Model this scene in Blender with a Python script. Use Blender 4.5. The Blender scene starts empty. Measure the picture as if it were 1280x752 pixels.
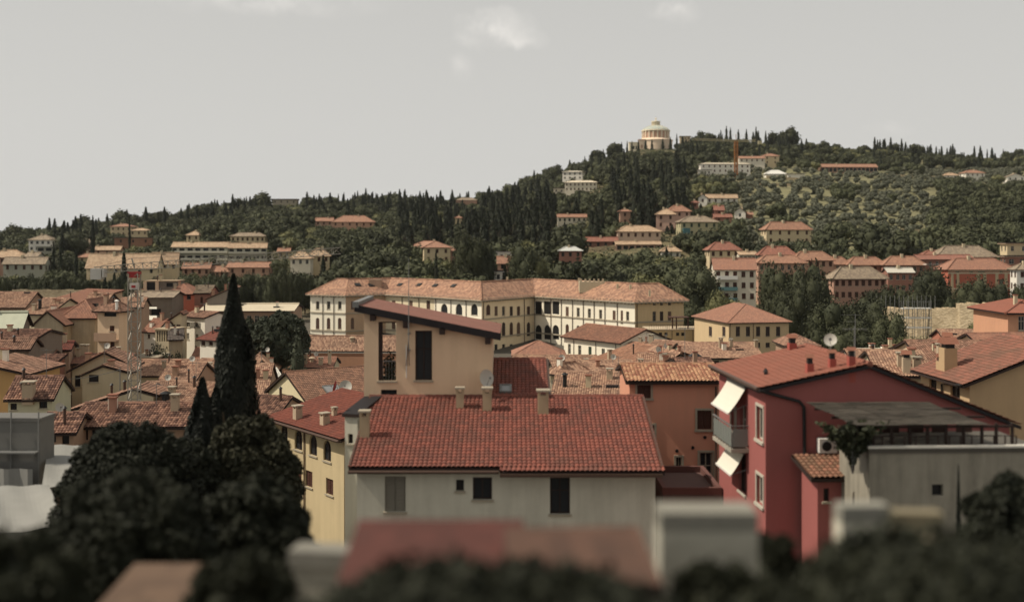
import bpy, math, random
import numpy as np
from mathutils import Vector, Matrix, Quaternion
random.seed(11)
SC = bpy.context.scene
COL = SC.collection
F = 1400.0; CX = 640.0; HY = 298.0; CZ = 40.0      # lens in photograph pixels, horizon row, camera height
SUN_AZ = 4.0; SUN_EL = 50.0

def P(px, py, d):
    return Vector(((px-CX)/F*d, d, CZ+(HY-py)/F*d))

# ------------------------------------------------------------------ materials
MATS = {}
def new_mat(name):
    m = bpy.data.materials.new(name); m.use_nodes = True
    nt = m.node_tree; b = nt.nodes['Principled BSDF']
    b.inputs['Roughness'].default_value = .9
    b.inputs['Specular IOR Level'].default_value = .25
    return m, nt, b
def N(nt, t, **kw):
    n = nt.nodes.new(t)
    for k, v in kw.items(): setattr(n, k, v)
    return n
def math_n(nt, op, a, b=None, clamp=False):
    n = nt.nodes.new('ShaderNodeMath'); n.operation = op; n.use_clamp = clamp
    for i, v in enumerate((a, b)):
        if v is None: continue
        if isinstance(v, (int, float)): n.inputs[i].default_value = v
        else: nt.links.new(v, n.inputs[i])
    return n.outputs[0]
def mix_n(nt, f, a, b, mode='MIX'):
    n = nt.nodes.new('ShaderNodeMix'); n.data_type = 'RGBA'; n.blend_type = mode
    for i, v in ((0, f), (6, a), (7, b)):
        if isinstance(v, (int, float)): n.inputs[i].default_value = v
        elif isinstance(v, (tuple, list)): n.inputs[i].default_value = (*v[:3], 1)
        else: nt.links.new(v, n.inputs[i])
    return n.outputs[2]
def noise_n(nt, vec, scale, detail=4, rough=.6, dist=0.):
    n = nt.nodes.new('ShaderNodeTexNoise'); n.inputs['Scale'].default_value = scale
    n.inputs['Detail'].default_value = detail; n.inputs['Roughness'].default_value = rough
    n.inputs['Distortion'].default_value = dist
    if vec is not None: nt.links.new(vec, n.inputs['Vector'])
    return n.outputs['Fac']
def ramp_n(nt, fac, stops):
    n = nt.nodes.new('ShaderNodeValToRGB'); e = n.color_ramp.elements
    while len(e) > len(stops): e.remove(e[-1])
    while len(e) < len(stops): e.new(.5)
    for el, (p, c) in zip(e, stops):
        el.position = p; el.color = (*c[:3], 1) if isinstance(c, (tuple, list)) else (c, c, c, 1)
    nt.links.new(fac, n.inputs[0]); return n.outputs[0]
def map_n(nt, src, scale=(1, 1, 1)):
    n = nt.nodes.new('ShaderNodeMapping'); n.inputs['Scale'].default_value = scale
    nt.links.new(src, n.inputs['Vector']); return n.outputs[0]
def bump_n(nt, b, h, strength=.3, dist=.05):
    n = nt.nodes.new('ShaderNodeBump'); n.inputs['Strength'].default_value = strength
    n.inputs['Distance'].default_value = dist
    nt.links.new(h, n.inputs['Height']); nt.links.new(n.outputs[0], b.inputs['Normal'])

def plaster(col, stain=.35, dirt=None, rough=.95):
    key = ('pl', col, stain, dirt)
    if key in MATS: return MATS[key]
    m, nt, b = new_mat('plaster'); tc = N(nt, 'ShaderNodeTexCoord').outputs['Object']
    n1 = noise_n(nt, tc, .35, 5, .65, .4)
    n2 = noise_n(nt, map_n(nt, tc, (1.6, 1.6, .16)), 1.2, 5, .6)
    n3 = noise_n(nt, tc, 6, 3, .6)
    dc = dirt or tuple(c*.55+.01 for c in col)
    f = math_n(nt, 'MULTIPLY', ramp_n(nt, math_n(nt, 'ADD', math_n(nt, 'MULTIPLY', n1, .5), math_n(nt, 'MULTIPLY', n2, .5)), [(.42, 0.), (.68, 1.)]), stain)
    c = mix_n(nt, f, col, dc)
    c = mix_n(nt, math_n(nt, 'MULTIPLY', n3, .22), c, tuple(min(1, x*1.25) for x in col))
    nt.links.new(c, b.inputs['Base Color']); b.inputs['Roughness'].default_value = rough
    bump_n(nt, b, n3, .25, .02)
    MATS[key] = m; return m

def tiles(c1, c2, c3, lich=.35, tw=.2, tr=.29, flat=False, var=1.0):
    key = ('ti', c1, c2, c3, lich, tw, tr, flat, var)
    if key in MATS: return MATS[key]
    m, nt, b = new_mat('roof_tile'); uv = N(nt, 'ShaderNodeTexCoord').outputs['UV']
    s = N(nt, 'ShaderNodeSeparateXYZ'); nt.links.new(uv, s.inputs[0])
    a = math_n(nt, 'FLOOR', math_n(nt, 'DIVIDE', s.outputs[0], tw)); r = math_n(nt, 'FLOOR', math_n(nt, 'DIVIDE', s.outputs[1], tr))
    cb = N(nt, 'ShaderNodeCombineXYZ'); nt.links.new(a, cb.inputs[0]); nt.links.new(r, cb.inputs[1])
    oi = N(nt, 'ShaderNodeObjectInfo'); nt.links.new(oi.outputs['Random'], cb.inputs[2])
    w = N(nt, 'ShaderNodeTexWhiteNoise'); nt.links.new(cb.outputs[0], w.inputs['Vector'])
    f = math_n(nt, 'MULTIPLY', w.outputs['Value'], var)
    c = mix_n(nt, f, c1, c2)
    obj = N(nt, 'ShaderNodeTexCoord').outputs['Object']
    big = noise_n(nt, obj, .5, 6, .7, .3)
    w2 = math_n(nt, 'ADD', math_n(nt, 'MULTIPLY', w.outputs['Value'], .25*var), big)
    lf = math_n(nt, 'MULTIPLY', ramp_n(nt, w2, [(.5, 0.), (.78, 1.)]), lich)
    c = mix_n(nt, lf, c, c3)
    fine = noise_n(nt, obj, 9, 3, .6)
    c = mix_n(nt, math_n(nt, 'MULTIPLY', fine, .25), c, tuple(x*.5 for x in c1))
    nt.links.new(c, b.inputs['Base Color']); b.inputs['Roughness'].default_value = .85
    if flat:
        h = math_n(nt, 'ABSOLUTE', math_n(nt, 'COSINE', math_n(nt, 'MULTIPLY', s.outputs[0], math.pi/tw)))
        bump_n(nt, b, h, .8, .08)
    else: bump_n(nt, b, fine, .2, .01)
    MATS[key] = m; return m

def paint(name, col, rough=.6, metal=0., noise=.15, scale=3.):
    key = ('pa', name, col, rough, metal)
    if key in MATS: return MATS[key]
    m, nt, b = new_mat(name); tc = N(nt, 'ShaderNodeTexCoord').outputs['Object']
    n1 = noise_n(nt, tc, scale, 4, .6)
    c = mix_n(nt, math_n(nt, 'MULTIPLY', n1, noise*2), col, tuple(x*.45 for x in col))
    nt.links.new(c, b.inputs['Base Color']); b.inputs['Roughness'].default_value = rough
    b.inputs['Metallic'].default_value = metal
    MATS[key] = m; return m

def foliage(name, dark, light, trans=.0):
    key = ('fo', name)
    if key in MATS: return MATS[key]
    m, nt, b = new_mat(name)
    g = N(nt, 'ShaderNodeNewGeometry'); oi = N(nt, 'ShaderNodeObjectInfo')
    n1 = noise_n(nt, g.outputs['Position'], .09, 3, .6)
    n2 = noise_n(nt, g.outputs['Position'], .9, 2, .6)
    f = math_n(nt, 'ADD', math_n(nt, 'MULTIPLY', g.outputs['Random Per Island'], .35), math_n(nt, 'MULTIPLY', oi.outputs['Random'], .35))
    f = math_n(nt, 'ADD', f, math_n(nt, 'MULTIPLY', ramp_n(nt, n1, [(.35, 0.), (.68, 1.)]), .3))
    f = math_n(nt, 'ADD', f, math_n(nt, 'MULTIPLY', math_n(nt, 'SUBTRACT', n2, .5), .5), clamp=True)
    c = mix_n(nt, f, dark, light)
    nt.links.new(c, b.inputs['Base Color']); b.inputs['Roughness'].default_value = .75
    b.inputs['Specular IOR Level'].default_value = .2
    MATS[key] = m; return m

GLASS = paint('window_glass', (.025, .027, .03), .15, 0, .1)
DARKW = paint('dark_wood', (.035, .022, .018), .8)
BROWN = paint('brown_shutter', (.075, .032, .022), .7)
GREENS = paint('green_shutter', (.045, .065, .045), .7)
GREYSH = paint('grey_shutter', (.22, .2, .16), .7)
WFRAME = paint('pale_frame', (.5, .46, .38), .7)
STONE = paint('stone_trim', (.38, .33, .25), .9)
BLACK = paint('black_metal_and_recess', (.018, .018, .018), .5)
GREYM = paint('grey_metal', (.2, .2, .19), .5, .3)
WHITE = paint('white_paint', (.72, .7, .64), .6, 0, .08)
PIPE = paint('pipe_metal', (.09, .055, .04), .5, .2)
HATM = paint('hat_tile', (.30, .13, .085), .9, 0, .4, 6)
BARK = paint('bark', (.06, .045, .03), .95)
T_RED = tiles((.25, .085, .06), (.15, .048, .037), (.11, .066, .05), .55, var=.8)
T_RED2 = tiles((.28, .11, .075), (.22, .085, .06), (.19, .1, .07), .3, .3, .36, var=.5)
T_OLD = tiles((.38, .22, .15), (.17, .082, .058), (.12, .085, .06), .55)
T_OLDD = tiles((.34, .19, .13), (.075, .03, .024), (.05, .032, .026), .5)
T_PALE = tiles((.50, .32, .215), (.25, .125, .085), (.17, .115, .085), .6)
T_ORG = tiles((.37, .19, .125), (.25, .12, .085), (.21, .135, .10), .4)
TF_ORG = tiles((.39, .215, .14), (.27, .135, .092), (.26, .17, .12), .4, .5, .6, True)
TF_OLD = tiles((.50, .27, .16), (.3, .14, .09), (.18, .12, .085), .55, .5, .6, True)
TF_PALE = tiles((.52, .38, .25), (.42, .27, .17), (.28, .21, .15), .5, .5, .6, True)
TF_RED = tiles((.33, .145, .10), (.23, .10, .072), (.2, .12, .09), .35, .5, .6, True)
TF_GREY = tiles((.34, .27, .19), (.24, .18, .13), (.16, .13, .1), .5, .5, .6, True)
TF_PAL = tiles((.46, .265, .17), (.25, .125, .082), (.18, .115, .085), .6, .45, .6, True)

# ------------------------------------------------------------------ mesh building
class MB:
    def __init__(s): s.v = []; s.f = []; s.m = []; s.uv = []; s.mats = []
    def mi(s, mat):
        if mat not in s.mats: s.mats.append(mat)
        return s.mats.index(mat)
    def face(s, pts, mat, uv=None):
        i = len(s.v); s.v += [tuple(p) for p in pts]; s.f.append(tuple(range(i, i+len(pts))))
        s.m.append(s.mi(mat)); s.uv.append(uv or [(0, 0)]*len(pts))
    def box(s, x0, x1, y0, y1, z0, z1, mat, M=None):
        c = [Vector((x, y, z)) for z in (z0, z1) for y in (y0, y1) for x in (x0, x1)]
        if M is not None: c = [M @ p for p in c]
        i = len(s.v); s.v += [tuple(p) for p in c]; k = s.mi(mat)
        for q in ((0, 2, 3, 1), (4, 5, 7, 6), (0, 1, 5, 4), (2, 6, 7, 3), (0, 4, 6, 2), (1, 3, 7, 5)):
            s.f.append(tuple(i+j for j in q)); s.m.append(k); s.uv.append([(0, 0)]*4)
    def tube(s, pts, r, mat, n=6, caps=True):
        pts = [Vector(p) for p in pts]; k = s.mi(mat); rs = r if isinstance(r, (list, tuple)) else [r]*len(pts)
        base = len(s.v); prev = None
        for j, p in enumerate(pts):
            t = (pts[min(j+1, len(pts)-1)]-pts[max(j-1, 0)]).normalized()
            a = prev if prev is not None else (Vector((0, 0, 1)) if abs(t.z) < .9 else Vector((1, 0, 0)))
            u = (a-t*a.dot(t)).normalized(); w = t.cross(u); prev = u
            for q in range(n):
                an = 2*math.pi*(q+.5)/n; s.v.append(tuple(p+(u*math.cos(an)+w*math.sin(an))*rs[j]))
        for j in range(len(pts)-1):
            for q in range(n):
                a = base+j*n+q; b = base+j*n+(q+1) % n
                s.f.append((a, b, b+n, a+n)); s.m.append(k); s.uv.append([(0, 0)]*4)
        if caps:
            for j in (0, len(pts)-1):
                s.f.append(tuple(base+j*n+q for q in range(n))); s.m.append(k); s.uv.append([(0, 0)]*n)
    def lathe(s, prof, mat, n=24, c=(0, 0), a0=0.):
        k = s.mi(mat); base = len(s.v)
        for r, z in prof:
            for q in range(n):
                an = a0+2*math.pi*q/n; s.v.append((c[0]+r*math.cos(an), c[1]+r*math.sin(an), z))
        for j in range(len(prof)-1):
            for q in range(n):
                a = base+j*n+q; b = base+j*n+(q+1) % n
                s.f.append((a, b, b+n, a+n)); s.m.append(k); s.uv.append([(0, 0)]*4)
    def mesh(s, name):
        me = bpy.data.meshes.new(name); me.from_pydata(s.v, [], s.f)
        for mt in s.mats: me.materials.append(mt)
        me.polygons.foreach_set('material_index', s.m)
        ul = me.uv_layers.new(name='UVMap'); flat = [c for f in s.uv for p in f for c in p]
        ul.data.foreach_set('uv', flat); me.update(); return me
    def build(s, name, parent=None, smooth=False):
        o = bpy.data.objects.new(name, s.mesh(name)); COL.objects.link(o)
        if parent is not None: o.parent = parent
        if smooth: o.data.polygons.foreach_set('use_smooth', [True]*len(s.f))
        return o

def tag(o, label=None, cat=None, group=None, kind=None):
    if label: o['label'] = label
    if cat: o['category'] = cat
    if group: o['group'] = group
    if kind: o['kind'] = kind
    return o
def empty(name, loc, rz=0., label=None, cat=None, group=None):
    o = bpy.data.objects.new(name, None); o.empty_display_size = .5; COL.objects.link(o)
    o.location = loc; o.rotation_euler = (0, 0, rz); return tag(o, label, cat, group)

# ------------------------------------------------------------------ terrain
RX = [-2000, -400, 0, 60, 100, 160, 250, 300, 350, 440, 500, 560, 620, 660, 700, 740, 770, 800, 860, 900, 1000, 1100, 1200, 1240, 1280, 1500, 3500]
RY = [311, 311, 310, 306, 299, 290, 278, 268, 263, 262, 261, 262, 254, 239, 226, 212, 200, 187, 186, 183, 187, 193, 202, 205, 201, 190, 200]
DX = [-2000, 0, 300, 600, 820, 1280, 3500]; DD = [620, 720, 900, 1000, 1100, 1150, 1150]
def town(d): return float(np.interp(d, [0, 60, 120, 260, 330], [-19, -20, -24, -27, -20.5]))
def ground_rel(px, d):
    if d < 330: return town(d)
    dr = float(np.interp(px, DX, DD)); zr = (HY-float(np.interp(px, RX, RY)))/F*dr
    if d <= dr:
        t = (d-330)/(dr-330); z = -20.5+(zr+20.5)*(t*.9+.1*math.sin(t*math.pi/2))
        z += 1.6*math.sin(px*.021+d*.013)*math.sin(t*math.pi)*math.sin(d*.03+px*.01)
        if px > 860: z += .55*math.sin(z*2*math.pi/5.5)*math.sin(t*math.pi)*min(1, (px-860)/80)
        return z
    return float(np.interp(d, [dr, dr+60, dr+250, dr+900, dr+3000, 30000], [zr, zr-4, zr-40, -45, -60, -60]))
def gz(X, Y):
    if Y < 5: return CZ+town(0)
    return CZ+ground_rel(CX+F*X/Y, Y)
def hillhit(px, py):
    d = 300.
    dr = float(np.interp(px, DX, DD))
    while d < dr:
        if ground_rel(px, d) >= (HY-py)/F*d: return d
        d += 2.
    return dr

# ------------------------------------------------------------------ roof planes
def tile_plane(mb, p0, p1, p2, p3, mat, lod, under, th=.12, tw=.2, tr=.29, amp=.055):
    """p0-p1 eave, p3-p2 top; lod 2 = every tile modelled, 1 = columns of tiles, 0 = plain sheet"""
    p0, p1, p2, p3 = map(Vector, (p0, p1, p2, p3))
    e = (p1-p0); L = e.length; e.normalize()
    up = (p3-p0) if (p3-p0).length > .01 else (p2-p0)
    n = e.cross(up).normalized()
    if n.z < 0: n = -n
    s = n.cross(e); s = s if s.dot(up) > 0 else -s
    x3 = (p3-p0).dot(e); x2 = (p2-p0).dot(e); h3 = (p3-p0).dot(s); h2 = (p2-p0).dot(s)
    def vm(x):
        if x3 > 1e-4 and x < x3: return h3*max(0, x)/x3
        if x2 < L-1e-4 and x > x2: return h2*max(0, L-x)/(L-x2)
        if x2-x3 < 1e-4: return h3
        return h3+(h2-h3)*(x-x3)/(x2-x3)
    dn = Vector((0, 0, -th))
    q = [p0, p1, p2, p3] if (p2-p3).length > .01 else [p0, p1, p2]
    mb.face([a+dn for a in q], under)
    for i in range(len(q)):
        a, b = q[i], q[(i+1) % len(q)]
        if (a-b).length > .01: mb.face([a, b, b+dn, a+dn], under)
    if lod == 0:
        mb.face([a+n*.01 for a in q], mat, [((a-p0).dot(e), (a-p0).dot(s)) for a in q]); return
    ncol = max(2, int(L/tw)); w = L/ncol; sub = 6 if lod == 2 else 4
    xs = [w*i/sub for i in range(ncol*sub+1)]
    for q_ in (x3, x2):
        if .01 < q_ < L-.01: xs.append(q_)
    xs = sorted(set(round(x, 4) for x in xs))
    prof = lambda x: amp*abs(math.cos(math.pi*x/w))**.8
    k = mb.mi(mat); base = len(mb.v)
    rect = abs(x3) < .3 and abs(x2-L) < .3
    if rect:
        H = max(h3, h2); nr = max(1, int(H/tr)); r = H/nr; rows = []
        for j in range(nr):
            rows += [(j*r, .035), ((j+1)*r-.002, .0)]
        sl3 = x3/h3 if h3 else 0; sl2 = (x2-L)/h2 if h2 else 0
        for v, lift in rows:
            for x in xs:
                xx = x+(sl3*(1-x/L)+sl2*(x/L))*v
                mb.v.append(tuple(p0+e*xx+s*v+n*(.02+prof(x)+lift)))
        nx = len(xs)
        for j in range(len(rows)-1):
            riser = j % 2 == 1
            vj = (rows[j][0]+.01, rows[j+1][0]-.01 if not riser else rows[j+1][0]+.01)
            for i in range(nx-1):
                a = base+j*nx+i; mb.f.append((a, a+1, a+nx+1, a+nx)); mb.m.append(k)
                cu = (xs[i]+w*.5)/w*tw; cu2 = (xs[i+1]+w*.5)/w*tw; m_ = (cu+cu2)/2
                v_ = (j//2+.5 if not riser else j//2+1.5)*tr
                mb.uv.append([(m_, v_)]*4)
        return
    K = 5
    for j in range(K+1):
        for x in xs:
            v = vm(x)*j/K
            mb.v.append(tuple(p0+e*x+s*v+n*(.02+prof(x))))
    nx = len(xs)
    for j in range(K):
        for i in range(nx-1):
            a = base+j*nx+i; mb.f.append((a, a+1, a+nx+1, a+nx)); mb.m.append(k)
            cu = (xs[i]+xs[i+1])/2+w*.5
            mb.uv.append([(cu, vm(xs[i])*j/K), (cu, vm(xs[i+1])*j/K), (cu, vm(xs[i+1])*(j+1)/K), (cu, vm(xs[i])*(j+1)/K)])
def ridge_cap(mb, a, b, mat, r=.13):
    a, b = Vector(a), Vector(b); L = (b-a).length
    if L < .3: return
    n = max(1, int(L/.4)); pts = []; rs = []
    if L > 40: n = 8
    for i in range(n):
        pts += [a.lerp(b, i/n), a.lerp(b, (i+.98)/n)]; rs += [r*1.1, r*.9]
    base = len(mb.uv); mb.tube([p+Vector((0, 0, .03)) for p in pts], rs, mat, 6)
    for j in range(base, len(mb.uv)): mb.uv[j] = [((j//12)*.23, 5.1)]*len(mb.uv[j])

# ------------------------------------------------------------------ walls, windows
def wall_sheet(mb, o, e, inn, zb, L, prof, ops, mat, t=.22):
    """wall in the plane o + x*e, z from zb up to profile prof [(x,z)...]; ops (x0,x1,z0,z1,arch)"""
    X = sorted(set([0., L]+[p[0] for p in prof if 0 < p[0] < L]+[v for q in ops for v in (q[0], q[1])]))
    top = lambda x: float(np.interp(x, [p[0] for p in prof], [p[1] for p in prof]))
    pt = lambda x, z, k=0.: (o[0]+e[0]*x+inn[0]*k, o[1]+e[1]*x+inn[1]*k, z)
    for a, b in zip(X[:-1], X[1:]):
        if b-a < 1e-4: continue
        mid = (a+b)/2; col = sorted([q for q in ops if q[0] <= mid <= q[1]], key=lambda q: q[2]); z = zb
        for q in col:
            if q[2] > z: mb.face([pt(a, z), pt(b, z), pt(b, q[2]), pt(a, q[2])], mat)
            z = max(z, q[3])
        mb.face([pt(a, z), pt(b, z), pt(b, top(b)), pt(a, top(a))], mat)
    for x0, x1, z0, z1, arch in ops:
        mb.face([pt(x0, z0), pt(x1, z0), pt(x1, z0, t), pt(x0, z0, t)], mat)
        r = min((x1-x0)/2, z1-z0) if arch else 0; zs = z1-r
        for x in (x0, x1): mb.face([pt(x, z0), pt(x, zs), pt(x, zs, t), pt(x, z0, t)], mat)
        if not arch: mb.face([pt(x0, z1), pt(x1, z1), pt(x1, z1, t), pt(x0, z1, t)], mat)
        else:
            c = (x0+x1)/2; hw = (x1-x0)/2; K = 8
            arc = [(c-hw*math.cos(math.pi*i/K), zs+r*math.sin(math.pi*i/K)) for i in range(K+1)]
            for (ax, az), (bx, bz) in zip(arc[:-1], arc[1:]):
                mb.face([pt(ax, az), pt(bx, bz), pt(bx, z1), pt(ax, z1)], mat)
                mb.face([pt(ax, az), pt(bx, bz), pt(bx, bz, t), pt(ax, az, t)], mat)

def window_part(parent, o, e, inn, op, style, near, trim=None, shut=None, t=.16):
    x0, x1, z0, z1, arch = op
    E = Vector((e[0], e[1], 0)); I = Vector((inn[0], inn[1], 0)); O = Vector((o[0], o[1], 0))
    M = Matrix(((E.x, I.x, 0, O.x), (E.y, I.y, 0, O.y), (0, 0, 1, 0), (0, 0, 0, 1)))   # local: x along, y inward, z up
    w = x1-x0; h = z1-z0; sh = shut or BROWN; tr = trim or STONE
    mbs = {}
    def g(part): return mbs.setdefault(part if near else 'window', MB())
    name = {'d': 'door'}.get(style[0], 'window')
    if style[0] in 'wod':                                       # glazed
        g('pane').box(x0, x1, t, t+.03, z0, z1, GLASS, M)
        fr = g('frame'); b = min(.07, w*.12)
        fm = DARKW if 'k' in style else WFRAME if trim is None or 'p' in style else tr
        for a, c in ((x0, x0+b), (x1-b, x1), ((x0+x1)/2-b*.4, (x0+x1)/2+b*.4)):
            fr.box(a, c, t-.04, t-.002, z0, z1, fm, M)
        for a, c in ((z0, z0+b), (z1-b, z1)): fr.box(x0+b, x1-b, t-.035, t-.003, a, c, fm, M)
        if h > 1.4: fr.box(x0+b, x1-b, t-.035, t-.003, z0+h*.62, z0+h*.62+b*.7, fm, M)
        if 'c' in style:
            cu = g('curtain'); K = 14
            for i in range(K):
                a = x0+b+(w-2*b)*i/K; c = a+(w-2*b)/K
                if (i*7) % 5 < 3: cu.box(a, c-.01, t+.034+.02*(i % 2), t+.05+.02*(i % 2), z0+h*.05, z1-h*.05, GREYSH, M)
    if style[0] == 's':                                         # closed shutters
        s_ = g('shutter')
        for a, c in ((x0, (x0+x1)/2-.01), ((x0+x1)/2+.01, x1)):
            s_.box(a, c, .1, .14, z0, z1, sh, M)
            K = max(3, int(h/.16)) if near else 3
            for i in range(K):
                zz = z0+h*(i+.15)/K; s_.box(a+.05, c-.05, .075, .098, zz, zz+h/K*.6, sh, M)
    if style[0] == 'b': g('pane').box(x0, x1, .2, .25, z0, z1, BLACK, M)  # black sheet stands in for the shade inside an open recess
    if style[0] == 'o' and not arch:                            # shutters folded open on the wall
        s_ = g('shutter')
        for a in (x0-w*.5-.02, x1+.02):
            s_.box(a, a+w*.5, -.07, -.025, z0, z1, sh, M)
            if near:
                for i in range(6): s_.box(a+.04, a+w*.5-.04, -.085, -.072, z0+h*(i+.2)/6, z0+h*(i+.8)/6, sh, M)
    if 'f' in style and not arch:                               # raised surround
        f_ = g('surround'); b = .11
        f_.box(x0-b, x0, -.04, .003, z0, z1, tr, M); f_.box(x1, x1+b, -.04, .003, z0, z1, tr, M)
        f_.box(x0-b, x1+b, -.045, .003, z1, z1+b, tr, M)
        f_.box(x0-b-.04, x1+b+.04, -.1, .003, z0-b, z0, tr, M)
    elif style[0] != 'b' and name == 'window':
        g('sill').box(x0-.07, x1+.07, -.08, .0, z0-.09, z0-.005, tr, M)
    if not near:
        mbs['window'].build(name, parent); return
    if len(mbs) == 1:
        list(mbs.values())[0].build(name, parent); return
    keys = list(mbs); main = 'frame' if 'frame' in mbs else keys[0]
    root = mbs[main].build(name, parent)
    for k in keys:
        if k != main: mbs[k].build(k, root)

# ------------------------------------------------------------------ the house builder
KEEP = []
class House: pass
def house(name, label, cat, A, dA, Bx, rot=0., depth=8., roof='gable_x', rise=2., wall=None, tile=None, over=.5, lod=1,
          wins=(), near=False, ridge=.5, ro=0., group=None, base=None, trim=None, shut=None, auto=None, side_px=None,
          under=None, chim=(), vz=None, cornice=None, th=.14, pipes=(), floor_line=None):
    r = math.radians(rot); ex = Vector((math.cos(r), math.sin(r), 0)); ey = Vector((-math.sin(r), math.cos(r), 0))
    a = P(A[0], A[1], dA); kB = (Bx-CX)/F
    W = (kB*a.y-a.x)/(ex.x-kB*ex.y)
    if side_px is not None:
        k = (side_px[1]-CX)/F; c = a if side_px[0] == 'l' else a+ex*W
        depth = (k*c.y-c.x)/(ey.x-k*ey.y)
    D = depth; b0 = base if base is not None else min(gz(a.x, a.y), gz(*(a+ex*W).xy), gz(*(a+ex*W+ey*D).xy), gz(*(a+ey*D).xy))-.3
    H = a.z-b0
    root = empty(name, (a.x, a.y, b0), r, label, cat, group)
    Minv = (Matrix.Translation((a.x, a.y, b0)) @ Matrix.Rotation(r, 4, 'Z')).inverted()
    h = House(); h.root = root; h.W, h.D, h.H = W, D, H; h.Minv = Minv; h.M = Minv.inverted()
    cam = Minv @ Vector((0, 0, CZ))
    def ray(px, py, po, no):                                    # pixel ray against a local plane
        q = Minv @ P(px, py, 100.); dr = q-cam
        t = (Vector(po)-cam).dot(Vector(no))/dr.dot(Vector(no)); return cam+dr*t
    h.ray = ray
    walls = {'f': ((0, 0), (1, 0), (0, 1), W), 'r': ((W, 0), (0, 1), (-1, 0), D), 'k': ((0, D), (1, 0), (0, -1), W), 'l': ((0, 0), (0, 1), (1, 0), D)}
    O = over; zt = H
    prof = {k: [(0, H), (v[3], H)] for k, v in walls.items()}
    pl = []; caps = []
    if roof == 'gable_x':
        rd = ridge*D; kf = rise/rd; kb = rise/(D-rd); sd = O*.7
        pl = [((-sd, -O, H-kf*O), (W+sd, -O, H-kf*O), (W+sd, rd, H+rise), (-sd, rd, H+rise)),
              ((W+sd, D+O, H-kb*O), (-sd, D+O, H-kb*O), (-sd, rd, H+rise), (W+sd, rd, H+rise))]
        prof['l'] = prof['r'] = [(0, H), (rd, H+rise), (D, H)]; caps = [((-sd, rd, H+rise), (W+sd, rd, H+rise))]
    elif roof == 'gable_y':
        ru = ridge*W; kl = rise/ru; kr = (rise-ro)/(W-ru); sd = O*.7
        pl = [((-O, D+sd, H-kl*O), (-O, -sd, H-kl*O), (ru, -sd, H+rise), (ru, D+sd, H+rise)),
              ((W+O, -sd, H+ro-kr*O), (W+O, D+sd, H+ro-kr*O), (ru, D+sd, H+rise), (ru, -sd, H+rise))]
        prof['f'] = prof['k'] = [(0, H), (ru, H+rise), (W, H+ro)]; prof['r'] = [(0, H+ro), (D, H+ro)]
        caps = [((ru, -sd, H+rise), (ru, D+sd, H+rise))]
    elif roof == 'shed_x':
        k = ro/W
        pl = [((-O, -O, H-k*O), (-O, D+O, H-k*O), (W+O, D+O, H+ro+k*O), (W+O, -O, H+ro+k*O))] if ro > 0 else \
             [((W+O, -O, H+ro+k*O), (W+O, D+O, H+ro+k*O), (-O, D+O, H-k*O), (-O, -O, H-k*O))]
        prof['f'] = prof['k'] = [(0, H), (W, H+ro)]; prof['r'] = [(0, H+ro), (D, H+ro)]
    elif roof == 'shed_y':
        k = rise/D
        pl = [((-O, -O, H-k*O), (W+O, -O, H-k*O), (W+O, D+O*.5, H+rise+k*O*.5), (-O, D+O*.5, H+rise+k*O*.5))]
        prof['l'] = prof['r'] = [(0, H), (D, H+rise)]; prof['k'] = [(0, H+rise), (W, H+rise)]
    elif roof == 'hip':
        m = min(W, D)/2; k = rise/m; z = H-k*O
        if W >= D: r1, r2 = (m, D/2, H+rise), (W-m, D/2, H+rise)
        else: r1, r2 = (W/2, m, H+rise), (W/2, D-m, H+rise)
        c = [(-O, -O, z), (W+O, -O, z), (W+O, D+O, z), (-O, D+O, z)]
        if W >= D: pl = [(c[0], c[1], r2, r1), (c[1], c[2], r2, r2), (c[2], c[3], r1, r2), (c[3], c[0], r1, r1)]
        else: pl = [(c[0], c[1], r1, r1), (c[1], c[2], r2, r1), (c[2], c[3], r2, r2), (c[3], c[0], r1, r2)]
        caps = [(r1, r2), (c[0], r1), (c[1], r2 if W >= D else r1), (c[3], r1 if W >= D else r2), (c[2], r2)]
    und = under or DARKW
    mb = MB()
    if roof == 'flat':
        mb.box(-O, W+O, -O, D+O, H+.003, H+.18, tile)
        if rise > 0:
            for q in ((-O, W+O, -O, -O+.2), (-O, W+O, D+O-.2, D+O), (-O, -O+.2, -O+.2, D+O-.2), (W+O-.2, W+O, -O+.2, D+O-.2)):
                mb.box(*q, H+.18, H+.18+rise, und)
        pl = [((-O, -O, H+.18), (W+O, -O, H+.18), (W+O, D+O, H+.18), (-O, D+O, H+.18))]
    else:
        lift = Vector((0, 0, th+.01))
        pl = [tuple(Vector(p)+lift for p in q) for q in pl]
        for q in pl: tile_plane(mb, *q, tile, lod, und, th)
        for c1, c2 in caps: ridge_cap(mb, Vector(c1)+lift, Vector(c2)+lift, tile, .13 if lod else .2)
    h.roof = mb.build('roof', root); h.pl = pl
    # windows
    ops = {k: [] for k in 'frlk'}; todo = []
    def put(wl, x0, x1, z0, z1, st):
        o, e, inn, L = walls[wl]; top = min(float(np.interp(x, [p[0] for p in prof[wl]], [p[1] for p in prof[wl]])) for x in (x0, x1))
        x0, x1 = max(.12, x0), min(L-.12, x1); z1 = min(z1, top-.12); z0 = max(z0, .1)
        if x1-x0 < .15 or z1-z0 < .2: return
        for q in ops[wl]:
            if x0 < q[1]+.05 and x1 > q[0]-.05 and z0 < q[3]+.05 and z1 > q[2]-.05: return
        op = (x0, x1, z0, z1, 'a' in st[1:]); ops[wl].append(op); todo.append((wl, op, st))
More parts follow.
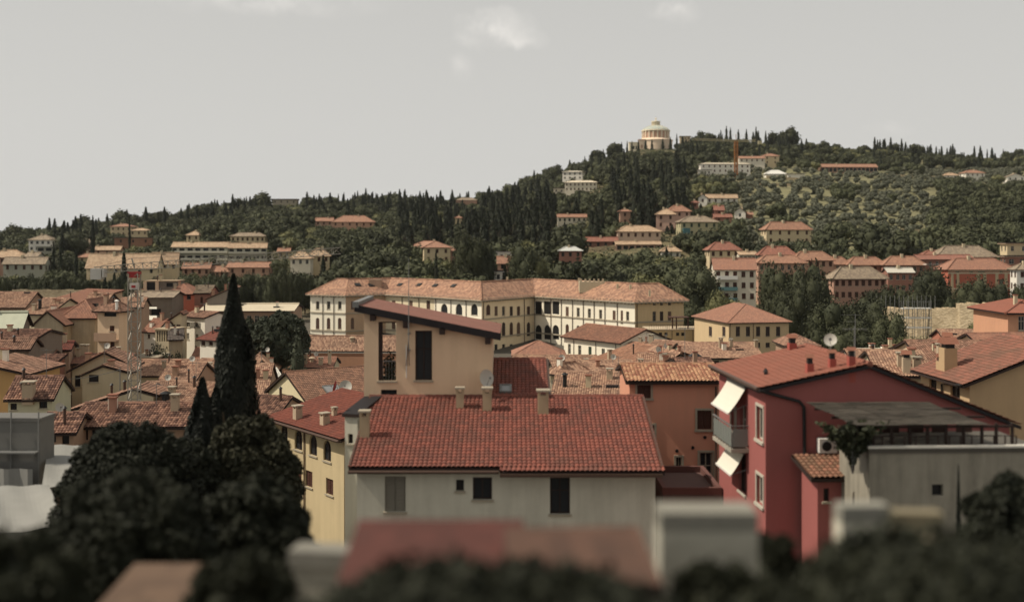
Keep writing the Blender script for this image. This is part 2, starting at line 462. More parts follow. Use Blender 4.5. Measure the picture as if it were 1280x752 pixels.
    for w_ in wins:
        wl, cx, cy, ww, hh, st = w_
        o, e, inn, L = walls[wl]; po = (o[0], o[1], 0); no = (inn[0], inn[1], 0)
        p1 = ray(cx-ww/2, cy, po, no); p2 = ray(cx+ww/2, cy, po, no)
        q1 = ray(cx, cy+hh/2, po, no); q2 = ray(cx, cy-hh/2, po, no)
        f = lambda p: (p.x-o[0])*e[0]+(p.y-o[1])*e[1]
        a_, b_ = sorted((f(p1), f(p2))); put(wl, a_, b_, q1.z, q2.z, st)
    if auto:
        for wl, cols, rows, ww, hh, st, fh in auto:
            L = walls[wl][3]
            for i in range(cols):
                for j in range(rows):
                    c = L*(i+.5)/cols+random.uniform(-.1, .1); z1 = min(p[1] for p in prof[wl])-.7-j*fh
                    s_ = st[(i*3+j*5+len(label)) % len(st)] if isinstance(st, list) else st
                    put(wl, c-ww/2, c+ww/2, z1-hh, z1, s_)
    mb = MB()
    for k, (o, e, inn, L) in walls.items():
        wall_sheet(mb, o, e, inn, 0, L, prof[k], ops[k], wall)
    h.wall = mb.build('wall', root)
    for wl, op, st in todo:
        o, e, inn, L = walls[wl]; window_part(root, o, e, inn, op, st, near, trim, shut)
    if cornice:
        mb = MB(); cm, dz = cornice
        for z in dz:
            mb.box(-.1, W+.1, -.1, -.004, H-z-.12, H-z+.12, cm); mb.box(-.1, -.004, 0, D, H-z-.12, H-z+.12, cm); mb.box(W+.004, W+.1, 0, D, H-z-.12, H-z+.12, cm)
        mb.build('cornice', root)
    for wl, px in pipes:
        o, e, inn, L = walls[wl]; p = ray(px, A[1]+10, (o[0], o[1], 0), (inn[0], inn[1], 0)); mb = MB()
        q = Vector((p.x-inn[0]*.08, p.y-inn[1]*.08, 0)); mb.tube([(q.x, q.y, .1), (q.x, q.y, H-.1)], .055, PIPE, 6); mb.build('drainpipe', root)
    for c in chim: chimney(h, *c)
    KEEP.append((min(A[0], Bx)-2, A[1]-6, max(A[0], Bx)+2, HY-(b0-CZ)/dA*F, dA))
    return h

def on_roof(h, px, py):
    best = None; cam = h.Minv @ Vector((0, 0, CZ))
    for q in h.pl:
        n = (Vector(q[1])-Vector(q[0])).cross(Vector(q[2])-Vector(q[1]))
        if n.length < 1e-6: continue
        p = h.ray(px, py, q[0], n); d = (p-cam).length
        sg = [(q[(i+1) % 4][0]-q[i][0])*(p.y-q[i][1])-(q[(i+1) % 4][1]-q[i][1])*(p.x-q[i][0]) for i in range(4)]
        if (min(sg) > -.6 or max(sg) < .6) and (best is None or d < (best-cam).length): best = p
    return best
def chimney(h, px, py, w=.5, ht=1.1, style='slab', mat=None):
    p = on_roof(h, px, py)
    if p is None: return None
    mat = mat or plaster((.42, .33, .23), .5); mb = MB(); x, y, z = p
    if style == 'pipe':
        mb.tube([(x, y, z-.3), (x, y, z+ht)], w/2, mat, 8); mb.lathe([(w*.9, z+ht-.02), (w*.2, z+ht+.15)], mat, 8, (x, y))
        return mb.build('chimney', h.roof)
    mb.box(x-w/2, x+w/2, y-w/2, y+w/2, z-.6, z+ht, mat)
    o = mb.build('chimney', h.roof); mb = MB()
    if style == 'slab':
        for sx in (-1, 1):
            for sy in (-1, 1): mb.box(x+sx*w*.38-.06, x+sx*w*.38+.06, y+sy*w*.38-.06, y+sy*w*.38+.06, z+ht, z+ht+.18, mat)
        mb.box(x-w*.65, x+w*.65, y-w*.65, y+w*.65, z+ht+.18, z+ht+.26, STONE)
    else:                                                      # little tiled hat
        mb.box(x-w*.35, x+w*.35, y-w*.35, y+w*.35, z+ht, z+ht+.25, BLACK)
        zz = z+ht+.25
        for s in (-1, 1): mb.face([(x-w*.62, y+s*w*.62, zz), (x+w*.62, y+s*w*.62, zz), (x+w*.62, y, zz+w*.5), (x-w*.62, y, zz+w*.5)], HATM)
        mb.face([(x-w*.62, y-w*.62, zz), (x+w*.62, y-w*.62, zz), (x+w*.62, y+w*.62, zz), (x-w*.62, y+w*.62, zz)], HATM)
        mb.face([(x-w*.62, y-w*.62, zz), (x-w*.62, y+w*.62, zz), (x-w*.62, y, zz+w*.5)], HATM); mb.face([(x+w*.62, y-w*.62, zz), (x+w*.62, y+w*.62, zz), (x+w*.62, y, zz+w*.5)], HATM)
    mb.build('chimney_cap', h.roof)
    return o
def dish(h, p, r, face, mat=None, parent=None, pole=.6):
    """satellite dish: shallow bowl centred at local point p, looking along face"""
    mb = MB(); p = Vector(p); f = Vector(face).normalized(); q = f.to_track_quat('Z', 'Y'); K = 5; n = 20; mat = mat or paint('dish_paint', (.5, .48, .42), .5)
    rings = []
    for j in range(K+1):
        rr = r*j/K; rings.append([p+q @ Vector((rr*math.cos(2*math.pi*i/n), rr*math.sin(2*math.pi*i/n), .25*r*(j/K)**2)) for i in range(n)])
    for j in range(K):
        for i in range(n): mb.face([rings[j][i], rings[j][(i+1) % n], rings[j+1][(i+1) % n], rings[j+1][i]], mat)
    mb.tube([p, p-f*.15, p-f*.15-Vector((0, 0, pole))], .025, GREYM, 6)
    mb.tube([p+q @ Vector((0, -r*.8, .15*r)), p+f*r*.9], .012, GREYM, 5)
    mb.box(-.05, .05, -.05, .05, -.08, .04, GREYM, Matrix.Translation(p+f*r*.9))
    return mb.build('satellite_dish', parent or h.root)
def antenna(h, px, py, ht, parent=None, arms=4, p=None):
    p = p if p is not None else on_roof(h, px, py)
    if p is None: return
    mb = MB(); x, y, z = p; mb.tube([(x, y, z-.3), (x, y, z+ht)], .022, GREYM, 5)
    mb.tube([(x-.45, y, z+ht-.1), (x+.45, y, z+ht-.1)], .012, GREYM, 4)
    for i in range(arms): mb.tube([(x-.4+.8*i/(arms-1), y-.3, z+ht-.1), (x-.4+.8*i/(arms-1), y+.3, z+ht-.1)], .008, GREYM, 4)
    return mb.build('antenna', parent or h.roof)
def skylight(h, px, py, w=.8, l=1.1):
    best = None
    for q in h.pl:
        n = (Vector(q[1])-Vector(q[0])).cross(Vector(q[2])-Vector(q[1]))
        if n.length < 1e-6: continue
        p = h.ray(px, py, q[0], n); sg = [(q[(i+1) % 4][0]-q[i][0])*(p.y-q[i][1])-(q[(i+1) % 4][1]-q[i][1])*(p.x-q[i][0]) for i in range(4)]
        if min(sg) > -.6 or max(sg) < .6: best = (p, n.normalized(), (Vector(q[1])-Vector(q[0])).normalized()); break
    if not best: return
    p, n, e = best; n = n if n.z > 0 else -n; s = n.cross(e); mb = MB()
    M = Matrix(((e.x, s.x, n.x, p.x), (e.y, s.y, n.y, p.y), (e.z, s.z, n.z, p.z), (0, 0, 0, 1)))
    for a in ((-w/2, w/2, -l/2, -l/2+.1), (-w/2, w/2, l/2-.1, l/2), (-w/2, -w/2+.1, -l/2+.1, l/2-.1), (w/2-.1, w/2, -l/2+.1, l/2-.1)): mb.box(*a, -.05, .17, GREYM, M)
    o = mb.build('skylight', h.roof); mb = MB(); mb.box(-w/2+.1, w/2-.1, -l/2+.1, l/2-.1, .1, .14, paint('sky_glass', (.25, .26, .26), .1), M); mb.build('pane', o)
# ------------------------------------------------------------------ foliage
F_CYP = foliage('cypress_leaves', (.012, .015, .009), (.036, .042, .024))
F_CYN = foliage('near_cypress_leaves', (.006, .008, .006), (.018, .020, .014))
F_DKN = foliage('near_dark_leaves', (.008, .010, .006), (.028, .030, .017))
F_BRO = foliage('broad_leaves', (.030, .035, .018), (.092, .098, .050))
F_OLI = foliage('olive_leaves', (.055, .06, .040), (.135, .138, .095))
F_LIT = foliage('pale_leaves', (.07, .074, .032), (.17, .165, .075))
F_DRK = foliage('dark_leaves', (.018, .022, .012), (.062, .066, .032))
F_MAG = foliage('glossy_leaves', (.012, .014, .008), (.075, .070, .040))
F_CED = foliage('cedar_needles', (.02, .026, .016), (.065, .072, .045))

def quads(c, nrm, size, rng, flat=.55, elong=1.3):
    """leaf clumps: one quad per centre, leaning to its outward normal"""
    n = len(c); r = rng.normal(size=(n, 3)); r /= np.linalg.norm(r, axis=1)[:, None]
    m = nrm*flat+r*(1-flat); m /= np.linalg.norm(m, axis=1)[:, None]+1e-9
    t = np.cross(m, rng.normal(size=(n, 3))); t /= np.linalg.norm(t, axis=1)[:, None]+1e-9
    b = np.cross(m, t); s = (size*rng.uniform(.6, 1.4, n))[:, None]
    return np.stack([c-t*s*.5*elong, c+b*s*.38, c+t*s*.5*elong, c-b*s*.38], 1).reshape(-1, 3)
def blob(c, rad, rng, n=10, m=6, k=.12):
    """closed low lump used as the dense inside of a crown"""
    V = []; Fc = []
    for j in range(m+1):
        th = math.pi*j/m
        for i in range(n):
            a = 2*math.pi*i/n; q = 1+rng.uniform(-k, k)
            V.append((c[0]+rad[0]*q*math.sin(th)*math.cos(a), c[1]+rad[1]*q*math.sin(th)*math.sin(a), c[2]+rad[2]*q*math.cos(th)))
    for j in range(m):
        for i in range(n): Fc.append((j*n+i, j*n+(i+1) % n, (j+1)*n+(i+1) % n, (j+1)*n+i))
    return np.array(V), Fc
class FM:                                                       # collects foliage as quads
    def __init__(s): s.V = []; s.n = 0; s.Q = []
    def add_quads(s, v):
        k = len(v)//4; s.V.append(v); s.Q.append(np.arange(s.n, s.n+4*k).reshape(-1, 4)); s.n += 4*k
    def add_blob(s, b):
        v, f = b; s.V.append(v); s.Q.append(np.array(f)+s.n); s.n += len(v)
    def arrays(s): return np.concatenate(s.V), np.concatenate(s.Q)
def np_mesh(name, V, Q, mats, mi=None):
    me = bpy.data.meshes.new(name); me.vertices.add(len(V)); me.vertices.foreach_set('co', V.astype(np.float32).ravel())
    me.loops.add(Q.size); me.loops.foreach_set('vertex_index', Q.astype(np.int32).ravel()); me.polygons.add(len(Q))
    me.polygons.foreach_set('loop_start', np.arange(0, Q.size, 4, dtype=np.int32)); me.polygons.foreach_set('loop_total', np.full(len(Q), 4, dtype=np.int32))
    for m in mats: me.materials.append(m)
    if mi is not None: me.polygons.foreach_set('material_index', mi.astype(np.int32))
    me.update(calc_edges=True); return me

def crown_cypress(seed, H=12., R=1.5, n=420, size=.55):
    rng = np.random.default_rng(seed); fm = FM(); t = rng.uniform(0, 1, n)**.85
    prof = lambda t: R*np.minimum(1, (t/.12+.15))**.6*(1-t)**.72*(1+.12*np.sin(t*17+seed))
    a = rng.uniform(0, 2*math.pi, n); rr = prof(t)*rng.uniform(.75, 1.08, n)*(1+.2*np.sin(a*3+t*9+seed)+.1*np.sin(a*5-t*23+seed*2))
    z = .6+t*(H-.6); c = np.stack([rr*np.cos(a), rr*np.sin(a), z], 1); nr = np.stack([np.cos(a), np.sin(a), np.full(n, .25)], 1)
    q = quads(c, nr, np.full(n, size), rng, .6, 1.0)
    q = q.reshape(-1, 4, 3); q[:, :, 2] += (q[:, :, 2]-q[:, :, 2].mean(1, keepdims=True))*.8; fm.add_quads(q.reshape(-1, 3))
    V = []; Fc = []; m, k = 9, 9
    for j in range(m+1):
        tt = j/m
        for i in range(k):
            an = 2*math.pi*i/k; r_ = float(prof(np.array(tt*.97+.001)))*.78*rng.uniform(.85, 1.1); V.append((r_*math.cos(an), r_*math.sin(an), .6+tt*(H-1.)))
    for j in range(m):
        for i in range(k): Fc.append((j*k+i, j*k+(i+1) % k, (j+1)*k+(i+1) % k, (j+1)*k+i))
    fm.add_blob((np.array(V), Fc)); return fm.arrays()
def crown_round(seed, H=9., R=4., n=600, size=.8, lobes=9, low=.25, flatk=.5, squash=1., core=.8):
    rng = np.random.default_rng(seed); fm = FM(); cz = H*(low+1)/2; rz = H*(1-low)/2; L = []
    for i in range(lobes):
        a = rng.uniform(0, 2*math.pi); u = rng.uniform(-.75, .8); q = math.sqrt(1-u*u)
        rr = rng.uniform(.38, .55); L.append((R*.58*q*math.cos(a), R*.58*q*math.sin(a), cz+rz*.6*u, R*rr, rz*rr*1.15))
    L.append((0, 0, cz, R*.6, rz*.72))
    w = np.array([l[3]**2 for l in L]); idx = rng.choice(len(L), n, p=w/w.sum()); LA = np.array(L)[idx]
    d = rng.normal(size=(n, 3)); d /= np.linalg.norm(d, axis=1)[:, None]; k = rng.uniform(.82, 1.12, n)[:, None]
    c = LA[:, :3]+d*np.stack([LA[:, 3], LA[:, 3], LA[:, 4]*squash], 1)*k
    inside = np.zeros(n, bool)
    for l in L:
        e = ((c[:, 0]-l[0])/l[3])**2+((c[:, 1]-l[1])/l[3])**2+((c[:, 2]-l[2])/(l[4]*squash))**2; inside |= e < .55
    c, d = c[~inside], d[~inside]
    fm.add_quads(quads(c, d, np.full(len(c), size), rng, flatk))
    for l in L: fm.add_blob(blob(l[:3], (l[3]*core, l[3]*core, l[4]*core*squash), rng, 8, 5))
    return fm.arrays()
def crown_dome(seed, R=4., H=6., n=20000, size=.2, lobes=70, flatk=.5, droop=1.):
    """dense rounded crown: many small boughs over an ellipsoid of half height H, standing on z=0.."""
    rng = np.random.default_rng(seed); fm = FM(); d = rng.normal(size=(lobes, 3)); d /= np.linalg.norm(d, axis=1)[:, None]; d[:, 2] = np.abs(d[:, 2])*1.1-.35
    d /= np.linalg.norm(d, axis=1)[:, None]; k = rng.uniform(.72, .9, lobes)[:, None]; C = d*np.array([R, R, H])*k+np.array([0, 0, H]); r = rng.uniform(.12, .26, lobes)*R
    idx = rng.choice(lobes, n, p=r**2/(r**2).sum()); q = rng.normal(size=(n, 3)); q /= np.linalg.norm(q, axis=1)[:, None]; q = q+d[idx]*.6; q /= np.linalg.norm(q, axis=1)[:, None]
    c = C[idx]+q*r[idx][:, None]*rng.uniform(.7, 1.12, n)[:, None]; fm.add_quads(quads(c, q, np.full(n, size), rng, flatk))
    for i in range(lobes): fm.add_blob(blob(C[i], (r[i]*.72,)*3, rng, 7, 5))
    fm.add_blob(blob((0, 0, H), (R*.66, R*.66, H*.7), rng, 14, 9, .06)); return fm.arrays()
def crown_cedar(seed, H=16., R=6., n=2600, size=.5):
    rng = np.random.default_rng(seed); fm = FM()
    for j in range(15):
        t = j/14; z = H*(.12+.86*t); r = R*(1-t)**.75*rng.uniform(.8, 1.1)+.3; k = max(3, int(7*(1-t)+3))
        for i in range(k):
            a = 2*math.pi*(i+rng.uniform(-.3, .3))/k; rr = r*rng.uniform(.7, 1.1); m = int(n/110)
            s = rng.uniform(.15, 1, m); sp = rng.normal(0, .13*rr+.1, m); x = s*rr
            c = np.stack([x*math.cos(a)-sp*math.sin(a), x*math.sin(a)+sp*math.cos(a), z-.12*x+rng.normal(0, .12, m)], 1)
            fm.add_quads(quads(c, np.tile([0, 0, 1.], (m, 1)), np.full(m, size), rng, .7))
    fm.add_blob(blob((0, 0, H*.45), (R*.3, R*.3, H*.42), rng)); return fm.arrays()

def trunk_mesh(H, r, seed, limbs=4, spread=2., top=.55):
    rnd = random.Random(seed); mb = MB(); k = r*.3
    mb.tube([(0, 0, -.6), (0, 0, 0), (k, 0, H*.3), (0, k, H*top), (k*.5, 0, H*.85)], [r*1.3, r*1.05, r*.8, r*.55, r*.12], BARK, 7)
    for i in range(limbs):
        a = 6.28*i/limbs+rnd.random(); z = H*(.25+.3*rnd.random())
        mb.tube([(0, 0, z), (spread*.5*math.cos(a), spread*.5*math.sin(a), z+H*.12), (spread*math.cos(a), spread*math.sin(a), z+H*.28)], [r*.45, r*.3, r*.08], BARK, 5)
    return mb.mesh('trunk')
PRO = {}
def proto(kind, maker, mat, n=4, trunk=None):
    L = []
    for s in range(n):
        V, Q = maker(s); L.append((np_mesh('crown', V, Q, [mat]), trunk_mesh(*trunk, s) if trunk else None, V, Q))
    PRO[kind] = L
proto('cypress', lambda s: crown_cypress(s, 12, 1.25+.2*(s % 3), 420, .55), F_CYP, 5, (12, .22))
proto('broad', lambda s: crown_round(20+s, 9, 4.2, 760, .75, 9, .1), F_BRO, 6, (9, .3))
proto('dark', lambda s: crown_round(40+s, 9, 4.0, 800, .75, 9, .08), F_DRK, 4, (9, .3))
proto('pale', lambda s: crown_round(60+s, 9, 4.4, 760, .75, 9, .1), F_LIT, 3, (9, .3))
proto('olive', lambda s: crown_round(80+s, 4.6, 2.5, 260, .6, 6, .12), F_OLI, 4, (4.6, .2))
proto('bigbroad', lambda s: crown_round(120+s, 9, 4.2, 6500, .3, 22, .08, .45, core=.72), F_BRO, 3, (8, .3))
proto('bigdark', lambda s: crown_round(140+s, 9, 4.0, 6500, .3, 22, .06, .45, core=.72), F_DRK, 3, (8, .3))
proto('bigpale', lambda s: crown_round(160+s, 9, 4.4, 6500, .3, 22, .08, .45, core=.72), F_LIT, 2, (8, .3))
HID = {'bigbroad': 9., 'bigdark': 9., 'bigpale': 9., 'cypress': 12., 'broad': 9., 'dark': 9., 'pale': 9., 'olive': 4.6}
NAMES = {'bigbroad': 'broadleaf_tree', 'bigdark': 'broadleaf_tree', 'bigpale': 'broadleaf_tree', 'cypress': 'cypress_tree', 'broad': 'broadleaf_tree', 'dark': 'broadleaf_tree', 'pale': 'broadleaf_tree', 'olive': 'olive_tree'}
CATS = {'bigbroad': 'tree', 'bigdark': 'tree', 'bigpale': 'tree', 'cypress': 'cypress tree', 'broad': 'tree', 'dark': 'tree', 'pale': 'tree', 'olive': 'olive tree'}
def tree(kind, X, Y, height, label, group=None, wide=1., parts=True, zb=None, i=None):
    i = random.randrange(99) if i is None else i
    crown, trunk, _, _ = PRO[kind][i % len(PRO[kind])]; s = height/HID[kind]; sw = s*wide; z = (gz(X, Y) if zb is None else zb)-.15
    rz = random.uniform(0, 6.28)
    if parts:
        r = empty(NAMES[kind], (X, Y, z), rz, label, CATS[kind], group); r.scale = (sw, sw, s)
        for nm, me in (('crown', crown), ('trunk', trunk)):
            o = bpy.data.objects.new(nm, me); COL.objects.link(o); o.parent = r
        return r
    o = bpy.data.objects.new(NAMES[kind], crown); COL.objects.link(o); o.location = (X, Y, z-.3*s); o.rotation_euler = (0, 0, rz); o.scale = (sw, sw, s)
    return tag(o, label, CATS[kind], group)
def tree_px(kind, px, pytop, d, label, group=None, wide=1., base=None, parts=True, i=None, hw=None):
    p = P(px, pytop, d); zb = gz(p.x, d) if base is None else base; h = max(2., p.z-zb)
    if hw is not None:                                           # half width wanted in photograph pixels
        rad = {'bigbroad': 4.2, 'bigdark': 4.0, 'bigpale': 4.4, 'cypress': 1.45, 'broad': 4.4, 'dark': 4.2, 'pale': 4.6, 'olive': 2.7}[kind]
        wide = hw/F*d/(rad*h/HID[kind])
    return tree(kind, p.x, d, h, label, group, wide, parts, zb, i)
EXPOSURE = 0.; SUN_E = 4.3; SKY_S = .1; SKY_COL = (7.4, 7.28, 6.95); HAZE = 3.2e-5
# ------------------------------------------------------------------ camera, light, sky
cam_d = bpy.data.cameras.new('camera'); cam = bpy.data.objects.new('camera', cam_d); COL.objects.link(cam); SC.camera = cam
cam.location = (0, 0, CZ); cam.rotation_euler = (math.pi/2, 0, 0)
cam_d.sensor_width = 36; cam_d.lens = 36*F/1280; cam_d.shift_y = -(376-HY)/1280; cam_d.clip_end = 60000; cam_d.clip_start = .1
cam_d.dof.use_dof = True; cam_d.dof.focus_distance = 105.; cam_d.dof.aperture_fstop = (cam_d.lens/1000)/.15
SC.view_settings.view_transform = 'Standard'; SC.view_settings.look = 'None'; SC.view_settings.gamma = 1; SC.view_settings.exposure = EXPOSURE
az = math.radians(180+SUN_AZ)      # direction towards the sun: from the left, a little in front
S = Vector((math.cos(az)*math.cos(math.radians(SUN_EL)), math.sin(az)*math.cos(math.radians(SUN_EL)), math.sin(math.radians(SUN_EL))))
sl = bpy.data.lights.new('sun', 'SUN'); sl.energy = SUN_E; sl.angle = math.radians(.6); sl.color = (1, .9, .76)
so = bpy.data.objects.new('sun', sl); COL.objects.link(so); so.rotation_euler = S.to_track_quat('Z', 'Y').to_euler(); so.location = (-200, 0, 300)
wd = bpy.data.worlds.new('World'); SC.world = wd; wd.use_nodes = True; nt = wd.node_tree; bg = nt.nodes['Background']
sky = N(nt, 'ShaderNodeTexSky', sky_type='NISHITA'); sky.sun_disc = False; sky.sun_elevation = math.radians(SUN_EL)
sky.sun_rotation = math.atan2(S.x, S.y) % (2*math.pi); sky.dust_density = 6.; sky.air_density = 1.2; sky.ozone_density = 1.; sky.altitude = 100
hs = N(nt, 'ShaderNodeHueSaturation'); hs.inputs['Saturation'].default_value = .12; nt.links.new(sky.outputs[0], hs.inputs['Color'])
tint = mix_n(nt, 1., hs.outputs[0], (.97, 1.0, .955), 'MULTIPLY')
# overcast veil: the same grey in all directions, thin white clouds low over the hill
g = N(nt, 'ShaderNodeTexCoord').outputs['Generated']
veil = mix_n(nt, .86, tint, SKY_COL)
sp = N(nt, 'ShaderNodeSeparateXYZ'); nt.links.new(g, sp.inputs[0])
grad = ramp_n(nt, sp.outputs[2], [(0., 1.), (.05, .97), (.25, .82), (.45, .72)])
veil = mix_n(nt, 1., veil, grad, 'MULTIPLY')
def cloud(px, py, wx, wy, amt, prev):
    d_ = (P(px, py, 1.)-Vector((0, 0, CZ))).normalized()
    sb = N(nt, 'ShaderNodeVectorMath', operation='SUBTRACT'); nt.links.new(g, sb.inputs[0]); sb.inputs[1].default_value = d_
    nz = N(nt, 'ShaderNodeTexNoise'); nz.inputs['Scale'].default_value = 38; nz.inputs['Detail'].default_value = 6; nz.inputs['Roughness'].default_value = .6; nt.links.new(g, nz.inputs['Vector'])
    ad = N(nt, 'ShaderNodeVectorMath', operation='MULTIPLY_ADD'); nt.links.new(nz.outputs['Color'], ad.inputs[0]); ad.inputs[1].default_value = (.03, .0, .03); nt.links.new(sb.outputs[0], ad.inputs[2])
    ad2 = N(nt, 'ShaderNodeVectorMath', operation='SUBTRACT'); nt.links.new(ad.outputs[0], ad2.inputs[0]); ad2.inputs[1].default_value = (.015, 0, .015)
    mp = map_n(nt, ad2.outputs[0], (F/wx, 0, F/wy)); ln = N(nt, 'ShaderNodeVectorMath', operation='LENGTH'); nt.links.new(mp, ln.inputs[0])
    m = ramp_n(nt, ln.outputs['Value'], [(.1, 1.), (.5, .45), (1., 0.)]); n2 = ramp_n(nt, nz.outputs['Fac'], [(.38, .25), (.62, 1.)])
    return mix_n(nt, math_n(nt, 'MULTIPLY', math_n(nt, 'MULTIPLY', m, n2), amt), prev, (SKY_COL[0]*1.22, SKY_COL[1]*1.19, SKY_COL[2]*1.17))
for c in ((618, 35, 60, 30, .75), (650, 48, 42, 14, .6), (578, 84, 20, 16, .3), (845, 14, 36, 16, .5), (330, 2, 170, 18, .35), (1110, 160, 30, 10, .25)): veil = cloud(*c, veil)
nt.links.new(veil, bg.inputs['Color']); bg.inputs['Strength'].default_value = SKY_S

# ------------------------------------------------------------------ the ground in one sheet
pxs = sorted(set([-9000, -6000, -4000, -2800, -2000, -1400, -1000, -700, -500, -350]+list(range(-240, 1540, 10))+[1600, 1750, 2000, 2400, 3000, 4000, 6000, 9000]))
ds = [-400, 2]+list(range(20, 330, 10))+list(range(330, 1300, 6))+[1320, 1360, 1420, 1500, 1700, 2000, 2500, 3500, 5000, 8000, 13000, 20000, 30000]
V = []
for d in ds:
    for px in pxs:
        x = (px-CX)/F*max(d, 8) if d > 0 else (px-CX)/F*60
        z = CZ+town(0)-.0 if d < 5 else CZ+ground_rel(px, d)
        V.append((x, d, z))
nx = len(pxs); Q = [(j*nx+i, j*nx+i+1, (j+1)*nx+i+1, (j+1)*nx+i) for j in range(len(ds)-1) for i in range(nx-1)]
m, nt2, b = new_mat('ground_soil'); ge = N(nt2, 'ShaderNodeNewGeometry').outputs['Position']
a = noise_n(nt2, ge, .02, 6, .7, .5); a2 = noise_n(nt2, ge, .15, 5, .7); a3 = noise_n(nt2, map_n(nt2, ge, (.02, .02, .9)), 1., 3, .5)
c = mix_n(nt2, ramp_n(nt2, a, [(.35, 0.), (.65, 1.)]), (.085, .085, .04), (.17, .135, .075))
c = mix_n(nt2, ramp_n(nt2, a2, [(.5, 0.), (.7, .8)]), c, (.05, .055, .025)); c = mix_n(nt2, ramp_n(nt2, a3, [(.56, 0.), (.64, .55)]), c, (.26, .2, .12))
sp2 = N(nt2, 'ShaderNodeSeparateXYZ'); nt2.links.new(ge, sp2.inputs[0])
dry = ramp_n(nt2, math_n(nt2, 'ADD', math_n(nt2, 'DIVIDE', sp2.outputs[0], sp2.outputs[1]), math_n(nt2, 'MULTIPLY', a, .2)), [(.26, 0.), (.34, .8), (.52, .7)])
c = mix_n(nt2, dry, c, mix_n(nt2, a2, (.13, .135, .062), (.27, .245, .14)))
c = mix_n(nt2, ramp_n(nt2, math_n(nt2, 'DIVIDE', sp2.outputs[1], 1000.), [(.30, 0.), (.33, 1.)]), (.09, .08, .065), c)
c = mix_n(nt2, ramp_n(nt2, math_n(nt2, 'DIVIDE', sp2.outputs[1], 20000.), [(.08, 0.), (.3, 1.)]), c, (.3, .32, .32))  # distance haze painted into the far ground, fading to pale blue-grey
nt2.links.new(c, b.inputs['Base Color']); b.inputs['Roughness'].default_value = 1
tag(bpy.data.objects.new('ground', np_mesh('ground', np.array(V, float), np.array(Q), [m])), kind='structure')
COL.objects.link(bpy.data.objects['ground'])
# ------------------------------------------------------------------ the near houses
W_GREY = plaster((.58, .55, .45), .6, (.30, .28, .22)); W_TAN = plaster((.66, .49, .33), .55, (.47, .34, .22)); W_RED = plaster((.30, .10, .09), .6, (.24, .085, .072))
W_ORA = plaster((.60, .28, .185), .6, (.46, .24, .16)); W_YEL = plaster((.52, .42, .25), .45); W_CRM = plaster((.62, .55, .36), .35)
W_CRM2 = plaster((.52, .44, .30), .4); W_CONC = plaster((.36, .33, .27), .75, (.13, .12, .095)); W_WHT = plaster((.74, .69, .58), .25)
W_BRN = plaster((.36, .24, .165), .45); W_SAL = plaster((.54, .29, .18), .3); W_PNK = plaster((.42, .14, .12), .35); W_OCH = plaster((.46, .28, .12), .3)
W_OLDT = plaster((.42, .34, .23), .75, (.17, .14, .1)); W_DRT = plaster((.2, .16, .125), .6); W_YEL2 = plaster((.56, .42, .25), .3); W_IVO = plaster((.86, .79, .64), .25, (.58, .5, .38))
# --- white house with the big red roof
h = house('white_house', 'white rendered house under the large red tiled roof with four small chimneys', 'house', (446, 583), 47.6, 819, 0, 12.5,
          roof='gable_x', rise=1.86, ridge=.53, wall=W_GREY, tile=T_RED, over=.42, lod=2, near=True, under=DARKW,
          wins=[('f', 603, 610, 24, 28, 'wk'), ('f', 575, 606, 10, 14, 'wk'), ('f', 700, 619, 25, 46, 'wk'), ('f', 494, 617, 26, 44, 's')], shut=GREYSH)
R = h.root; H, W = h.H, h.W; kf = 1.86/(.53*12.5); x625 = h.ray(625, 583, (0, -.42, 0), (0, 1, 0)).x
mb = MB(); z0 = H-kf*.42+.15
tile_plane(mb, (x625, -.78, z0-kf*.36), (W+.3, -.78, z0-kf*.36), (W+.3, -.40, z0+.006), (x625, -.40, z0+.006), T_RED, 2, DARKW, .14)
mb.box(x625, W+.2, -.9, -.78, z0-.3, z0-.17, PIPE); mb.build('eave_extension', R)
mb = MB(); mb.tube([(-.3, -.5, z0-.16), (x625-.05, -.5, z0-.16)], .075, PIPE, 8); mb.build('gutter', R)
mb = MB()
for x in (-.26, W+.26):
    mb = MB(); mb.tube([(x, -.4, z0+.04), (x, 6.6, z0+.04+kf*7.)], .07, PIPE, 6); mb.build('verge_trim', R)
for c in ((575, 510, .36, .75), (609, 513, .42, .85), (679, 516, .5, .85), (456, 546, .42, .95)): chimney(h, *c, 'slab', plaster((.40, .31, .2), .6))
# rear wing that carries the roof on upwards
def wing(h, px0, px1, v0, v1, top, name, mat, up=.1):
    a = h.ray(px0, 480, (0, v0, 0), (0, 1, 0)).x; b = h.ray(px1, 480, (0, v0, 0), (0, 1, 0)).x; kf = 1.86/(.53*12.5)
    za = h.H+.15+kf*v0+up; zb = za+kf*(v1-v0); mb = MB()
    tile_plane(mb, (a, v0, za), (b, v0, za), (b, v1, zb), (a, v1, zb), mat, 2, DARKW, .16)
    tile_plane(mb, (b, v1+3, zb-kf*3), (a, v1+3, zb-kf*3), (a, v1, zb), (b, v1, zb), mat, 2, DARKW, .16)
    ridge_cap(mb, (a, v1, zb), (b, v1, zb), mat); o = mb.build(name, h.root); h.pl.append(((a, v0, za), (b, v0, za), (b, v1, zb), (a, v1, zb))); mb = MB()
    for x in (a+.15, b-.15): mb.face([(x, v0+.3, 0), (x, v1+2.8, 0), (x, v1+2.8, zb-kf*2.8-.2), (x, v1, zb-.2), (x, v0+.3, za)], W_GREY)
    mb.build('rear_wall', h.root); mb = MB(); mb.tube([(b+.06, v0, za+.03), (b+.06, v1, zb+.03)], .07, PIPE, 6); mb.build('verge_trim', h.root)
wing(h, 612, 686, 6.5, 11.2, 0, 'rear_roof', T_RED, .02)
skylight(h, 632, 488, .6, .9)
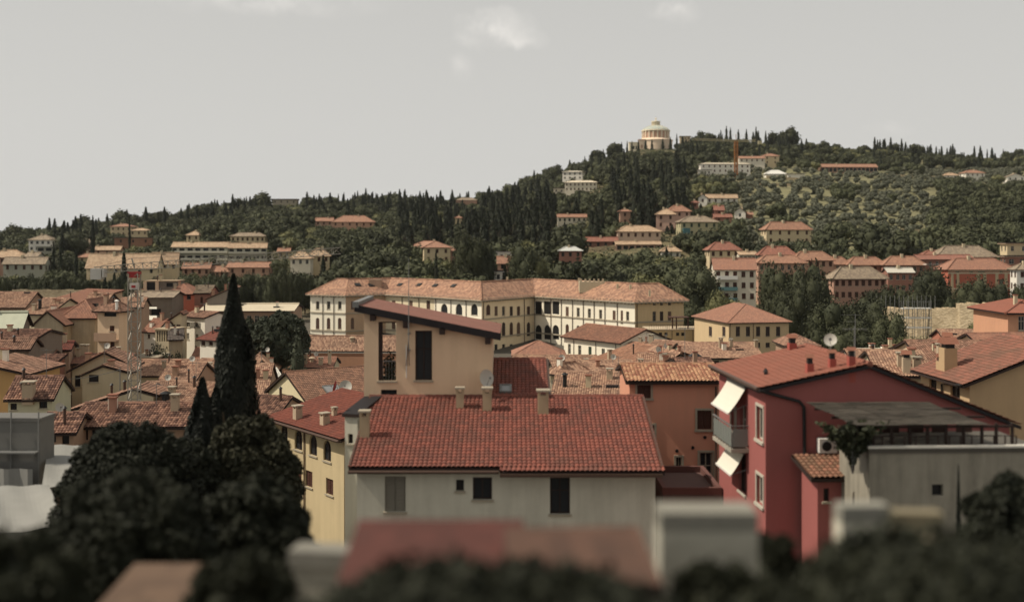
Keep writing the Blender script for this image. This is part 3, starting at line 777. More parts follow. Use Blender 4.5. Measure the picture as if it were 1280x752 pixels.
# --- the tan tower flat with the single pitched roof
t = house('rooftop_tower', 'tan rendered attic tower with one sloping roof rising behind the big red roof', 'tower', (455, 391), 54.2, 615, 0, 5.2,
          roof='shed_x', ro=-1.22, wall=W_TAN, tile=tiles((.26, .12, .09), (.20, .085, .065), (.14, .08, .06), .4, .3, .4, True, .5), over=.42, lod=0, near=True, th=.34, under=paint('tarred_wood', (.02, .017, .018), .7),
          base=CZ-11, wins=[('f', 484, 436, 22, 79, 'v'), ('f', 529.5, 444, 21, 62, 'wkc'), ('f', 486, 494, 20, 14.5, 'b'), ('k', 486, 436, 22, 66, 'v')], trim=STONE)
R = t.root; H, W = t.H, t.W
def lp(px, py, v=0.): return t.ray(px, py, (0, v, 0), (0, 1, 0))
for px, py in ((467, 396), (508, 405), (553, 413), (610, 425)):
    p = lp(px, py); mb = MB(); mb.box(p.x-.13, p.x+.13, -.42, .3, p.z-.16, p.z+.16, DARKW); mb.build('rafter', R)
mb = MB(); a = lp(473.5, 476); b = lp(495, 398); mb.box(a.x, a.x+.17, .05, .2, a.z, b.z+.2, DARKW); mb.build('post', R)
mb = MB(); mb.tube([(a.x, .1, a.z+.95), (b.x, .1, a.z+.95)], .03, GREYM, 6)
for i in range(5): mb.tube([(a.x+.2+i*.14, .1, a.z), (a.x+.2+i*.14, .1, a.z+.95)], .012, GREYM, 4)
mb.build('railing', R)
rng = np.random.default_rng(5); c = rng.normal(size=(500, 3))*(.17, .12, .33)+(a.x+.5, .5, a.z+.5)
pp = empty('potted_plant', t.M @ Vector((a.x+.5, .5, a.z)), 0, 'dark leafy plant standing in the open window slot of the tan tower', 'plant')
c -= (a.x+.5, .5, a.z); o = bpy.data.objects.new('foliage', np_mesh('plant', quads(c, c*0+(0, 0, 1.), np.full(500, .13), rng, .3), np.arange(2000).reshape(-1, 4), [F_DRK])); COL.objects.link(o); o.parent = pp
mb = MB(); mb.lathe([(0, -.3), (.14, -.3), (.19, .05), (.16, .05), (0, .02)], HATM, 12); mb.build('pot', pp)
mb = MB(); q = t.M.inverted() if False else None
pz = lp(508, 472); mb.box(pz.x-.025, pz.x+.025, -.05, -.005, pz.z, lp(508, 431).z, WHITE); mb.build('conduit', R)
q = lp(512, 440); mb = MB(); mb.tube([(q.x, -.5, q.z), (q.x, -.5, lp(512, 322).z)], [.03, .012], GREYM, 6); mb.box(q.x-.06, q.x+.06, -.5, 0, q.z+.1, q.z+.14, GREYM)
mb.box(q.x-.06, q.x+.06, -.5, 0, q.z+.9, q.z+.94, GREYM)
for i in range(3): mb.tube([(q.x-.12+.08*i, -.52, q.z-.6), (q.x, -.5, q.z+.7+i*.1)], .02, PIPE, 4)
mb.build('aerial_mast', R)
dish(t, lp(607, 471)+Vector((0, -.45, 0)), .42, (.62, -.75, .18), parent=R)
mb = MB(); p = lp(455, 391); mb.box(-.5, -.2, -.45, 5.4, H+.17+.12, H+.56, GREYM, Matrix.Rotation(0, 4, 'Z')); mb.build('ridge_flashing', R)
# --- orange house
o_h = house('orange_house', 'orange rendered house with pale window surrounds and a strip of old roof tiles', 'house', (787, 478), 60, 898, 0, 5.4, roof='gable_x', rise=.5,
            wall=W_ORA, tile=tiles((.55, .34, .2), (.3, .11, .07), (.13, .07, .05), .3), over=.35, lod=2, near=True, trim=STONE, shut=BROWN,
            wins=[('f', 805, 487.5, 17, 20, 'sf'), ('f', 880.5, 524.5, 18, 24, 'sf'), ('f', 811, 543, 14, 24, 'sf'), ('f', 848.5, 577, 7, 12, 'wf'), ('f', 882.5, 588, 16, 46, 'df'),
                  ('f', 812, 590, 14, 20, 'sf')], under=DARKW)
mb = MB(); mb.tube([(o_h.W-.15, -.12, .2), (o_h.W-.15, -.12, o_h.H-.2)], .06, PIPE); mb.build('drainpipe', o_h.root)
mb = MB()
for px, py in ((866, 559), (881, 546), (846, 563)):
    p = o_h.ray(px, py, (0, 0, 0), (0, 1, 0)); mb.lathe([(.0, 0), (.09, 0), (.09, .06), (0, .06)], BLACK, 10); mb = mb
    for i in range(len(mb.v)-40, len(mb.v)): v = mb.v[i]; mb.v[i] = (p.x+v[0], -v[2]-.003, p.z+v[1])
mb.build('vent', o_h.root)
# --- red house
r_h = house('red_house', 'dark red house with salmon side, balcony, white awnings and a red roof with five chimneys', 'house', (957, 488), 45.2, 1262, 3.5, 7.6, roof='gable_y', rise=.88, ridge=.416, ro=-1.5,
            side_px=('l', 899), wall=W_RED, tile=T_RED2, over=.36, lod=2, near=True, trim=WFRAME, shut=BROWN, under=paint('tarred_wood', (.02, .017, .018), .7),
            wins=[('l', 950.3, 529, 8, 42, 'wfp'), ('l', 950.3, 612, 8, 36, 'wfp'), ('l', 929, 532, 7, 52, 'd'), ('l', 917, 524, 6, 30, 'wfp'), ('l', 928, 590, 9, 50, 'wk')])
R = r_h.root; H, W, D = r_h.H, r_h.W, r_h.D
# side and front share one red render; only the sun brightens the side
def lf(px, py): return r_h.ray(px, py, (0, 0, 0), (0, 1, 0))
AW = paint('awning_cloth', (.66, .63, .53), .9, 0, .08)
def awn(v0, v1, u0, z0_, u1, z1_, name='awning'):
    mb = MB(); n = 10
    for i in range(n):
        a = v0+(v1-v0)*i/n; b = v0+(v1-v0)*(i+1)/n; K = 5
        for j in range(K):
            s = lambda t: (u0+(u1-u0)*t, z0_+(z1_-z0_)*t-.07*math.sin(math.pi*t))
            (ua, za), (ub, zb) = s(j/K), s((j+1)/K)
            mb.face([(ua, a, za), (ua, b, za), (ub, b, zb), (ub, a, zb)], AW); mb.face([(ua, a, za-.015), (ua, b, za-.015), (ub, b, zb-.015), (ub, a, zb-.015)], AW)
    mb.box(u1-.03, u1+.03, v0, v1, z1_-.05, z1_+.03, WHITE); mb.box(u0-.06, u0+.06, v0, v1, z0_-.05, z0_+.08, GREYM)
    for v in (v0+.1, v1-.1): mb.tube([(0, v, z0_-.75), (u1, v, z1_)], .02, GREYM, 5)
    mb.build(name, R)
zz = lambda py, d: CZ+(HY-py)/F*d-r_h.root.location.z
awn(2.6, 5.6, -.1, zz(484, 47.8), -.85, zz(516, 47.8)); awn(2.7, 5.3, -.15, zz(566, 47.8), -.72, zz(594, 47.8))
zf = zz(560, 47.8); mb = MB(); mb.box(-.78, -.003, 2.45, 5.7, zf-.16, zf, W_CONC); bal = mb.build('balcony', R)
mb = MB(); PAN = paint('smoked_panel', (.2, .22, .2), .2)
for v in np.linspace(2.5, 5.65, 8): mb.box(-.76, -.73, v-.015, v+.015, zf, zf+.95, GREYM)
mb.box(-.79, -.71, 2.45, 5.7, zf+.95, zf+1.0, GREYM); mb.box(-.75, -.735, 2.5, 5.6, zf+.1, zf+.85, PAN)
mb.box(-.71, -.02, 2.46, 2.5, zf+.95, zf+1.0, GREYM); mb.box(-.71, -.04, 2.47, 2.49, zf+.1, zf+.85, PAN)
mb.build('railing', bal)
mb = MB(); mb.tube([(-.36-.04, -.3, H+.1), (-.4, D+.3, H+.1)], .085, PIPE, 8); mb.build('gutter', R)
mb = MB(); p1, p2, p3, p4 = lf(958, 490), lf(998, 501), lf(1004, 508), lf(1005, 578)
mb.tube([(-.35, -.3, H+.05), (p1.x, -.14, p1.z), (p2.x, -.1, p2.z), (p3.x, -.1, p3.z), (p4.x, -.1, p4.z), (p4.x, -.1, .2)], .07, BLACK, 8); mb.build('drainpipe', R)
p = lf(1031, 555); mb = MB(); mb.box(p.x-.36, p.x+.36, -.42, -.08, p.z-.27, p.z+.29, WHITE); mb.box(p.x-.3, p.x+.3, -.08, 0, p.z-.32, p.z-.27, GREYM); ac = mb.build('air_conditioner', R)
mb = MB(); mb.lathe([(0, 0), (.2, 0), (.2, .012), (0, .012)], BLACK, 20); mb.v = [(p.x-.06+a, -.421-c_, p.z+b) for a, b, c_ in mb.v]; mb.build('fan', ac)
for px, py, w_, ht in ((990, 438, .36, .36), (1012, 467, .28, .42), (1040, 461, .27, .42), (1064, 459, .27, .45)): chimney(r_h, px, py, w_, ht, 'hat', plaster((.33, .085, .065), .3))
chimney(r_h, 957, 470, .14, .2, 'pipe', BLACK)
pd = on_roof(r_h, 1042, 446)
if pd: dish(r_h, pd+Vector((0, .4, .7)), .28, (-.35, -.85, .3), parent=r_h.roof, pole=1.1)
antenna(r_h, 1068, 450, 1.4)
# tiled lean-to at its foot
house('tiled_annex', 'low salmon annex with a mossy tiled roof at the foot of the red house', 'annex', (1022, 598), 43.0, 1072, 3.5, 1.9, roof='shed_y', rise=.32, wall=W_RED, tile=tiles((.30, .14, .09), (.2, .09, .06), (.13, .1, .06), .6), over=.38, lod=2, near=True, wins=[('f', 1033, 618, 7, 16, 'wk')])
# --- roof terrace
te = house('terrace_building', 'grey stained concrete building carrying the roof terrace beside the red house', 'building', (1087, 566), 40, 1300, 2, 3.3, roof='flat', rise=0, wall=plaster((.29, .265, .21), .9, (.10, .09, .07)), tile=plaster((.10, .09, .075), .5), over=.06, lod=0, near=True, wins=[('f', 1172, 612, 14, 14, 'b')])
tz = te.H+.18
mb = MB(); mb.box(-.1, te.W, -.14, .16, te.H+.183, te.H+.26, plaster((.6, .57, .5), .5)); mb.build('coping', te.root)
def tl(px, py, v=0.): return te.ray(px, py, (0, v, 0), (0, 1, 0))
pg = empty('pergola', te.M @ Vector((0, 0, tz)), math.radians(2), 'pergola roofed with grey reed mats on dark posts above the concrete terrace wall', 'pergola')
x0, x1, xr = tl(1066, 530, .3).x, tl(1228, 530, .3).x, tl(1264, 530, .3).x; zt = tl(1100, 531, .3).z-tz
REED = tiles((.05, .042, .034), (.028, .024, .02), (.02, .017, .015), .5, 2.2, .05)
rnd = random.Random(3); K = 9; RD = [paint('reed_%s' % c_, v_, .95, 0, .3, 2.) for c_, v_ in (('dark', (.045, .038, .03)), ('mid', (.085, .072, .056)), ('light', (.13, .112, .088)))]
for i in range(K):                                               # reed mats of single canes with frayed ends, sagging between the beams
    mb = MB(); a = x0+(x1-x0)*i/K; b = x0+(x1-x0)*(i+1)/K+.08; v = -.12+rnd.uniform(-.05, .05); lift = rnd.uniform(0, .03)
    while v < 4.55:
        w_ = rnd.uniform(.035, .06); z_ = zt+.05+lift+rnd.uniform(0, .012)-.05*math.sin(math.pi*((v+.1) % 2.2)/2.2)+.03*v; sk = -.09*v*(1-i/K*.2)
        e0, e1 = rnd.uniform(-.05, .05), rnd.uniform(-.05, .05)
        mb.box(a+sk+e0, b+sk+e1, v, v+w_-.004, z_, z_+.018, RD[rnd.choice((0, 0, 1, 1, 1, 2))])
        v += w_+(rnd.uniform(.0, .03) if rnd.random() < .2 else 0)
    mb.build('reed_mat', pg)
for px in (1070, 1092, 1115, 1138, 1160, 1183, 1205, 1228, 1246, 1266):
    x = tl(px, 545, .2).x; mb = MB(); mb.box(x-.045, x+.045, .2, .29, -.01, zt-.02 if px < 1240 else zt+.05, DARKW); mb.build('post', pg)
for v in (.25, 2.4, 4.5): mb = MB(); mb.box(x0-.1, xr, v-.04, v+.04, zt-.1, zt-.02, DARKW); mb.build('beam', pg)
AMB = paint('amber_screen', (.055, .028, .022), .25)
for i in range(5): x = x0+1.2+i*.95; mb = MB(); mb.box(x, x+.62, 3.1, 3.13, 0, zt-.25, AMB); mb.build('screen', pg)
rl = empty('terrace_railing', te.M @ Vector((0, 0, tz)), math.radians(2), 'low dark railing along the concrete terrace edge', 'railing')
xs = np.linspace(tl(1090, 560).x, tl(1272, 560).x, 14)
mb = MB(); mb.box(xs[0], xs[-1],   .08, .12, .38, .41, DARKW); mb.build('handrail', rl)
for x in xs: mb = MB(); mb.box(x-.02, x+.02, .08, .12, 0, .38, DARKW); mb.build('baluster', rl)
mb = MB(); mb.box(xs[0], xs[-1], .095, .105, .04, .1, DARKW); mb.build('bottom_rail', rl)
mb = MB(); x = tl(1089, 558).x
for i in range(9): mb.tube([(x-.7+.09*i, -.05+.03*i, -.9), (x-.7+.09*i, -.05+.03*i, .25)], .012, GREYM, 4)
mb.tube([(x-.75, -.06, .25), (x+.1, .25, .25)], .02, GREYM, 5); o = mb.build('wire_fence'); o.matrix_world = Matrix.Translation(pg.location) @ Matrix.Rotation(math.radians(2), 4, 'Z'); tag(o, 'rusty upright wire fence at the end of the terrace wall', 'fence')
rng = np.random.default_rng(9); ps = []
for k in range(80):                                             # leggy shrub: arching twigs with leaves
    a, l = rng.uniform(0, 6.28), rng.uniform(.6, 1.7); n_ = 26; s = np.linspace(.1, 1, n_)
    ps.append(np.stack([.75*l*s*math.cos(a)*s, .35*l*s*math.sin(a)*s, l*1.15*s-.25*l*s**3], 1)+rng.normal(0, .035, (n_, 3)))
c = np.concatenate(ps); pr = tl(1062, 572, .4)
rt = empty('terrace_shrub', te.M @ Vector((pr.x, .1, pr.z-.2)), 0, 'dark leggy shrub growing beside the pergola and the air conditioner', 'shrub')
o = bpy.data.objects.new('foliage', np_mesh('foliage', quads(c, rng.normal(size=c.shape), np.full(len(c), .16), rng, .3), np.arange(len(c)*4).reshape(-1, 4), [F_DRK])); COL.objects.link(o); o.parent = rt
mb = MB()
for k in range(9): a = k*.7; mb.tube([(0, 0, -.3), (.2*math.cos(a), .1*math.sin(a), .5), (.55*math.cos(a), .3*math.sin(a), 1.2)], [.03, .02, .006], BARK, 4)
mb.build('stem', rt)
# --- tan house on the right
n_h = house('tan_house', 'tan house with brown front wall and red roof beyond the reed pergola', 'house', (1212, 480), 60, 1400, 3, 8, roof='gable_y', rise=1.9, ridge=.6, side_px=('l', 1151), wall=plaster((.47, .33, .19), .35), tile=tiles((.30, .13, .09), (.2, .09, .065), (.15, .1, .07), .6), over=.5, lod=2, near=True,
            wins=[('l', 1166, 478, 9, 17, 'wk'), ('l', 1194, 489, 12, 17, 'wk')], trim=STONE)
for c in ((1185, 462, .75, 1.25), (1176, 462, .4, .5), (1273, 462, .8, .7)): chimney(n_h, *c, 'hat', plaster((.47, .33, .19), .4))
mb = MB(); mb.tube([(-.6, -.3, n_h.H), (-.1, 3.2, n_h.H-.4), (-.1, 3.2, .3)], .06, BLACK); mb.build('drainpipe', n_h.root)
# --- yellow house with arches
y_h = house('arcaded_house', 'yellow house with a row of arched windows left of the big red roof', 'house', (343, 522.5), 80, 430, -53, 5.5, roof='shed_y', rise=1.4, wall=W_YEL, tile=tiles((.23, .075, .05), (.16, .05, .035), (.12, .06, .045), .35), over=.5, lod=2, near=True,
            wins=[('f', 355, 541, 9, 26, 'wak'), ('f', 373, 549, 9.6, 26, 'wak'), ('f', 391.5, 556, 9.6, 26, 'wak'), ('f', 409, 563, 9.6, 26, 'wak'), ('f', 372.5, 592, 9, 20, 's'), ('f', 386, 598, 9, 20, 's'), ('f', 412, 608, 9, 20, 's'), ('f', 355, 585, 8, 20, 's')],
            pipes=[('f', 381.5)], chim=[(372, 524, .5, .75), (406, 531, .5, .6), (418, 520, .3, .4)])
mb = MB(); mb.tube([(-.4, -.6, y_h.H-.05), (y_h.W+.4, -.6, y_h.H-.05)], .1, PIPE); mb.build('gutter', y_h.root)
s_h = house('narrow_house', 'pale narrow gable wall squeezed between the arcaded house and the big red roof', 'house', (431, 520), 52, 447, -18, 4, roof='shed_y', rise=.8, wall=W_GREY, tile=paint('tarred_wood', (.02, .017, .018), .7), over=.1, lod=0, near=True, wins=[('f', 438, 548, 6, 12, 'wk')])
# --- cream gable house
c_h = house('cream_house', 'cream gable house with brown roof, skylight and two dishes behind the arcaded house', 'house', (336, 489), 108, 384.5, -54, 8.5, roof='gable_y', rise=2.1, wall=W_CRM, tile=tiles((.31, .17, .11), (.17, .085, .055), (.12, .08, .06), .45), over=.45, lod=2, near=True,
            wins=[('f', 358, 499, 11, 12, 'w')], chim=[(358, 480, .35, .9, 'pipe')])
skylight(c_h, 415, 487, 1.6, 1.2)
q = on_roof(c_h, 420, 494)
if q: dish(c_h, q+Vector((0, 0, .8)), .55, (-.6, -.7, .2), paint('red_dish', (.3, .03, .03), .5), c_h.roof)
q = on_roof(c_h, 432, 494)
if q: dish(c_h, q+Vector((0, 0, .8)), .6, (.7, -.5, .3), None, c_h.roof)

# ------------------------------------------------------------------ foreground below the camera
house('lower_house', 'low building with a dark red roof just below the white house wall', 'house', (440, 742), 10, 640, 0, 1.25, roof='shed_y', rise=.17, wall=W_DRT, tile=tiles((.105, .038, .03), (.08, .028, .022), (.06, .03, .024), .4), over=.12, lod=0, chim=[])
house('lower_house', 'low building with a faded tan and orange roof beside the dark red roof', 'house', (655, 748), 9.5, 808, 3, 1.1, roof='shed_y', rise=.14, wall=W_DRT, tile=tiles((.12, .065, .045), (.085, .045, .032), (.06, .04, .03), .4), over=.12, lod=0)
house('courtyard_building', 'pale plain building with a flat top below the orange house', 'building', (826, 664), 11, 948, 0, .5, roof='flat', rise=0, wall=plaster((.42, .40, .33), .5), tile=plaster((.22, .21, .175), .5), over=0, lod=0)  # flat top painted darker than the walls to look shaded
house('brick_terrace', 'small dark brick-red terrace at the foot of the orange house', 'terrace', (829, 622), 52, 902, 0, 5, roof='flat', rise=.3, wall=plaster((.13, .06, .05), .5), tile=plaster((.12, .07, .06), .5), over=.02, lod=0, under=plaster((.13, .06, .05), .5))
house('garden_house', 'small pale flat-topped outbuilding below the grey terrace wall', 'outbuilding', (1052, 654), 12, 1112, 4, .25, roof='flat', rise=0, wall=W_GREY, tile=plaster((.26, .25, .21), .5), over=0, lod=0)  # shade put into the colour of the flat top
house('garden_house', 'beige low flat-topped outbuilding beside the small pale one', 'outbuilding', (1114, 662), 12, 1180, -4, .25, roof='flat', rise=0, wall=W_CRM2, tile=plaster((.2, .17, .11), .5), over=0, lod=0)  # top takes a darker beige in place of shade
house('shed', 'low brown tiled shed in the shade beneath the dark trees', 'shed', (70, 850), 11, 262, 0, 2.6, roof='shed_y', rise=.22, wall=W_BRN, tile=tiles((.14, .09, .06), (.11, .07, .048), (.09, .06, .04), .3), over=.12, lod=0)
house('garden_wall', 'short pale garden wall between the dark trees and the lower roof', 'wall', (366, 708), 12, 432, -8, .3, roof='flat', rise=0, wall=plaster((.34, .32, .26), .5), tile=plaster((.2, .19, .16), .5), over=.04, lod=0)  # darker top colour stands in for shade

def big_tree(name, label, cat, px, pytop, d, arr, mat, hw=None, H0=9., R0=4.2, trunk=(9, .3)):
    p = P(px, pytop, d); zb = gz(p.x, d)-.2; h_ = p.z-zb; H0 = float(np.percentile(arr[0][:, 2], 99.7)); R0 = float(np.percentile(np.hypot(arr[0][:, 0], arr[0][:, 1]), 98)); trunk = (H0*.86, max(.2, H0*.03)); r = empty(name, (p.x, d, zb), 0, label, cat)
    s = h_/H0; w_ = (hw/F*d)/(R0*s) if hw else 1; r.scale = (s*w_, s*w_, s)
    o = bpy.data.objects.new('crown', np_mesh('crown', arr[0], arr[1], [mat])); COL.objects.link(o); o.parent = r
    o = bpy.data.objects.new('trunk', trunk_mesh(*trunk, 3)); COL.objects.link(o); o.parent = r
    return r
def BT(name, label, px, top, d, hw, hh, seed, n, lf, mat=None, flat=.5, lobes=70):
    """broad tree given by the middle column, top row, distance and half sizes in photograph pixels"""
    R = hw/F*d; Hh = hh/F*d; V_, Q_ = crown_dome(seed, R, Hh, n, lf, lobes, flat); zt_ = float(np.percentile(V_[:, 2], 99.8))
    p = P(px, top, d); zb = gz(p.x, d)-.2; r = empty(name, (p.x, d, zb), 0, label, 'tree'); V_ = V_.copy(); lift = p.z-zb-zt_; V_[:, 2] += lift
    o = bpy.data.objects.new('crown', np_mesh('crown', V_, Q_, [mat or F_DKN])); COL.objects.link(o); o.parent = r
    o = bpy.data.objects.new('trunk', trunk_mesh(lift+Hh, max(.2, R*.08), 3, 5, R*.5, .7)); COL.objects.link(o); o.parent = r
big_tree('cypress_tree', 'tall black-green cypress towering over the roofs beside the round dark trees', 'cypress tree', 292, 345, 52, crown_cypress(7, 18.2, 2.05, 40000, .15), F_CYN, None, 18.2, 2.05, (18, .35))
big_tree('cypress_tree', 'shorter dark cypress leaning against the foot of the tall one', 'cypress tree', 253, 474, 50, crown_cypress(8, 13, 1.3, 20000, .13), F_CYN, 58, 13, 1.3, (13, .3))
big_tree('cypress_tree', 'slim dark cypress top between the tall cypress and its short neighbour', 'cypress tree', 270, 486, 51, crown_cypress(9, 12, 1.3, 16000, .13), F_CYN, 60, 12, 1.3, (12, .3))
BT('round_tree', 'broad dark round tree below the long mottled roof', 160, 530, 38, 84, 110, 3, 60000, .12, lobes=260)
BT('round_tree', 'dark rounded crown joining the broad round tree and the magnolia', 236, 552, 40, 50, 100, 23, 34000, .12, lobes=160)
BT('magnolia_tree', 'glossy leaved magnolia in front of the tall cypress', 308, 522, 42, 64, 90, 4, 52000, .16, F_MAG, .3, 180)
BT('potted_shrub', 'dense dark shrub under the left end of the reed pergola', 1066, 527, 40.5, 19, 24, 21, 5000, .12, lobes=40)
BT('round_tree', 'dark tree filling the corner beneath the magnolia', 318, 596, 22, 78, 130, 5, 34000, .1, lobes=200)
BT('round_tree', 'dark tree crown low between the scaffold nets and the brown shed', 160, 596, 19, 110, 130, 6, 34000, .1, lobes=200)
BT('round_tree', 'dark garden tree against the grey terrace wall', 1262, 596, 22, 64, 110, 10, 26000, .1, lobes=180)
big_tree('cypress_tree', 'small pointed cypress in front of the grey terrace wall', 'cypress tree', 1198, 584, 33, crown_cypress(15, 12, 1., 6000, .14), F_CYN, 11, 12, 1.)
BT('round_tree', 'wide dark tree crown right below the camera under the grey terrace wall', 1170, 672, 9.5, 280, 190, 11, 34000, .09, lobes=240)
BT('round_tree', 'dark shrubby tree below the foot of the dark red wall', 962, 668, 13, 42, 100, 12, 9000, .12)
BT('round_tree', 'dark bushy crown overlapping the foot of the pale plain building', 895, 704, 10, 60, 100, 31, 12000, .09, lobes=120)
BT('round_tree', 'wide dark tree crown right below the camera under the two lower roofs', 600, 716, 7.5, 300, 120, 13, 26000, .09, lobes=240)
BT('round_tree', 'dark tree crown at the left corner below the scaffold nets', 10, 662, 11, 100, 150, 14, 16000, .12)
BT('round_tree', 'dark tree crown left of the pale garden wall', 300, 690, 12, 70, 110, 16, 12000, .12)

# --- building under scaffold nets
NET = tiles((.17, .165, .15), (.13, .125, .115), (.09, .085, .08), .5, .35, .5)
sc = house('netted_building', 'building wrapped in grey scaffold nets beside the white tarpaulins', 'building', (-60, 526), 56, 50, -2, 1.6, roof='flat', rise=.0, wall=NET, tile=NET, over=.05, lod=0)
for x in np.linspace(.3, sc.W, 4):
    mb = MB(); mb.tube([(x, -.15, 0), (x, -.15, sc.H+.5)], .035, GREYM, 6); mb.build('scaffold_pole', sc.root)
for z in (1.5, 3.5, 5.5): mb = MB(); mb.box(0, sc.W, -.6, -.05, sc.H-z, sc.H-z+.06, GREYM); mb.build('scaffold_deck', sc.root)
mb = MB(); NET2 = paint('pale_net', (.3, .295, .27), .95, 0, .3, .8)
for i in range(14):
    a, b = sc.W*.25+i*(sc.W*.75)/14, sc.W*.25+(i+1)*(sc.W*.75)/14; w1, w2 = -.7+.08*math.sin(i*1.3), -.7+.08*math.sin((i+1)*1.3)
    mb.face([(a, w1, sc.H-6), (b, w2, sc.H-6), (b, w2-.05, sc.H-2.2), (a, w1-.05, sc.H-2.2)], NET2)
mb.build('scaffold_net', sc.root)
TARP = paint('white_tarp', (.26, .255, .23), .7, 0, .2, 1.2)
def tarp(label, A, B, C, D_, dA, dC):
    a, b = P(*A, dA), P(*B, dA); c, d = P(*C, dC), P(*D_, dC); mb = MB(); n = 14; g_ = {}
    o0 = a
    for i in range(n+1):
        for j in range(n+1):
            s, t_ = i/n, j/n; p = a.lerp(b, s).lerp(d.lerp(c, s), t_); p.z += -.25*math.sin(math.pi*s)*math.sin(math.pi*t_)+.03*math.sin(s*11+t_*5)+.03*math.sin(t_*9); g_[i, j] = p-o0
    for i in range(n):
        for j in range(n):
            mb.face([g_[i, j], g_[i+1, j], g_[i+1, j+1], g_[i, j+1]], TARP)
            mb.face([q_-Vector((0, 0, .03)) for q_ in (g_[i, j], g_[i+1, j], g_[i+1, j+1], g_[i, j+1])], TARP)
    r_ = empty('tarpaulin', o0, 0, label, 'tarpaulin'); mb.build('sheet', r_)
    for q_ in (g_[0, 0], g_[n, 0], g_[n, n], g_[0, n]): mb = MB(); mb.tube([(q_.x, q_.y, gz(o0.x+q_.x, o0.y+q_.y)-o0.z), q_], .04, GREYM, 5); mb.build('support_pole', r_)
tarp('white tarpaulin roof stretched beside the scaffold nets', (52, 612), (122, 596), (120, 556), (60, 556), 50, 60)
tarp('grey-white tarpaulin sagging below the scaffold nets', (-10, 668), (84, 655), (60, 606), (-10, 608), 38, 48)
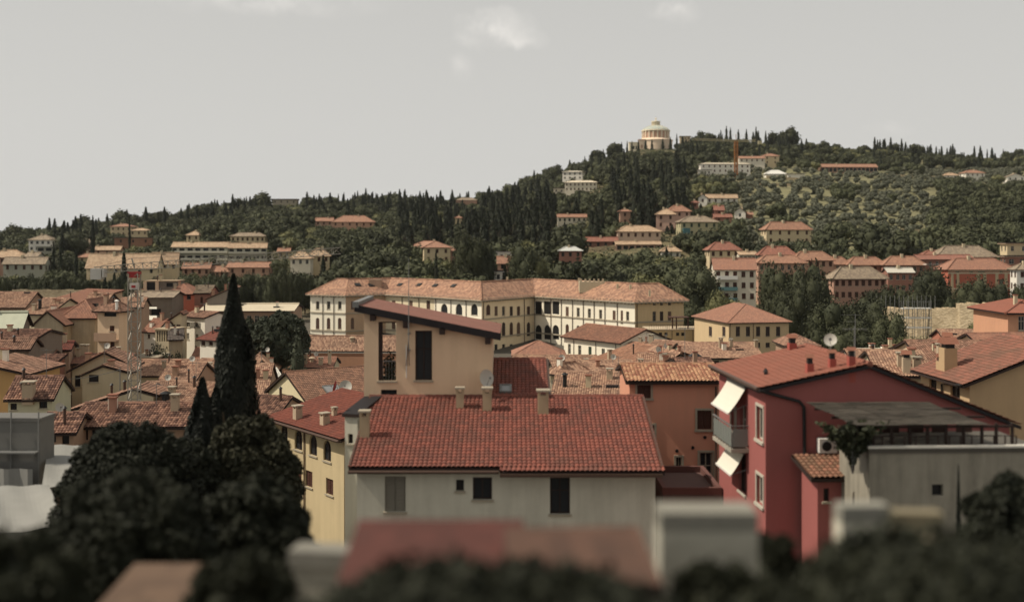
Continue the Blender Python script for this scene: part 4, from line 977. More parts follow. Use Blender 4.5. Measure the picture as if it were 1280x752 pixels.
# ------------------------------------------------------------------ the long palace
def palace():
    pts_px = [(388, 366, 288), (432, 367.5, 283), (482, 366, 289), (543, 369, 276), (602, 373, 261.3), (667.5, 368, 280), (793.6, 375.5, 253), (854.6, 374, 259)]
    zE = CZ-14.0; G = CZ-28
    W2 = [Vector(((px-CX)/F*d, d, 0)) for px, _, d in pts_px]
    # return walls at both ends
    e0 = (W2[1]-W2[0]).normalized(); n0 = Vector((-e0.y, e0.x, 0)); e6 = (W2[7]-W2[6]).normalized(); n6 = Vector((-e6.y, e6.x, 0))
    root = empty('palace', (0, 262, G), 0, 'long cream palace of several wings with arched windows and orange tiled roof', 'palace')
    L = [p-Vector((0, 262, 0)) for p in W2]; H = zE-G
    def offs(k):                                                 # polyline moved back by k metres with mitred corners
        out = []
        for i, p in enumerate(L):
            ns = []
            if i > 0: e = (L[i]-L[i-1]).normalized(); ns.append(Vector((-e.y, e.x, 0)))
            if i < len(L)-1: e = (L[i+1]-L[i]).normalized(); ns.append(Vector((-e.y, e.x, 0)))
            m = sum(ns, Vector())/len(ns); m.normalize(); out.append(p+m*(k/max(.45, m.dot(ns[0]))))
        return out
    hw = 5.5; rise = 3.3; ov = .9; k = rise/hw
    eave, ridge, back, bwall = offs(-ov), offs(hw), offs(2*hw+ov), offs(2*hw)
    eL = (L[0]-L[1]).normalized(); eR = (L[-1]-L[-2]).normalized()
    eave[0] += eL*ov; back[0] += eL*ov; eave[-1] += eR*ov; back[-1] += eR*ov; ridge[0] -= eL*hw*.8; ridge[-1] -= eR*hw*.6
    zl = Vector((0, 0, H-k*ov+.2)); zr = Vector((0, 0, H+rise+.2)); mb = MB()
    for i in range(len(L)-1):
        tile_plane(mb, eave[i]+zl, eave[i+1]+zl, ridge[i+1]+zr, ridge[i]+zr, TF_PAL, 0, STONE, .25)
        tile_plane(mb, back[i+1]+zl, back[i]+zl, ridge[i]+zr, ridge[i+1]+zr, TF_PAL, 0, STONE, .25)
        ridge_cap(mb, ridge[i]+zr, ridge[i+1]+zr, TF_PAL, .22)
        if i in (3, 4): ridge_cap(mb, eave[i+1]+zl, ridge[i+1]+zr, TF_PAL, .18)
    tile_plane(mb, back[0]+zl, eave[0]+zl, ridge[0]+zr, ridge[0]+zr, TF_PAL, 0, STONE, .25); tile_plane(mb, eave[-1]+zl, back[-1]+zl, ridge[-1]+zr, ridge[-1]+zr, TF_PAL, 0, STONE, .25)
    for a, b in ((eave[0], ridge[0]), (eave[-1], ridge[-1])): ridge_cap(mb, a+zl, b+zr, TF_PAL, .2)
    roof = mb.build('roof', root)
    Wc = [W_IVO, plaster((.46, .32, .21), .35), plaster((.72, .62, .43), .25), W_IVO, plaster((.76, .62, .42), .25), W_IVO, plaster((.60, .45, .26), .3)]  # wings turned from the sun get browner plaster, shade put into the colour
    cam_ = Vector((0, -262, CZ-G)); wins = {i: [] for i in range(7)}
    for x in (397, 410.7, 424.6): wins[0] += [(x, 381.5, 4.4, 10, 's'), (x, 404, 4.4, 14, 'sa')]
    wins[1] += [(440.6, 404, 4.2, 14, 'sa'), (440.6, 381.5, 4, 10, 's')]
    for x in (492, 513.6, 535.4): wins[2] += [(x, 381, 4.6, 11, 's'), (x, 404, 4.6, 14, 'sa')]
    for x in (555.3, 573.7, 592.9): wins[3] += [(x, 386.5, 8.2, 14, 'wak'), (x, 412, 7, 18, 'sa'), (x, 434, 4, 8, 's')]
    wins[4] += [(610.4, 387, 5.2, 13, 'sa')]
    for x in (620.2, 629.6, 639.2, 648.2, 660.7): wins[4] += [(x, 388.5, 4.0, 11.5, 's')]
    for x in (610.4, 620.2, 629.6, 639.2, 648.2, 660.7): wins[4] += [(x, 411, 4.4, 17, 'sa')]
    for x in (610.4, 620.2, 629.6, 639.2): wins[4] += [(x, 434, 4, 8, 'b')]
    for x in (673, 684, 694.7): wins[5] += [(x, 384.6, 8.6, 16, 'b'), (x, 415, 8.2, 18, 'ba')]
    for i, x in enumerate((709, 722.7, 736.6, 750.7, 767.7, 784.5)): wins[5] += [(x, 389+i*1.2, 3.8, 11.5, 'w' if i % 2 else 's'), (x, 411+i*1.5, 4.2, 12, 'sa')]
    wins[5] += [(777.3, 396, 3, 16, 's')]
    for x in (818, 827, 837): wins[6] += [(x, 379.5, 3.8, 4, 'b'), (x, 395.6, 4.4, 13, 's')]
    wb = MB(); todo = []
    for i in range(7):
        a, b = L[i], L[i+1]; e = (b-a); ln = e.length; e.normalize(); inn = Vector((-e.y, e.x, 0)); ops = []
        def hit(px, py):
            q = P(px, py, 100)-Vector((0, 262, G)); d = q-cam_; t = (a-cam_).dot(inn)/d.dot(inn); return cam_+d*t
        for (cx, cy, w, hh, st) in wins[i]:
            s = sorted([(hit(cx-w/2, cy)-a).dot(e), (hit(cx+w/2, cy)-a).dot(e)]); z0, z1 = hit(cx, cy+hh/2).z, hit(cx, cy-hh/2).z
            x0, x1 = max(.2, s[0]), min(ln-.2, s[1]); z1 = min(z1, H-.5)
            if x1-x0 < .2: continue
            op = (x0, x1, z0, z1, 'a' in st[1:]); ops.append(op); todo.append((a, e, inn, op, st))
        wall_sheet(wb, a, e, inn, 0, ln, [(0, H), (ln, H)], ops, Wc[i], .3)
        cn = MB()
        for z, dp in ((H-.35, .5), (H-5.1, .18), (H-9.6, .22)):
            q = [a-inn*dp+Vector((0, 0, z)), b-inn*dp+Vector((0, 0, z)), b+Vector((0, 0, z)), a+Vector((0, 0, z))]; q = [p+(a-b).normalized()*.0-inn*.004 for p in q]
            cn.face(q, STONE); cn.face([p+Vector((0, 0, .3)) for p in q], STONE); cn.face([q[0], q[1], q[1]+Vector((0, 0, .3)), q[0]+Vector((0, 0, .3))], STONE)
        nb = int(ln/1.1)
        M = Matrix(((e.x, inn.x, 0, a.x), (e.y, inn.y, 0, a.y), (0, 0, 1, 0), (0, 0, 0, 1)))
        for j in range(nb): x = (j+.5)*ln/nb; cn.box(x-.12, x+.12, -.75, -.01, H-.05, H+.05, STONE, M); cn.box(x-.1, x+.1, -.55, -.01, H-.9, H-.36, STONE, M)
        cn.build('cornice', root)
    for a, b in ((L[0], bwall[0]), (L[-1], bwall[-1])):
        e = (b-a); ln = e.length; e.normalize(); wall_sheet(wb, a, e, Vector((-e.y, e.x, 0)) if a is L[-1] else Vector((e.y, -e.x, 0)), 0, ln, [(0, H), (ln, H)], [], Wc[0] if a is L[0] else Wc[6])
    for i in range(7):
        a, b = bwall[i], bwall[i+1]; wb.face([a, b, b+Vector((0, 0, H)), a+Vector((0, 0, H))], Wc[2])
    wb.build('wall', root)
    SH = [paint('palace_shutter', (.085, .045, .032), .7), paint('palace_shutter_worn', (.14, .085, .06), .7), paint('palace_shutter_dark', (.05, .032, .026), .7)]; rw = random.Random(8)
    for a, e, inn, op, st in todo:
        if st == 's' and rw.random() < .3: st = 'w'
        window_part(root, a, e, inn, op, st, False, STONE, rw.choice(SH), .25)
    for i, pxs_ in ((0, (403.7, 417.4)), (3, (545, 564, 583)), (4, (655,)), (5, (669, 689, 702, 716, 729.5, 743, 756.5, 772)), (6, (796,)), (2, (503, 524)), (4, (604,))):
        a, b = L[i], L[i+1]; e = (b-a).normalized(); inn = Vector((-e.y, e.x, 0))
        for px in pxs_:
            q = P(px, 400, 100)-Vector((0, 262, G)); d = q-cam_; t = (a-cam_).dot(inn)/d.dot(inn); p = cam_+d*t-inn*.14; mb = MB(); mb.tube([(p.x, p.y, 0), (p.x, p.y, H-.4)], .09, PIPE, 5); mb.build('drainpipe', root)
    def onpl(px, py):
        for i in range(7):
            a = eave[i]+zl; n = (eave[i+1]-eave[i]).cross(ridge[i]+zr-a).normalized(); q = P(px, py, 100)-Vector((0, 262, G)); d = q-cam_; t = (a-cam_).dot(n)/d.dot(n); p = cam_+d*t
            e = (eave[i+1]-eave[i]); s = (p-a).dot(e)/e.length_squared
            if -.05 <= s <= 1.05 and zl.z-.2 <= p.z <= zr.z+.2: return p, e.normalized(), n if n.z > 0 else -n
        return None
    for px, py in ((447, 356), (464, 356.5), (500, 356), (524, 356), (544, 357), (567, 357.5)):
        r_ = onpl(px, py)
        if r_:
            p, e, n = r_; s = n.cross(e); M = Matrix(((e.x, s.x, n.x, p.x), (e.y, s.y, n.y, p.y), (e.z, s.z, n.z, p.z), (0, 0, 0, 1))); mb = MB(); mb.box(-.75, .75, -.6, .6, 0, .22, BLACK, M); mb.build('skylight', roof)
    for px, py, w_, ht in ((478, 354, 1.2, 1.6), (634, 350, .5, .8), (667, 353, .5, .9), (772, 360, .5, 1), (788, 361, .5, 1), (724, 352, .6, .9), (812, 367, .4, .8)):
        r_ = onpl(px, py)
        if r_: p = r_[0]; mb = MB(); mb.box(p.x-w_/2, p.x+w_/2, p.y-w_/2, p.y+w_/2, p.z-.6, p.z+ht, W_CRM2); mb.build('chimney', roof)
    mb = MB(); q = P(470, 352, 292)-Vector((0, 262, G)); mb.box(q.x-1.6, q.x+1.6, q.y-2, q.y+1, H+.2, H+3.4, W_BRN)
    mb.build('roof_turret', root); mb = MB(); q = P(741, 353, 268)-Vector((0, 262, G)); mb.box(q.x-3.2, q.x+3.2, q.y, q.y+3, H+1., q.z+.2, W_CRM2)
    for j in range(6): mb.box(q.x-3+j*1.05, q.x-2.6+j*1.05, q.y, q.y+.3, q.z+.2, q.z+.9, W_CRM2)
    mb.build('roof_turret', root)
    KEEP.append((386, 346, 858, 460, 262))
palace()
# ------------------------------------------------------------------ houses between the palace and the big red roof
house('palace_annex', 'ivory two-storey wing with brown gable end and old mottled roof in front of the palace', 'building', (705, 420.5), 200, 776.5, -54.5, 10.8, roof='gable_x', rise=1.9, wall=W_IVO, tile=tiles((.36, .19, .125), (.2, .09, .06), (.14, .09, .07), .55), over=.6, lod=1,
      wins=[('f', 711.7, 436, 3.6, 13, 'w'), ('f', 724.6, 438, 4, 13, 'w'), ('f', 737.5, 440, 4, 14, 's'), ('f', 754, 440, 4, 9, 'w'), ('f', 766.5, 440, 5, 5, 'b'), ('r', 802, 426, 3, 4, 's')], pipes=[('f', 717.5), ('f', 745), ('f', 770)], shut=GREENS, group=None)
house('pavilion', 'small cream pavilion with a clean orange hipped roof at the palace corner', 'pavilion', (643, 444), 190, 705, 0, 8, roof='hip', rise=1.9, wall=W_CRM2, tile=T_ORG, over=.5, lod=1, wins=[('f', 690, 451, 3, 5, 's')])
v = house('square_villa', 'square yellow villa with an orange pyramid roof and dark shutters right of the palace', 'villa', (911, 403), 215, 986, 12, 12, side_px=('l', 868), roof='hip', rise=2.9, wall=W_YEL2, tile=T_ORG, over=.5, lod=1, shut=paint('dark_shutter', (.05, .035, .03), .7),
          wins=[('f', x, 414, 5.2, 12, 's') for x in (922.4, 935, 947.7, 959.7, 972.7)]+[('f', x, 431, 5.2, 6, 's') for x in (922.4, 935, 947.7, 959.7, 972.7)]+[('l', 904.8, 414, 4, 12, 's'), ('l', 888, 414, 4, 12, 's')], pipes=[('f', 912.5), ('f', 941.5)])
tb = house('terrace_block', 'long low yellow block with a railed terrace on top between palace and square villa', 'building', (812, 412.5), 236, 893, 3, 8, roof='flat', rise=.0, wall=plaster((.5, .37, .2), .3), tile=plaster((.45, .36, .25), .4), over=.15, lod=0,
           wins=[('f', x, 417.5, 4, 4.2, 'b') for x in (825.6, 832.6, 847, 853.6, 874, 881)], pipes=[('f', 840), ('f', 866)])
mb = MB()
for i in range(30): x = tb.W*i/29; mb.tube([(x, .1, tb.H+.15), (x, .1, tb.H+1.15)], .03, PIPE, 4)
mb.box(0, tb.W, .06, .14, tb.H+1.1, tb.H+1.18, PIPE); mb.build('terrace_railing', tb.root)
mb = MB()
for x in (tb.W*.36, tb.W*.42, tb.W*.6): mb.box(x, x+.25, 1, 1.25, tb.H+.18, tb.H+2.5, BROWN)
mb.box(tb.W*.33, tb.W*.63, .8, 4, tb.H+2.5, tb.H+2.65, BROWN); mb.build('terrace_canopy', tb.root)
CA = ('hat',)
J = []
def jh(*a, **k): k.setdefault('lod', 1); h_ = house(*a, **k); J.append(h_); return h_
jh('town_house', 'wide old mottled roof with black eave line left of the orange house', 'house', (736, 452), 130, 788, -72, 12, roof='gable_x', rise=1.9, wall=W_BRN, tile=tiles((.42, .23, .145), (.22, .1, .06), (.16, .1, .075), .5), over=.5, chim=[(762, 449, .4, .9), (748, 441, .5, .8)])
jh('town_house', 'small cream house with two black-edged eaves just right of the rear red roof', 'house', (688, 464), 100, 701, -38, 3.6, roof='hip', rise=.5, wall=W_CRM2, tile=T_PALE, over=.4, wins=[('f', 694, 474, 4, 6, 'b')])
jh('town_house', 'low pale mottled roof directly behind the right end of the big red roof', 'house', (692, 497), 92, 792, -7, 11, roof='gable_x', rise=1.35, wall=W_CRM2, tile=T_PALE, over=.4, chim=[(762, 474, .5, .7), (706, 484, .35, 1.1, 'pipe', BLACK)])
jh('town_house', 'orange-pink mottled roof crossing behind the small cream house', 'house', (700, 476), 112, 800, 8, 9, roof='gable_x', rise=1.3, wall=W_CRM2, tile=T_PALE, over=.4)
jh('town_house', 'pale tiled roof at the foot of the ivory wing and the pavilion', 'house', (640, 464), 132, 744, -4, 10, roof='gable_x', rise=1.25, wall=W_CRM2, tile=T_PALE, over=.4, chim=[(733, 458, .5, .7)])
jh('town_house', 'long mottled roof over a grey-green wall in front of the yellow villa', 'house', (858, 448), 150, 952, 3, 10, roof='gable_x', rise=1.5, wall=plaster((.34, .33, .24), .4), tile=T_PALE, over=.4, chim=[(901, 435, .5, 1.2), (914, 434, .4, .9), (945, 434, .5, .8)], wins=[('f', 878, 452, 6, 3, 'b'), ('f', 895, 452, 8, 3, 'b')])
hh_ = jh('town_house', 'mottled roof running down to a dark capped chimney behind the orange house', 'house', (803, 440), 162, 858, -38, 8, roof='gable_x', rise=1.3, wall=plaster((.34, .33, .24), .4), tile=T_PALE, over=.4)
jh('town_house', 'low tiled roof with white chimney directly above the orange house', 'house', (797, 463), 105, 838, -10, 7, roof='gable_x', rise=1.1, wall=W_CRM2, tile=T_PALE, over=.4, chim=[(831, 454, .35, .7), (801, 461, .4, .7)])
jh('town_house', 'small dark brown tiled roof touching the eave of the red house', 'house', (856, 466), 84, 895, 4, 6, roof='gable_x', rise=.6, wall=plaster((.34, .33, .24), .4), tile=T_OLDD, over=.4, wins=[])
jh('town_house', 'grey-green gable wall under a mottled roof left of the dark chimney', 'house', (838, 452), 118, 862, 12, 8, roof='gable_y', rise=.7, wall=plaster((.34, .33, .24), .4), tile=T_PALE, over=.4, wins=[('f', 849, 457, 9, 6, 's')])
ch = empty('chimney', P(869, 458, 110), 0, 'dark freestanding chimney with a hat between mottled roofs above the orange house', 'chimney')
mb = MB(); mb.box(-.35, .35, -.35, .35, -9, 1.0, plaster((.14, .15, .12), .4)); mb.build('stack', ch); mb = MB(); mb.box(-.6, .6, -.6, .6, 1.0, 1.08, BLACK); mb.lathe([(.75, 1.08), (0, 1.5)], BLACK, 4, a0=.785); mb.build('cap', ch)
jh('town_house', 'salmon gable house with bricked wall left of the capped chimneys', 'house', (781, 437), 185, 812, -20, 8, roof='gable_x', rise=.8, wall=W_BRN, tile=T_PALE, over=.3, chim=[(814, 436, .7, 2.2), (823, 434, .6, 1.8), (800, 430, .5, 1.0)])
house('long_salmon_house', 'long salmon house with hipped orange roof left of the tan tower', 'house', (360, 441), 165, 502, -3, 11, side_px=('l', 350), roof='hip', rise=2.6, wall=W_SAL, tile=T_PALE, over=.5, lod=1, shut=GREENS,
      wins=[('f', 380.6, 449.5, 6, 7, 's'), ('f', 413.4, 453, 6, 13, 's'), ('f', 445.7, 452, 6, 11, 's'), ('f', 478, 451, 6, 9, 's'), ('l', 355.5, 450, 3, 9, 's')], pipes=[('f', 398)], chim=[(365, 424, 1, 1.2), (440, 426, .5, .5, 'pipe')])
jh('town_house', 'low orange roof crowded with vents in front of the long salmon house', 'house', (372, 460), 140, 415, 0, 6, roof='gable_x', rise=.9, wall=W_CRM2, tile=T_ORG, over=.3, chim=[(382, 455, .4, 1.1), (412, 455, .4, 1.5), (390, 452, .5, .5, 'pipe'), (401, 456, .5, .7)])
jh('town_house', 'white lean-to roof squeezed between the cream gable and orange roofs', 'house', (318, 476), 120, 352, 20, 5, roof='shed_y', rise=.6, wall=W_WHT, tile=plaster((.6, .58, .52), .3), over=.2)
# right of the tall cypress
jh('town_house', 'orange hipped roof just right of the tall cypress', 'house', (300, 463), 140, 341, 6, 9, roof='hip', rise=1.6, wall=W_BRN, tile=T_PALE, over=.5, wins=[('f', 330, 467, 9, 5, 'b')])
jh('town_house', 'brown walled house with mottled roof touching the cypress and the cream gable', 'house', (298, 493), 112, 333, 5, 9, roof='gable_x', rise=2.4, wall=W_BRN, tile=T_PALE, over=.3)
jh('town_house', 'dark brown roof low between the cypress and the arcaded house', 'house', (306, 520), 92, 345, -12, 6, roof='gable_x', rise=1.1, wall=W_BRN, tile=T_OLDD, over=.3)
# left of the tall cypress
jh('town_house', 'orange tiled roof with ridge hidden by the tall cypress', 'house', (236, 458), 158, 330, 2, 10, roof='gable_x', rise=2.0, wall=W_CRM2, tile=T_ORG, over=.4, chim=[(268, 448, .5, .9)])
jh('town_house', 'mottled pinkish roof stepping down left of the tall cypress', 'house', (228, 482), 124, 300, -12, 10, roof='gable_x', rise=2.3, wall=W_CRM2, tile=T_PALE, over=.4, chim=[(240, 478, .7, 1.9, 'slab', W_WHT), (262, 470, .5, 1.3, 'slab', W_WHT)])
jh('town_house', 'long orange roof with white water tank behind the crane mast', 'house', (160, 470), 138, 240, 0, 9, roof='gable_x', rise=1.4, wall=W_CRM2, tile=T_PALE, over=.4, chim=[(222, 462, .8, .6, 'slab', W_WHT), (205, 460, .4, .7)])
jh('town_house', 'orange roof right of the crane with a dark window below the eave', 'house', (196, 484), 114, 238, -3, 9, roof='gable_x', rise=1.9, wall=W_BRN, tile=T_PALE, over=.4, wins=[('f', 218, 489, 7, 5, 'b')])
jh('town_house', 'pale mottled roof above the long dark roof near the short cypress', 'house', (200, 505), 92, 256, -8, 7, roof='gable_x', rise=1.2, wall=W_CRM2, tile=T_PALE, over=.4, chim=[(215, 497, .5, .7), (207, 500, .6, .6, 'pipe', BLACK)])
jh('town_house', 'light tiled roof with small lead vents behind the pale mottled roof', 'house', (180, 499), 103, 232, 10, 7, roof='gable_x', rise=1.0, wall=W_CRM2, tile=T_PALE, over=.4, chim=[(197, 490, .4, .7, 'pipe', BLACK)])
# long mottled roofs
jh('long_house', 'long dark mottled roof with open dark arcades below, right of the netted building', 'house', (92, 533), 75, 246, 1, 6.2, roof='gable_x', rise=.95, wall=W_BRN, tile=T_OLDD, over=.5, lod=2,
   wins=[('f', 103, 543, 14, 14, 'b'), ('f', 122, 543, 16, 14, 'b'), ('f', 145, 543, 20, 14, 'b'), ('f', 172, 543, 20, 14, 'b')], chim=[(219, 513, .5, .9)], near=True)
jh('long_house', 'mottled roof end stepping forward beside the long dark roof', 'house', (53, 541), 72, 92, 6, 4, roof='gable_x', rise=.8, wall=W_BRN, tile=T_OLDD, over=.4, lod=2, wins=[('f', 66, 548, 8, 10, 'b'), ('f', 82, 549, 9, 12, 'b')], near=True)
mh = jh('mottled_cottage', 'pale green-cream cottage under a square dark mottled roof', 'house', (10, 499), 85, 65, 6, 5, roof='gable_x', rise=1.25, wall=plaster((.5, .48, .33), .35), tile=T_OLDD, over=.35, lod=2, wins=[('f', 54, 505.5, 10, 9, 'wk'), ('f', 17, 508, 8, 8, 'wk')], near=True, chim=[(36, 495, .8, .9)])
gb = jh('gable_house', 'tan house with wide nested gables and a glazed veranda left of the crane', 'house', (90, 463), 110, 163, 8, 4.5, roof='gable_y', rise=1.6, ridge=.56, ro=.35, wall=W_CRM2, tile=T_OLD, over=.5, lod=2, wins=[('f', 106, 474, 6, 12, 'wk'), ('f', 97, 476, 7, 14, 'wk')], near=True)
jh('gable_house', 'smaller tan gable with a dark double window nested in front of the wider gable', 'house', (103, 470), 106, 161, 3, 3.6, roof='gable_y', rise=.85, ridge=.45, ro=.2, wall=W_CRM2, tile=T_OLD, over=.25, lod=2, wins=[('f', 117, 472.5, 12.5, 9.5, 'wk')], near=True, chim=[(131, 459, .2, .3, 'pipe', WHITE)])
jh('gable_house', 'low tan gable with long left roof slope and dark wide windows behind the crane foot', 'house', (107, 506), 96, 209, 3, 9, roof='gable_y', rise=1.75, ridge=.78, ro=1.3, wall=W_CRM2, tile=T_OLD, over=.4, lod=2, wins=[('f', 129, 505, 17, 10, 'wk'), ('f', 163, 503, 15, 11, 'wk')], near=True, side_px=('l', 84), chim=[(153, 488, .9, .9, 'slab', paint('brick_red', (.25, .08, .05), .9)), (98, 497, .6, .4)])
mb = MB(); a, b, c, d = P(72, 485, 101), P(89, 492, 98), P(85, 506, 97), P(71, 500, 100)
for k_ in range(6):
    s0, s1 = k_/6, (k_+1)/6; mb.face([a.lerp(b, s0)-a, a.lerp(b, s1)-a, d.lerp(c, s1)-a, d.lerp(c, s0)-a], WHITE if k_ % 2 else paint('cream_cloth', (.6, .56, .42), .8))
mb.tube([(0, 0, 0), (.0, .9, .6)], .03, GREYM, 4); o = mb.build('window_awning'); o.location = a; tag(o, 'faded cream awning over a doorway left of the low tan gable', 'awning')
# left cluster
jh('flat_gable_house', 'big windowless stained tan wall under a red roof left of the tower house', 'house', (78, 396.5), 140, 119, 0, 10, roof='hip', rise=1.9, wall=W_OLDT, tile=T_ORG, over=.3, wins=[])
jh('flat_gable_house', 'stained tan wall with a low red gable joined to the bigger tan wall', 'house', (43, 406), 137, 79, 2, 9, roof='gable_y', rise=1.5, ridge=.45, wall=W_OLDT, tile=T_ORG, over=.3, wins=[])
tw = jh('tower_house', 'tall narrow tan house with an open loggia under the eave beside the crane', 'house', (122, 386), 138, 148.5, -14, 6, side_px=('r', 160.5), roof='hip', rise=.9, wall=W_TAN, tile=T_OLD, over=.5, shut=BROWN,
        wins=[('f', 137.5, 391.5, 16, 8, 'b'), ('f', 140, 410.5, 6, 7, 's'), ('f', 140.5, 431, 5.5, 8, 's')], chim=[(146, 384, .35, .8, 'pipe', WHITE)])
mb = MB(); mb.box(-.05, tw.W+.05, -.7, -.004, tw.H-3.9, tw.H-3.7, W_BRN); mb.box(-.05, tw.W+.05, -.7, -.64, tw.H-3.7, tw.H-2.9, W_BRN); mb.build('balcony', tw.root)
jh('roof_house', 'clean orange single roof plane standing above the stained tan walls', 'house', (57, 378), 200, 99.5, -32, 9, roof='shed_y', rise=1.9, wall=W_CRM2, tile=T_ORG, over=.5, wins=[('f', 74, 384, 7, 4, 'b')])
jh('roof_house', 'long pale orange roof over a dark strip of windows near the left trees', 'house', (-30, 384), 190, 31, 0, 9, roof='gable_x', rise=2.2, wall=W_BRN, tile=T_PALE, over=.5, auto=[('f', 7, 1, .9, 1.3, 'w', 3)])
jh('roof_house', 'pale mottled roof stepping down between the dark windows and orange roof', 'house', (32, 392), 172, 62, -16, 9, roof='gable_x', rise=2.0, wall=W_CRM2, tile=T_PALE, over=.5, chim=[(50, 386, .5, 1.4, 'pipe', BLACK), (43, 388, .5, .8)])
jh('roof_house', 'orange roof between stained tan wall and the tower house', 'house', (100, 388), 158, 126, -6, 7, roof='gable_x', rise=2.1, wall=W_BRN, tile=T_PALE, over=.4, wins=[])
jh('roof_house', 'orange roof with a white vent behind the crane mast', 'house', (150, 384), 175, 178, 6, 5, roof='gable_x', rise=1.2, wall=W_BRN, tile=T_PALE, over=.4)
jh('metal_roof_house', 'dark open shed under a pale green sheet roof at the town edge', 'shed', (-20, 409), 122, 26, 12, 4.5, roof='gable_x', rise=1.3, wall=W_DRT, tile=plaster((.42, .43, .33), .4), over=.5, lod=0, wins=[('f', 8, 416, 20, 12, 'b')])
jh('town_house', 'tan house with a small white window under a straight red eave', 'house', (46, 438), 122, 86, 12, 4, roof='gable_x', rise=.6, wall=W_BRN, tile=T_RED, over=.5, wins=[('f', 58.5, 444, 8, 6, 'wp')])
jh('town_house', 'dark red roof sloping down beside the white air-conditioned wall', 'house', (-16, 437), 110, 36, 6, 3.6, roof='gable_x', rise=.8, wall=W_DRT, tile=T_OLD, over=.4, wins=[('f', 5, 444, 8, 6, 'wp'), ('f', 24, 448, 6, 12, 'b')])
jh('ochre_house', 'bright ochre gable wall at the very edge of town', 'house', (-24, 456), 95, 33, 0, 7, roof='shed_x', ro=-.85, wall=W_OCH, tile=T_OLD, over=.4, wins=[])
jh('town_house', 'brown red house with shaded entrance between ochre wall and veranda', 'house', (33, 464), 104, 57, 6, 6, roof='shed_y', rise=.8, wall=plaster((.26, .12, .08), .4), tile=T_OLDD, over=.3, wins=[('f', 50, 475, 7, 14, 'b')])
jh('town_house', 'red roof patch between the stained walls and the veranda gable', 'house', (28, 453), 118, 62, 4, 4, roof='gable_x', rise=.9, wall=W_BRN, tile=T_OLD, over=.3, wins=[])
jh('town_house', 'orange roof with a heap of vents right behind the nested gables', 'house', (92, 455), 124, 160, 6, 4.5, roof='gable_x', rise=.7, wall=W_BRN, tile=T_ORG, over=.4, chim=[(103, 444, .4, 1.0), (98, 446, .4, .8), (108, 443, .5, .9), (147, 445, .6, .8)])
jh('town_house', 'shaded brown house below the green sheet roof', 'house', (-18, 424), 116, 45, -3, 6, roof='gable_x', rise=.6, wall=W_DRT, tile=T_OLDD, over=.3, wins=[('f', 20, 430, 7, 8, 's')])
# behind and right of the crane
jh('white_house', 'tall white house with grey shutters behind the tall cypress', 'house', (227, 396), 172, 256, -38, 5, roof='gable_x', rise=.7, wall=W_WHT, tile=T_OLD, over=.3, shut=GREYSH, trim=STONE,
   wins=[('f', 229, 404.5, 3, 6, 's'), ('f', 235, 405.5, 5, 6.5, 'o'), ('f', 245.5, 406, 5, 6.5, 'o'), ('f', 229, 419, 3, 7, 's'), ('f', 235, 420, 3.2, 8, 's'), ('f', 246, 421.5, 3.2, 8, 's'), ('f', 245, 436, 3, 8, 'b')])
jh('white_house', 'cream gable with brown shutters joined to the tall white house', 'house', (196, 411), 166, 227, 4, 3.5, roof='gable_y', rise=2.3, ridge=.97, ro=2.2, wall=W_CRM2, tile=T_ORG, over=.25, shut=BROWN, wins=[('f', 209, 408.5, 6, 6, 's'), ('f', 216, 408.5, 6, 6, 's'), ('f', 223, 408.5, 5, 6, 's')], chim=[(218, 392, .6, 1.2, 'slab', W_WHT)])
jh('white_house', 'grey-cream gable end right of the tall white house', 'house', (252, 402), 170, 277, 10, 8, roof='shed_x', ro=-1.2, wall=plaster((.5, .48, .38), .3), tile=T_OLDD, over=.3, wins=[('f', 256, 406, 6, 7, 's')], chim=[(268, 408, .7, 1.6, 'slab', W_WHT)])
jh('white_house', 'small white house with dark red hipped roof against the tall cypress', 'house', (250, 423), 158, 282, -34, 5, roof='hip', rise=1.7, wall=W_WHT, tile=T_RED, over=.4, wins=[('f', 254, 428, 5, 7, 's'), ('f', 263.5, 428, 5, 7, 's')])
jh('little_house', 'little white house with an orange roof close behind the crane mast', 'house', (180, 414), 165, 196, -30, 4, roof='gable_x', rise=1.6, wall=W_WHT, tile=T_ORG, over=.3, wins=[('f', 186, 420, 3, 5, 's')])
jh('columned_shed', 'shed with a row of pale columns and dark grey roof right of the crane', 'shed', (211, 424), 160, 228, 14, 3, roof='gable_x', rise=1.2, wall=W_OLDT, tile=tiles((.16, .13, .11), (.11, .09, .08), (.08, .07, .06), .4), over=.3, wins=[])
cs = jh('columned_shed', 'pale row of columns fronting the shed under a thin slab', 'shed', (194, 412), 162, 212, -16, 4, roof='flat', rise=0, wall=W_CRM2, tile=W_OLDT, over=.2, lod=0, wins=[('f', 196.8+i*2.9, 420, 1.7, 13, 'b') for i in range(5)])
jh('ruined_building', 'roofless unfinished building with two tan pillars right of the crane top', 'ruin', (180, 352), 214, 222, 4, 6, roof='flat', rise=0, wall=plaster((.17, .14, .11), .5), tile=plaster((.3, .22, .14), .5), over=.1, lod=0, wins=[('f', 189, 364, 11, 22, 'b'), ('f', 212, 356, 8, 5, 'b')])
cp = J[-1]; mb = MB()
for px in (181.5, 196.5): x = cp.ray(px, 360, (0, 0, 0), (0, 1, 0)).x; mb.box(x-.3, x+.3, -.25, -.003, cp.H-4, cp.H, W_TAN)
mb.build('pillar', cp.root)
jh('salmon_house', 'bright salmon house with three dark windows right of the ruined building', 'house', (207.5, 367.5), 200, 243, 4, 8, roof='hip', rise=1.5, wall=plaster((.5, .17, .11), .3), tile=T_ORG, over=.3, wins=[('f', 212.3, 372.5, 5, 6, 'wk'), ('f', 223.5, 372, 5, 6, 'wk'), ('f', 236, 371.5, 5, 5, 'wk')], chim=[(219, 361, .4, .7)])
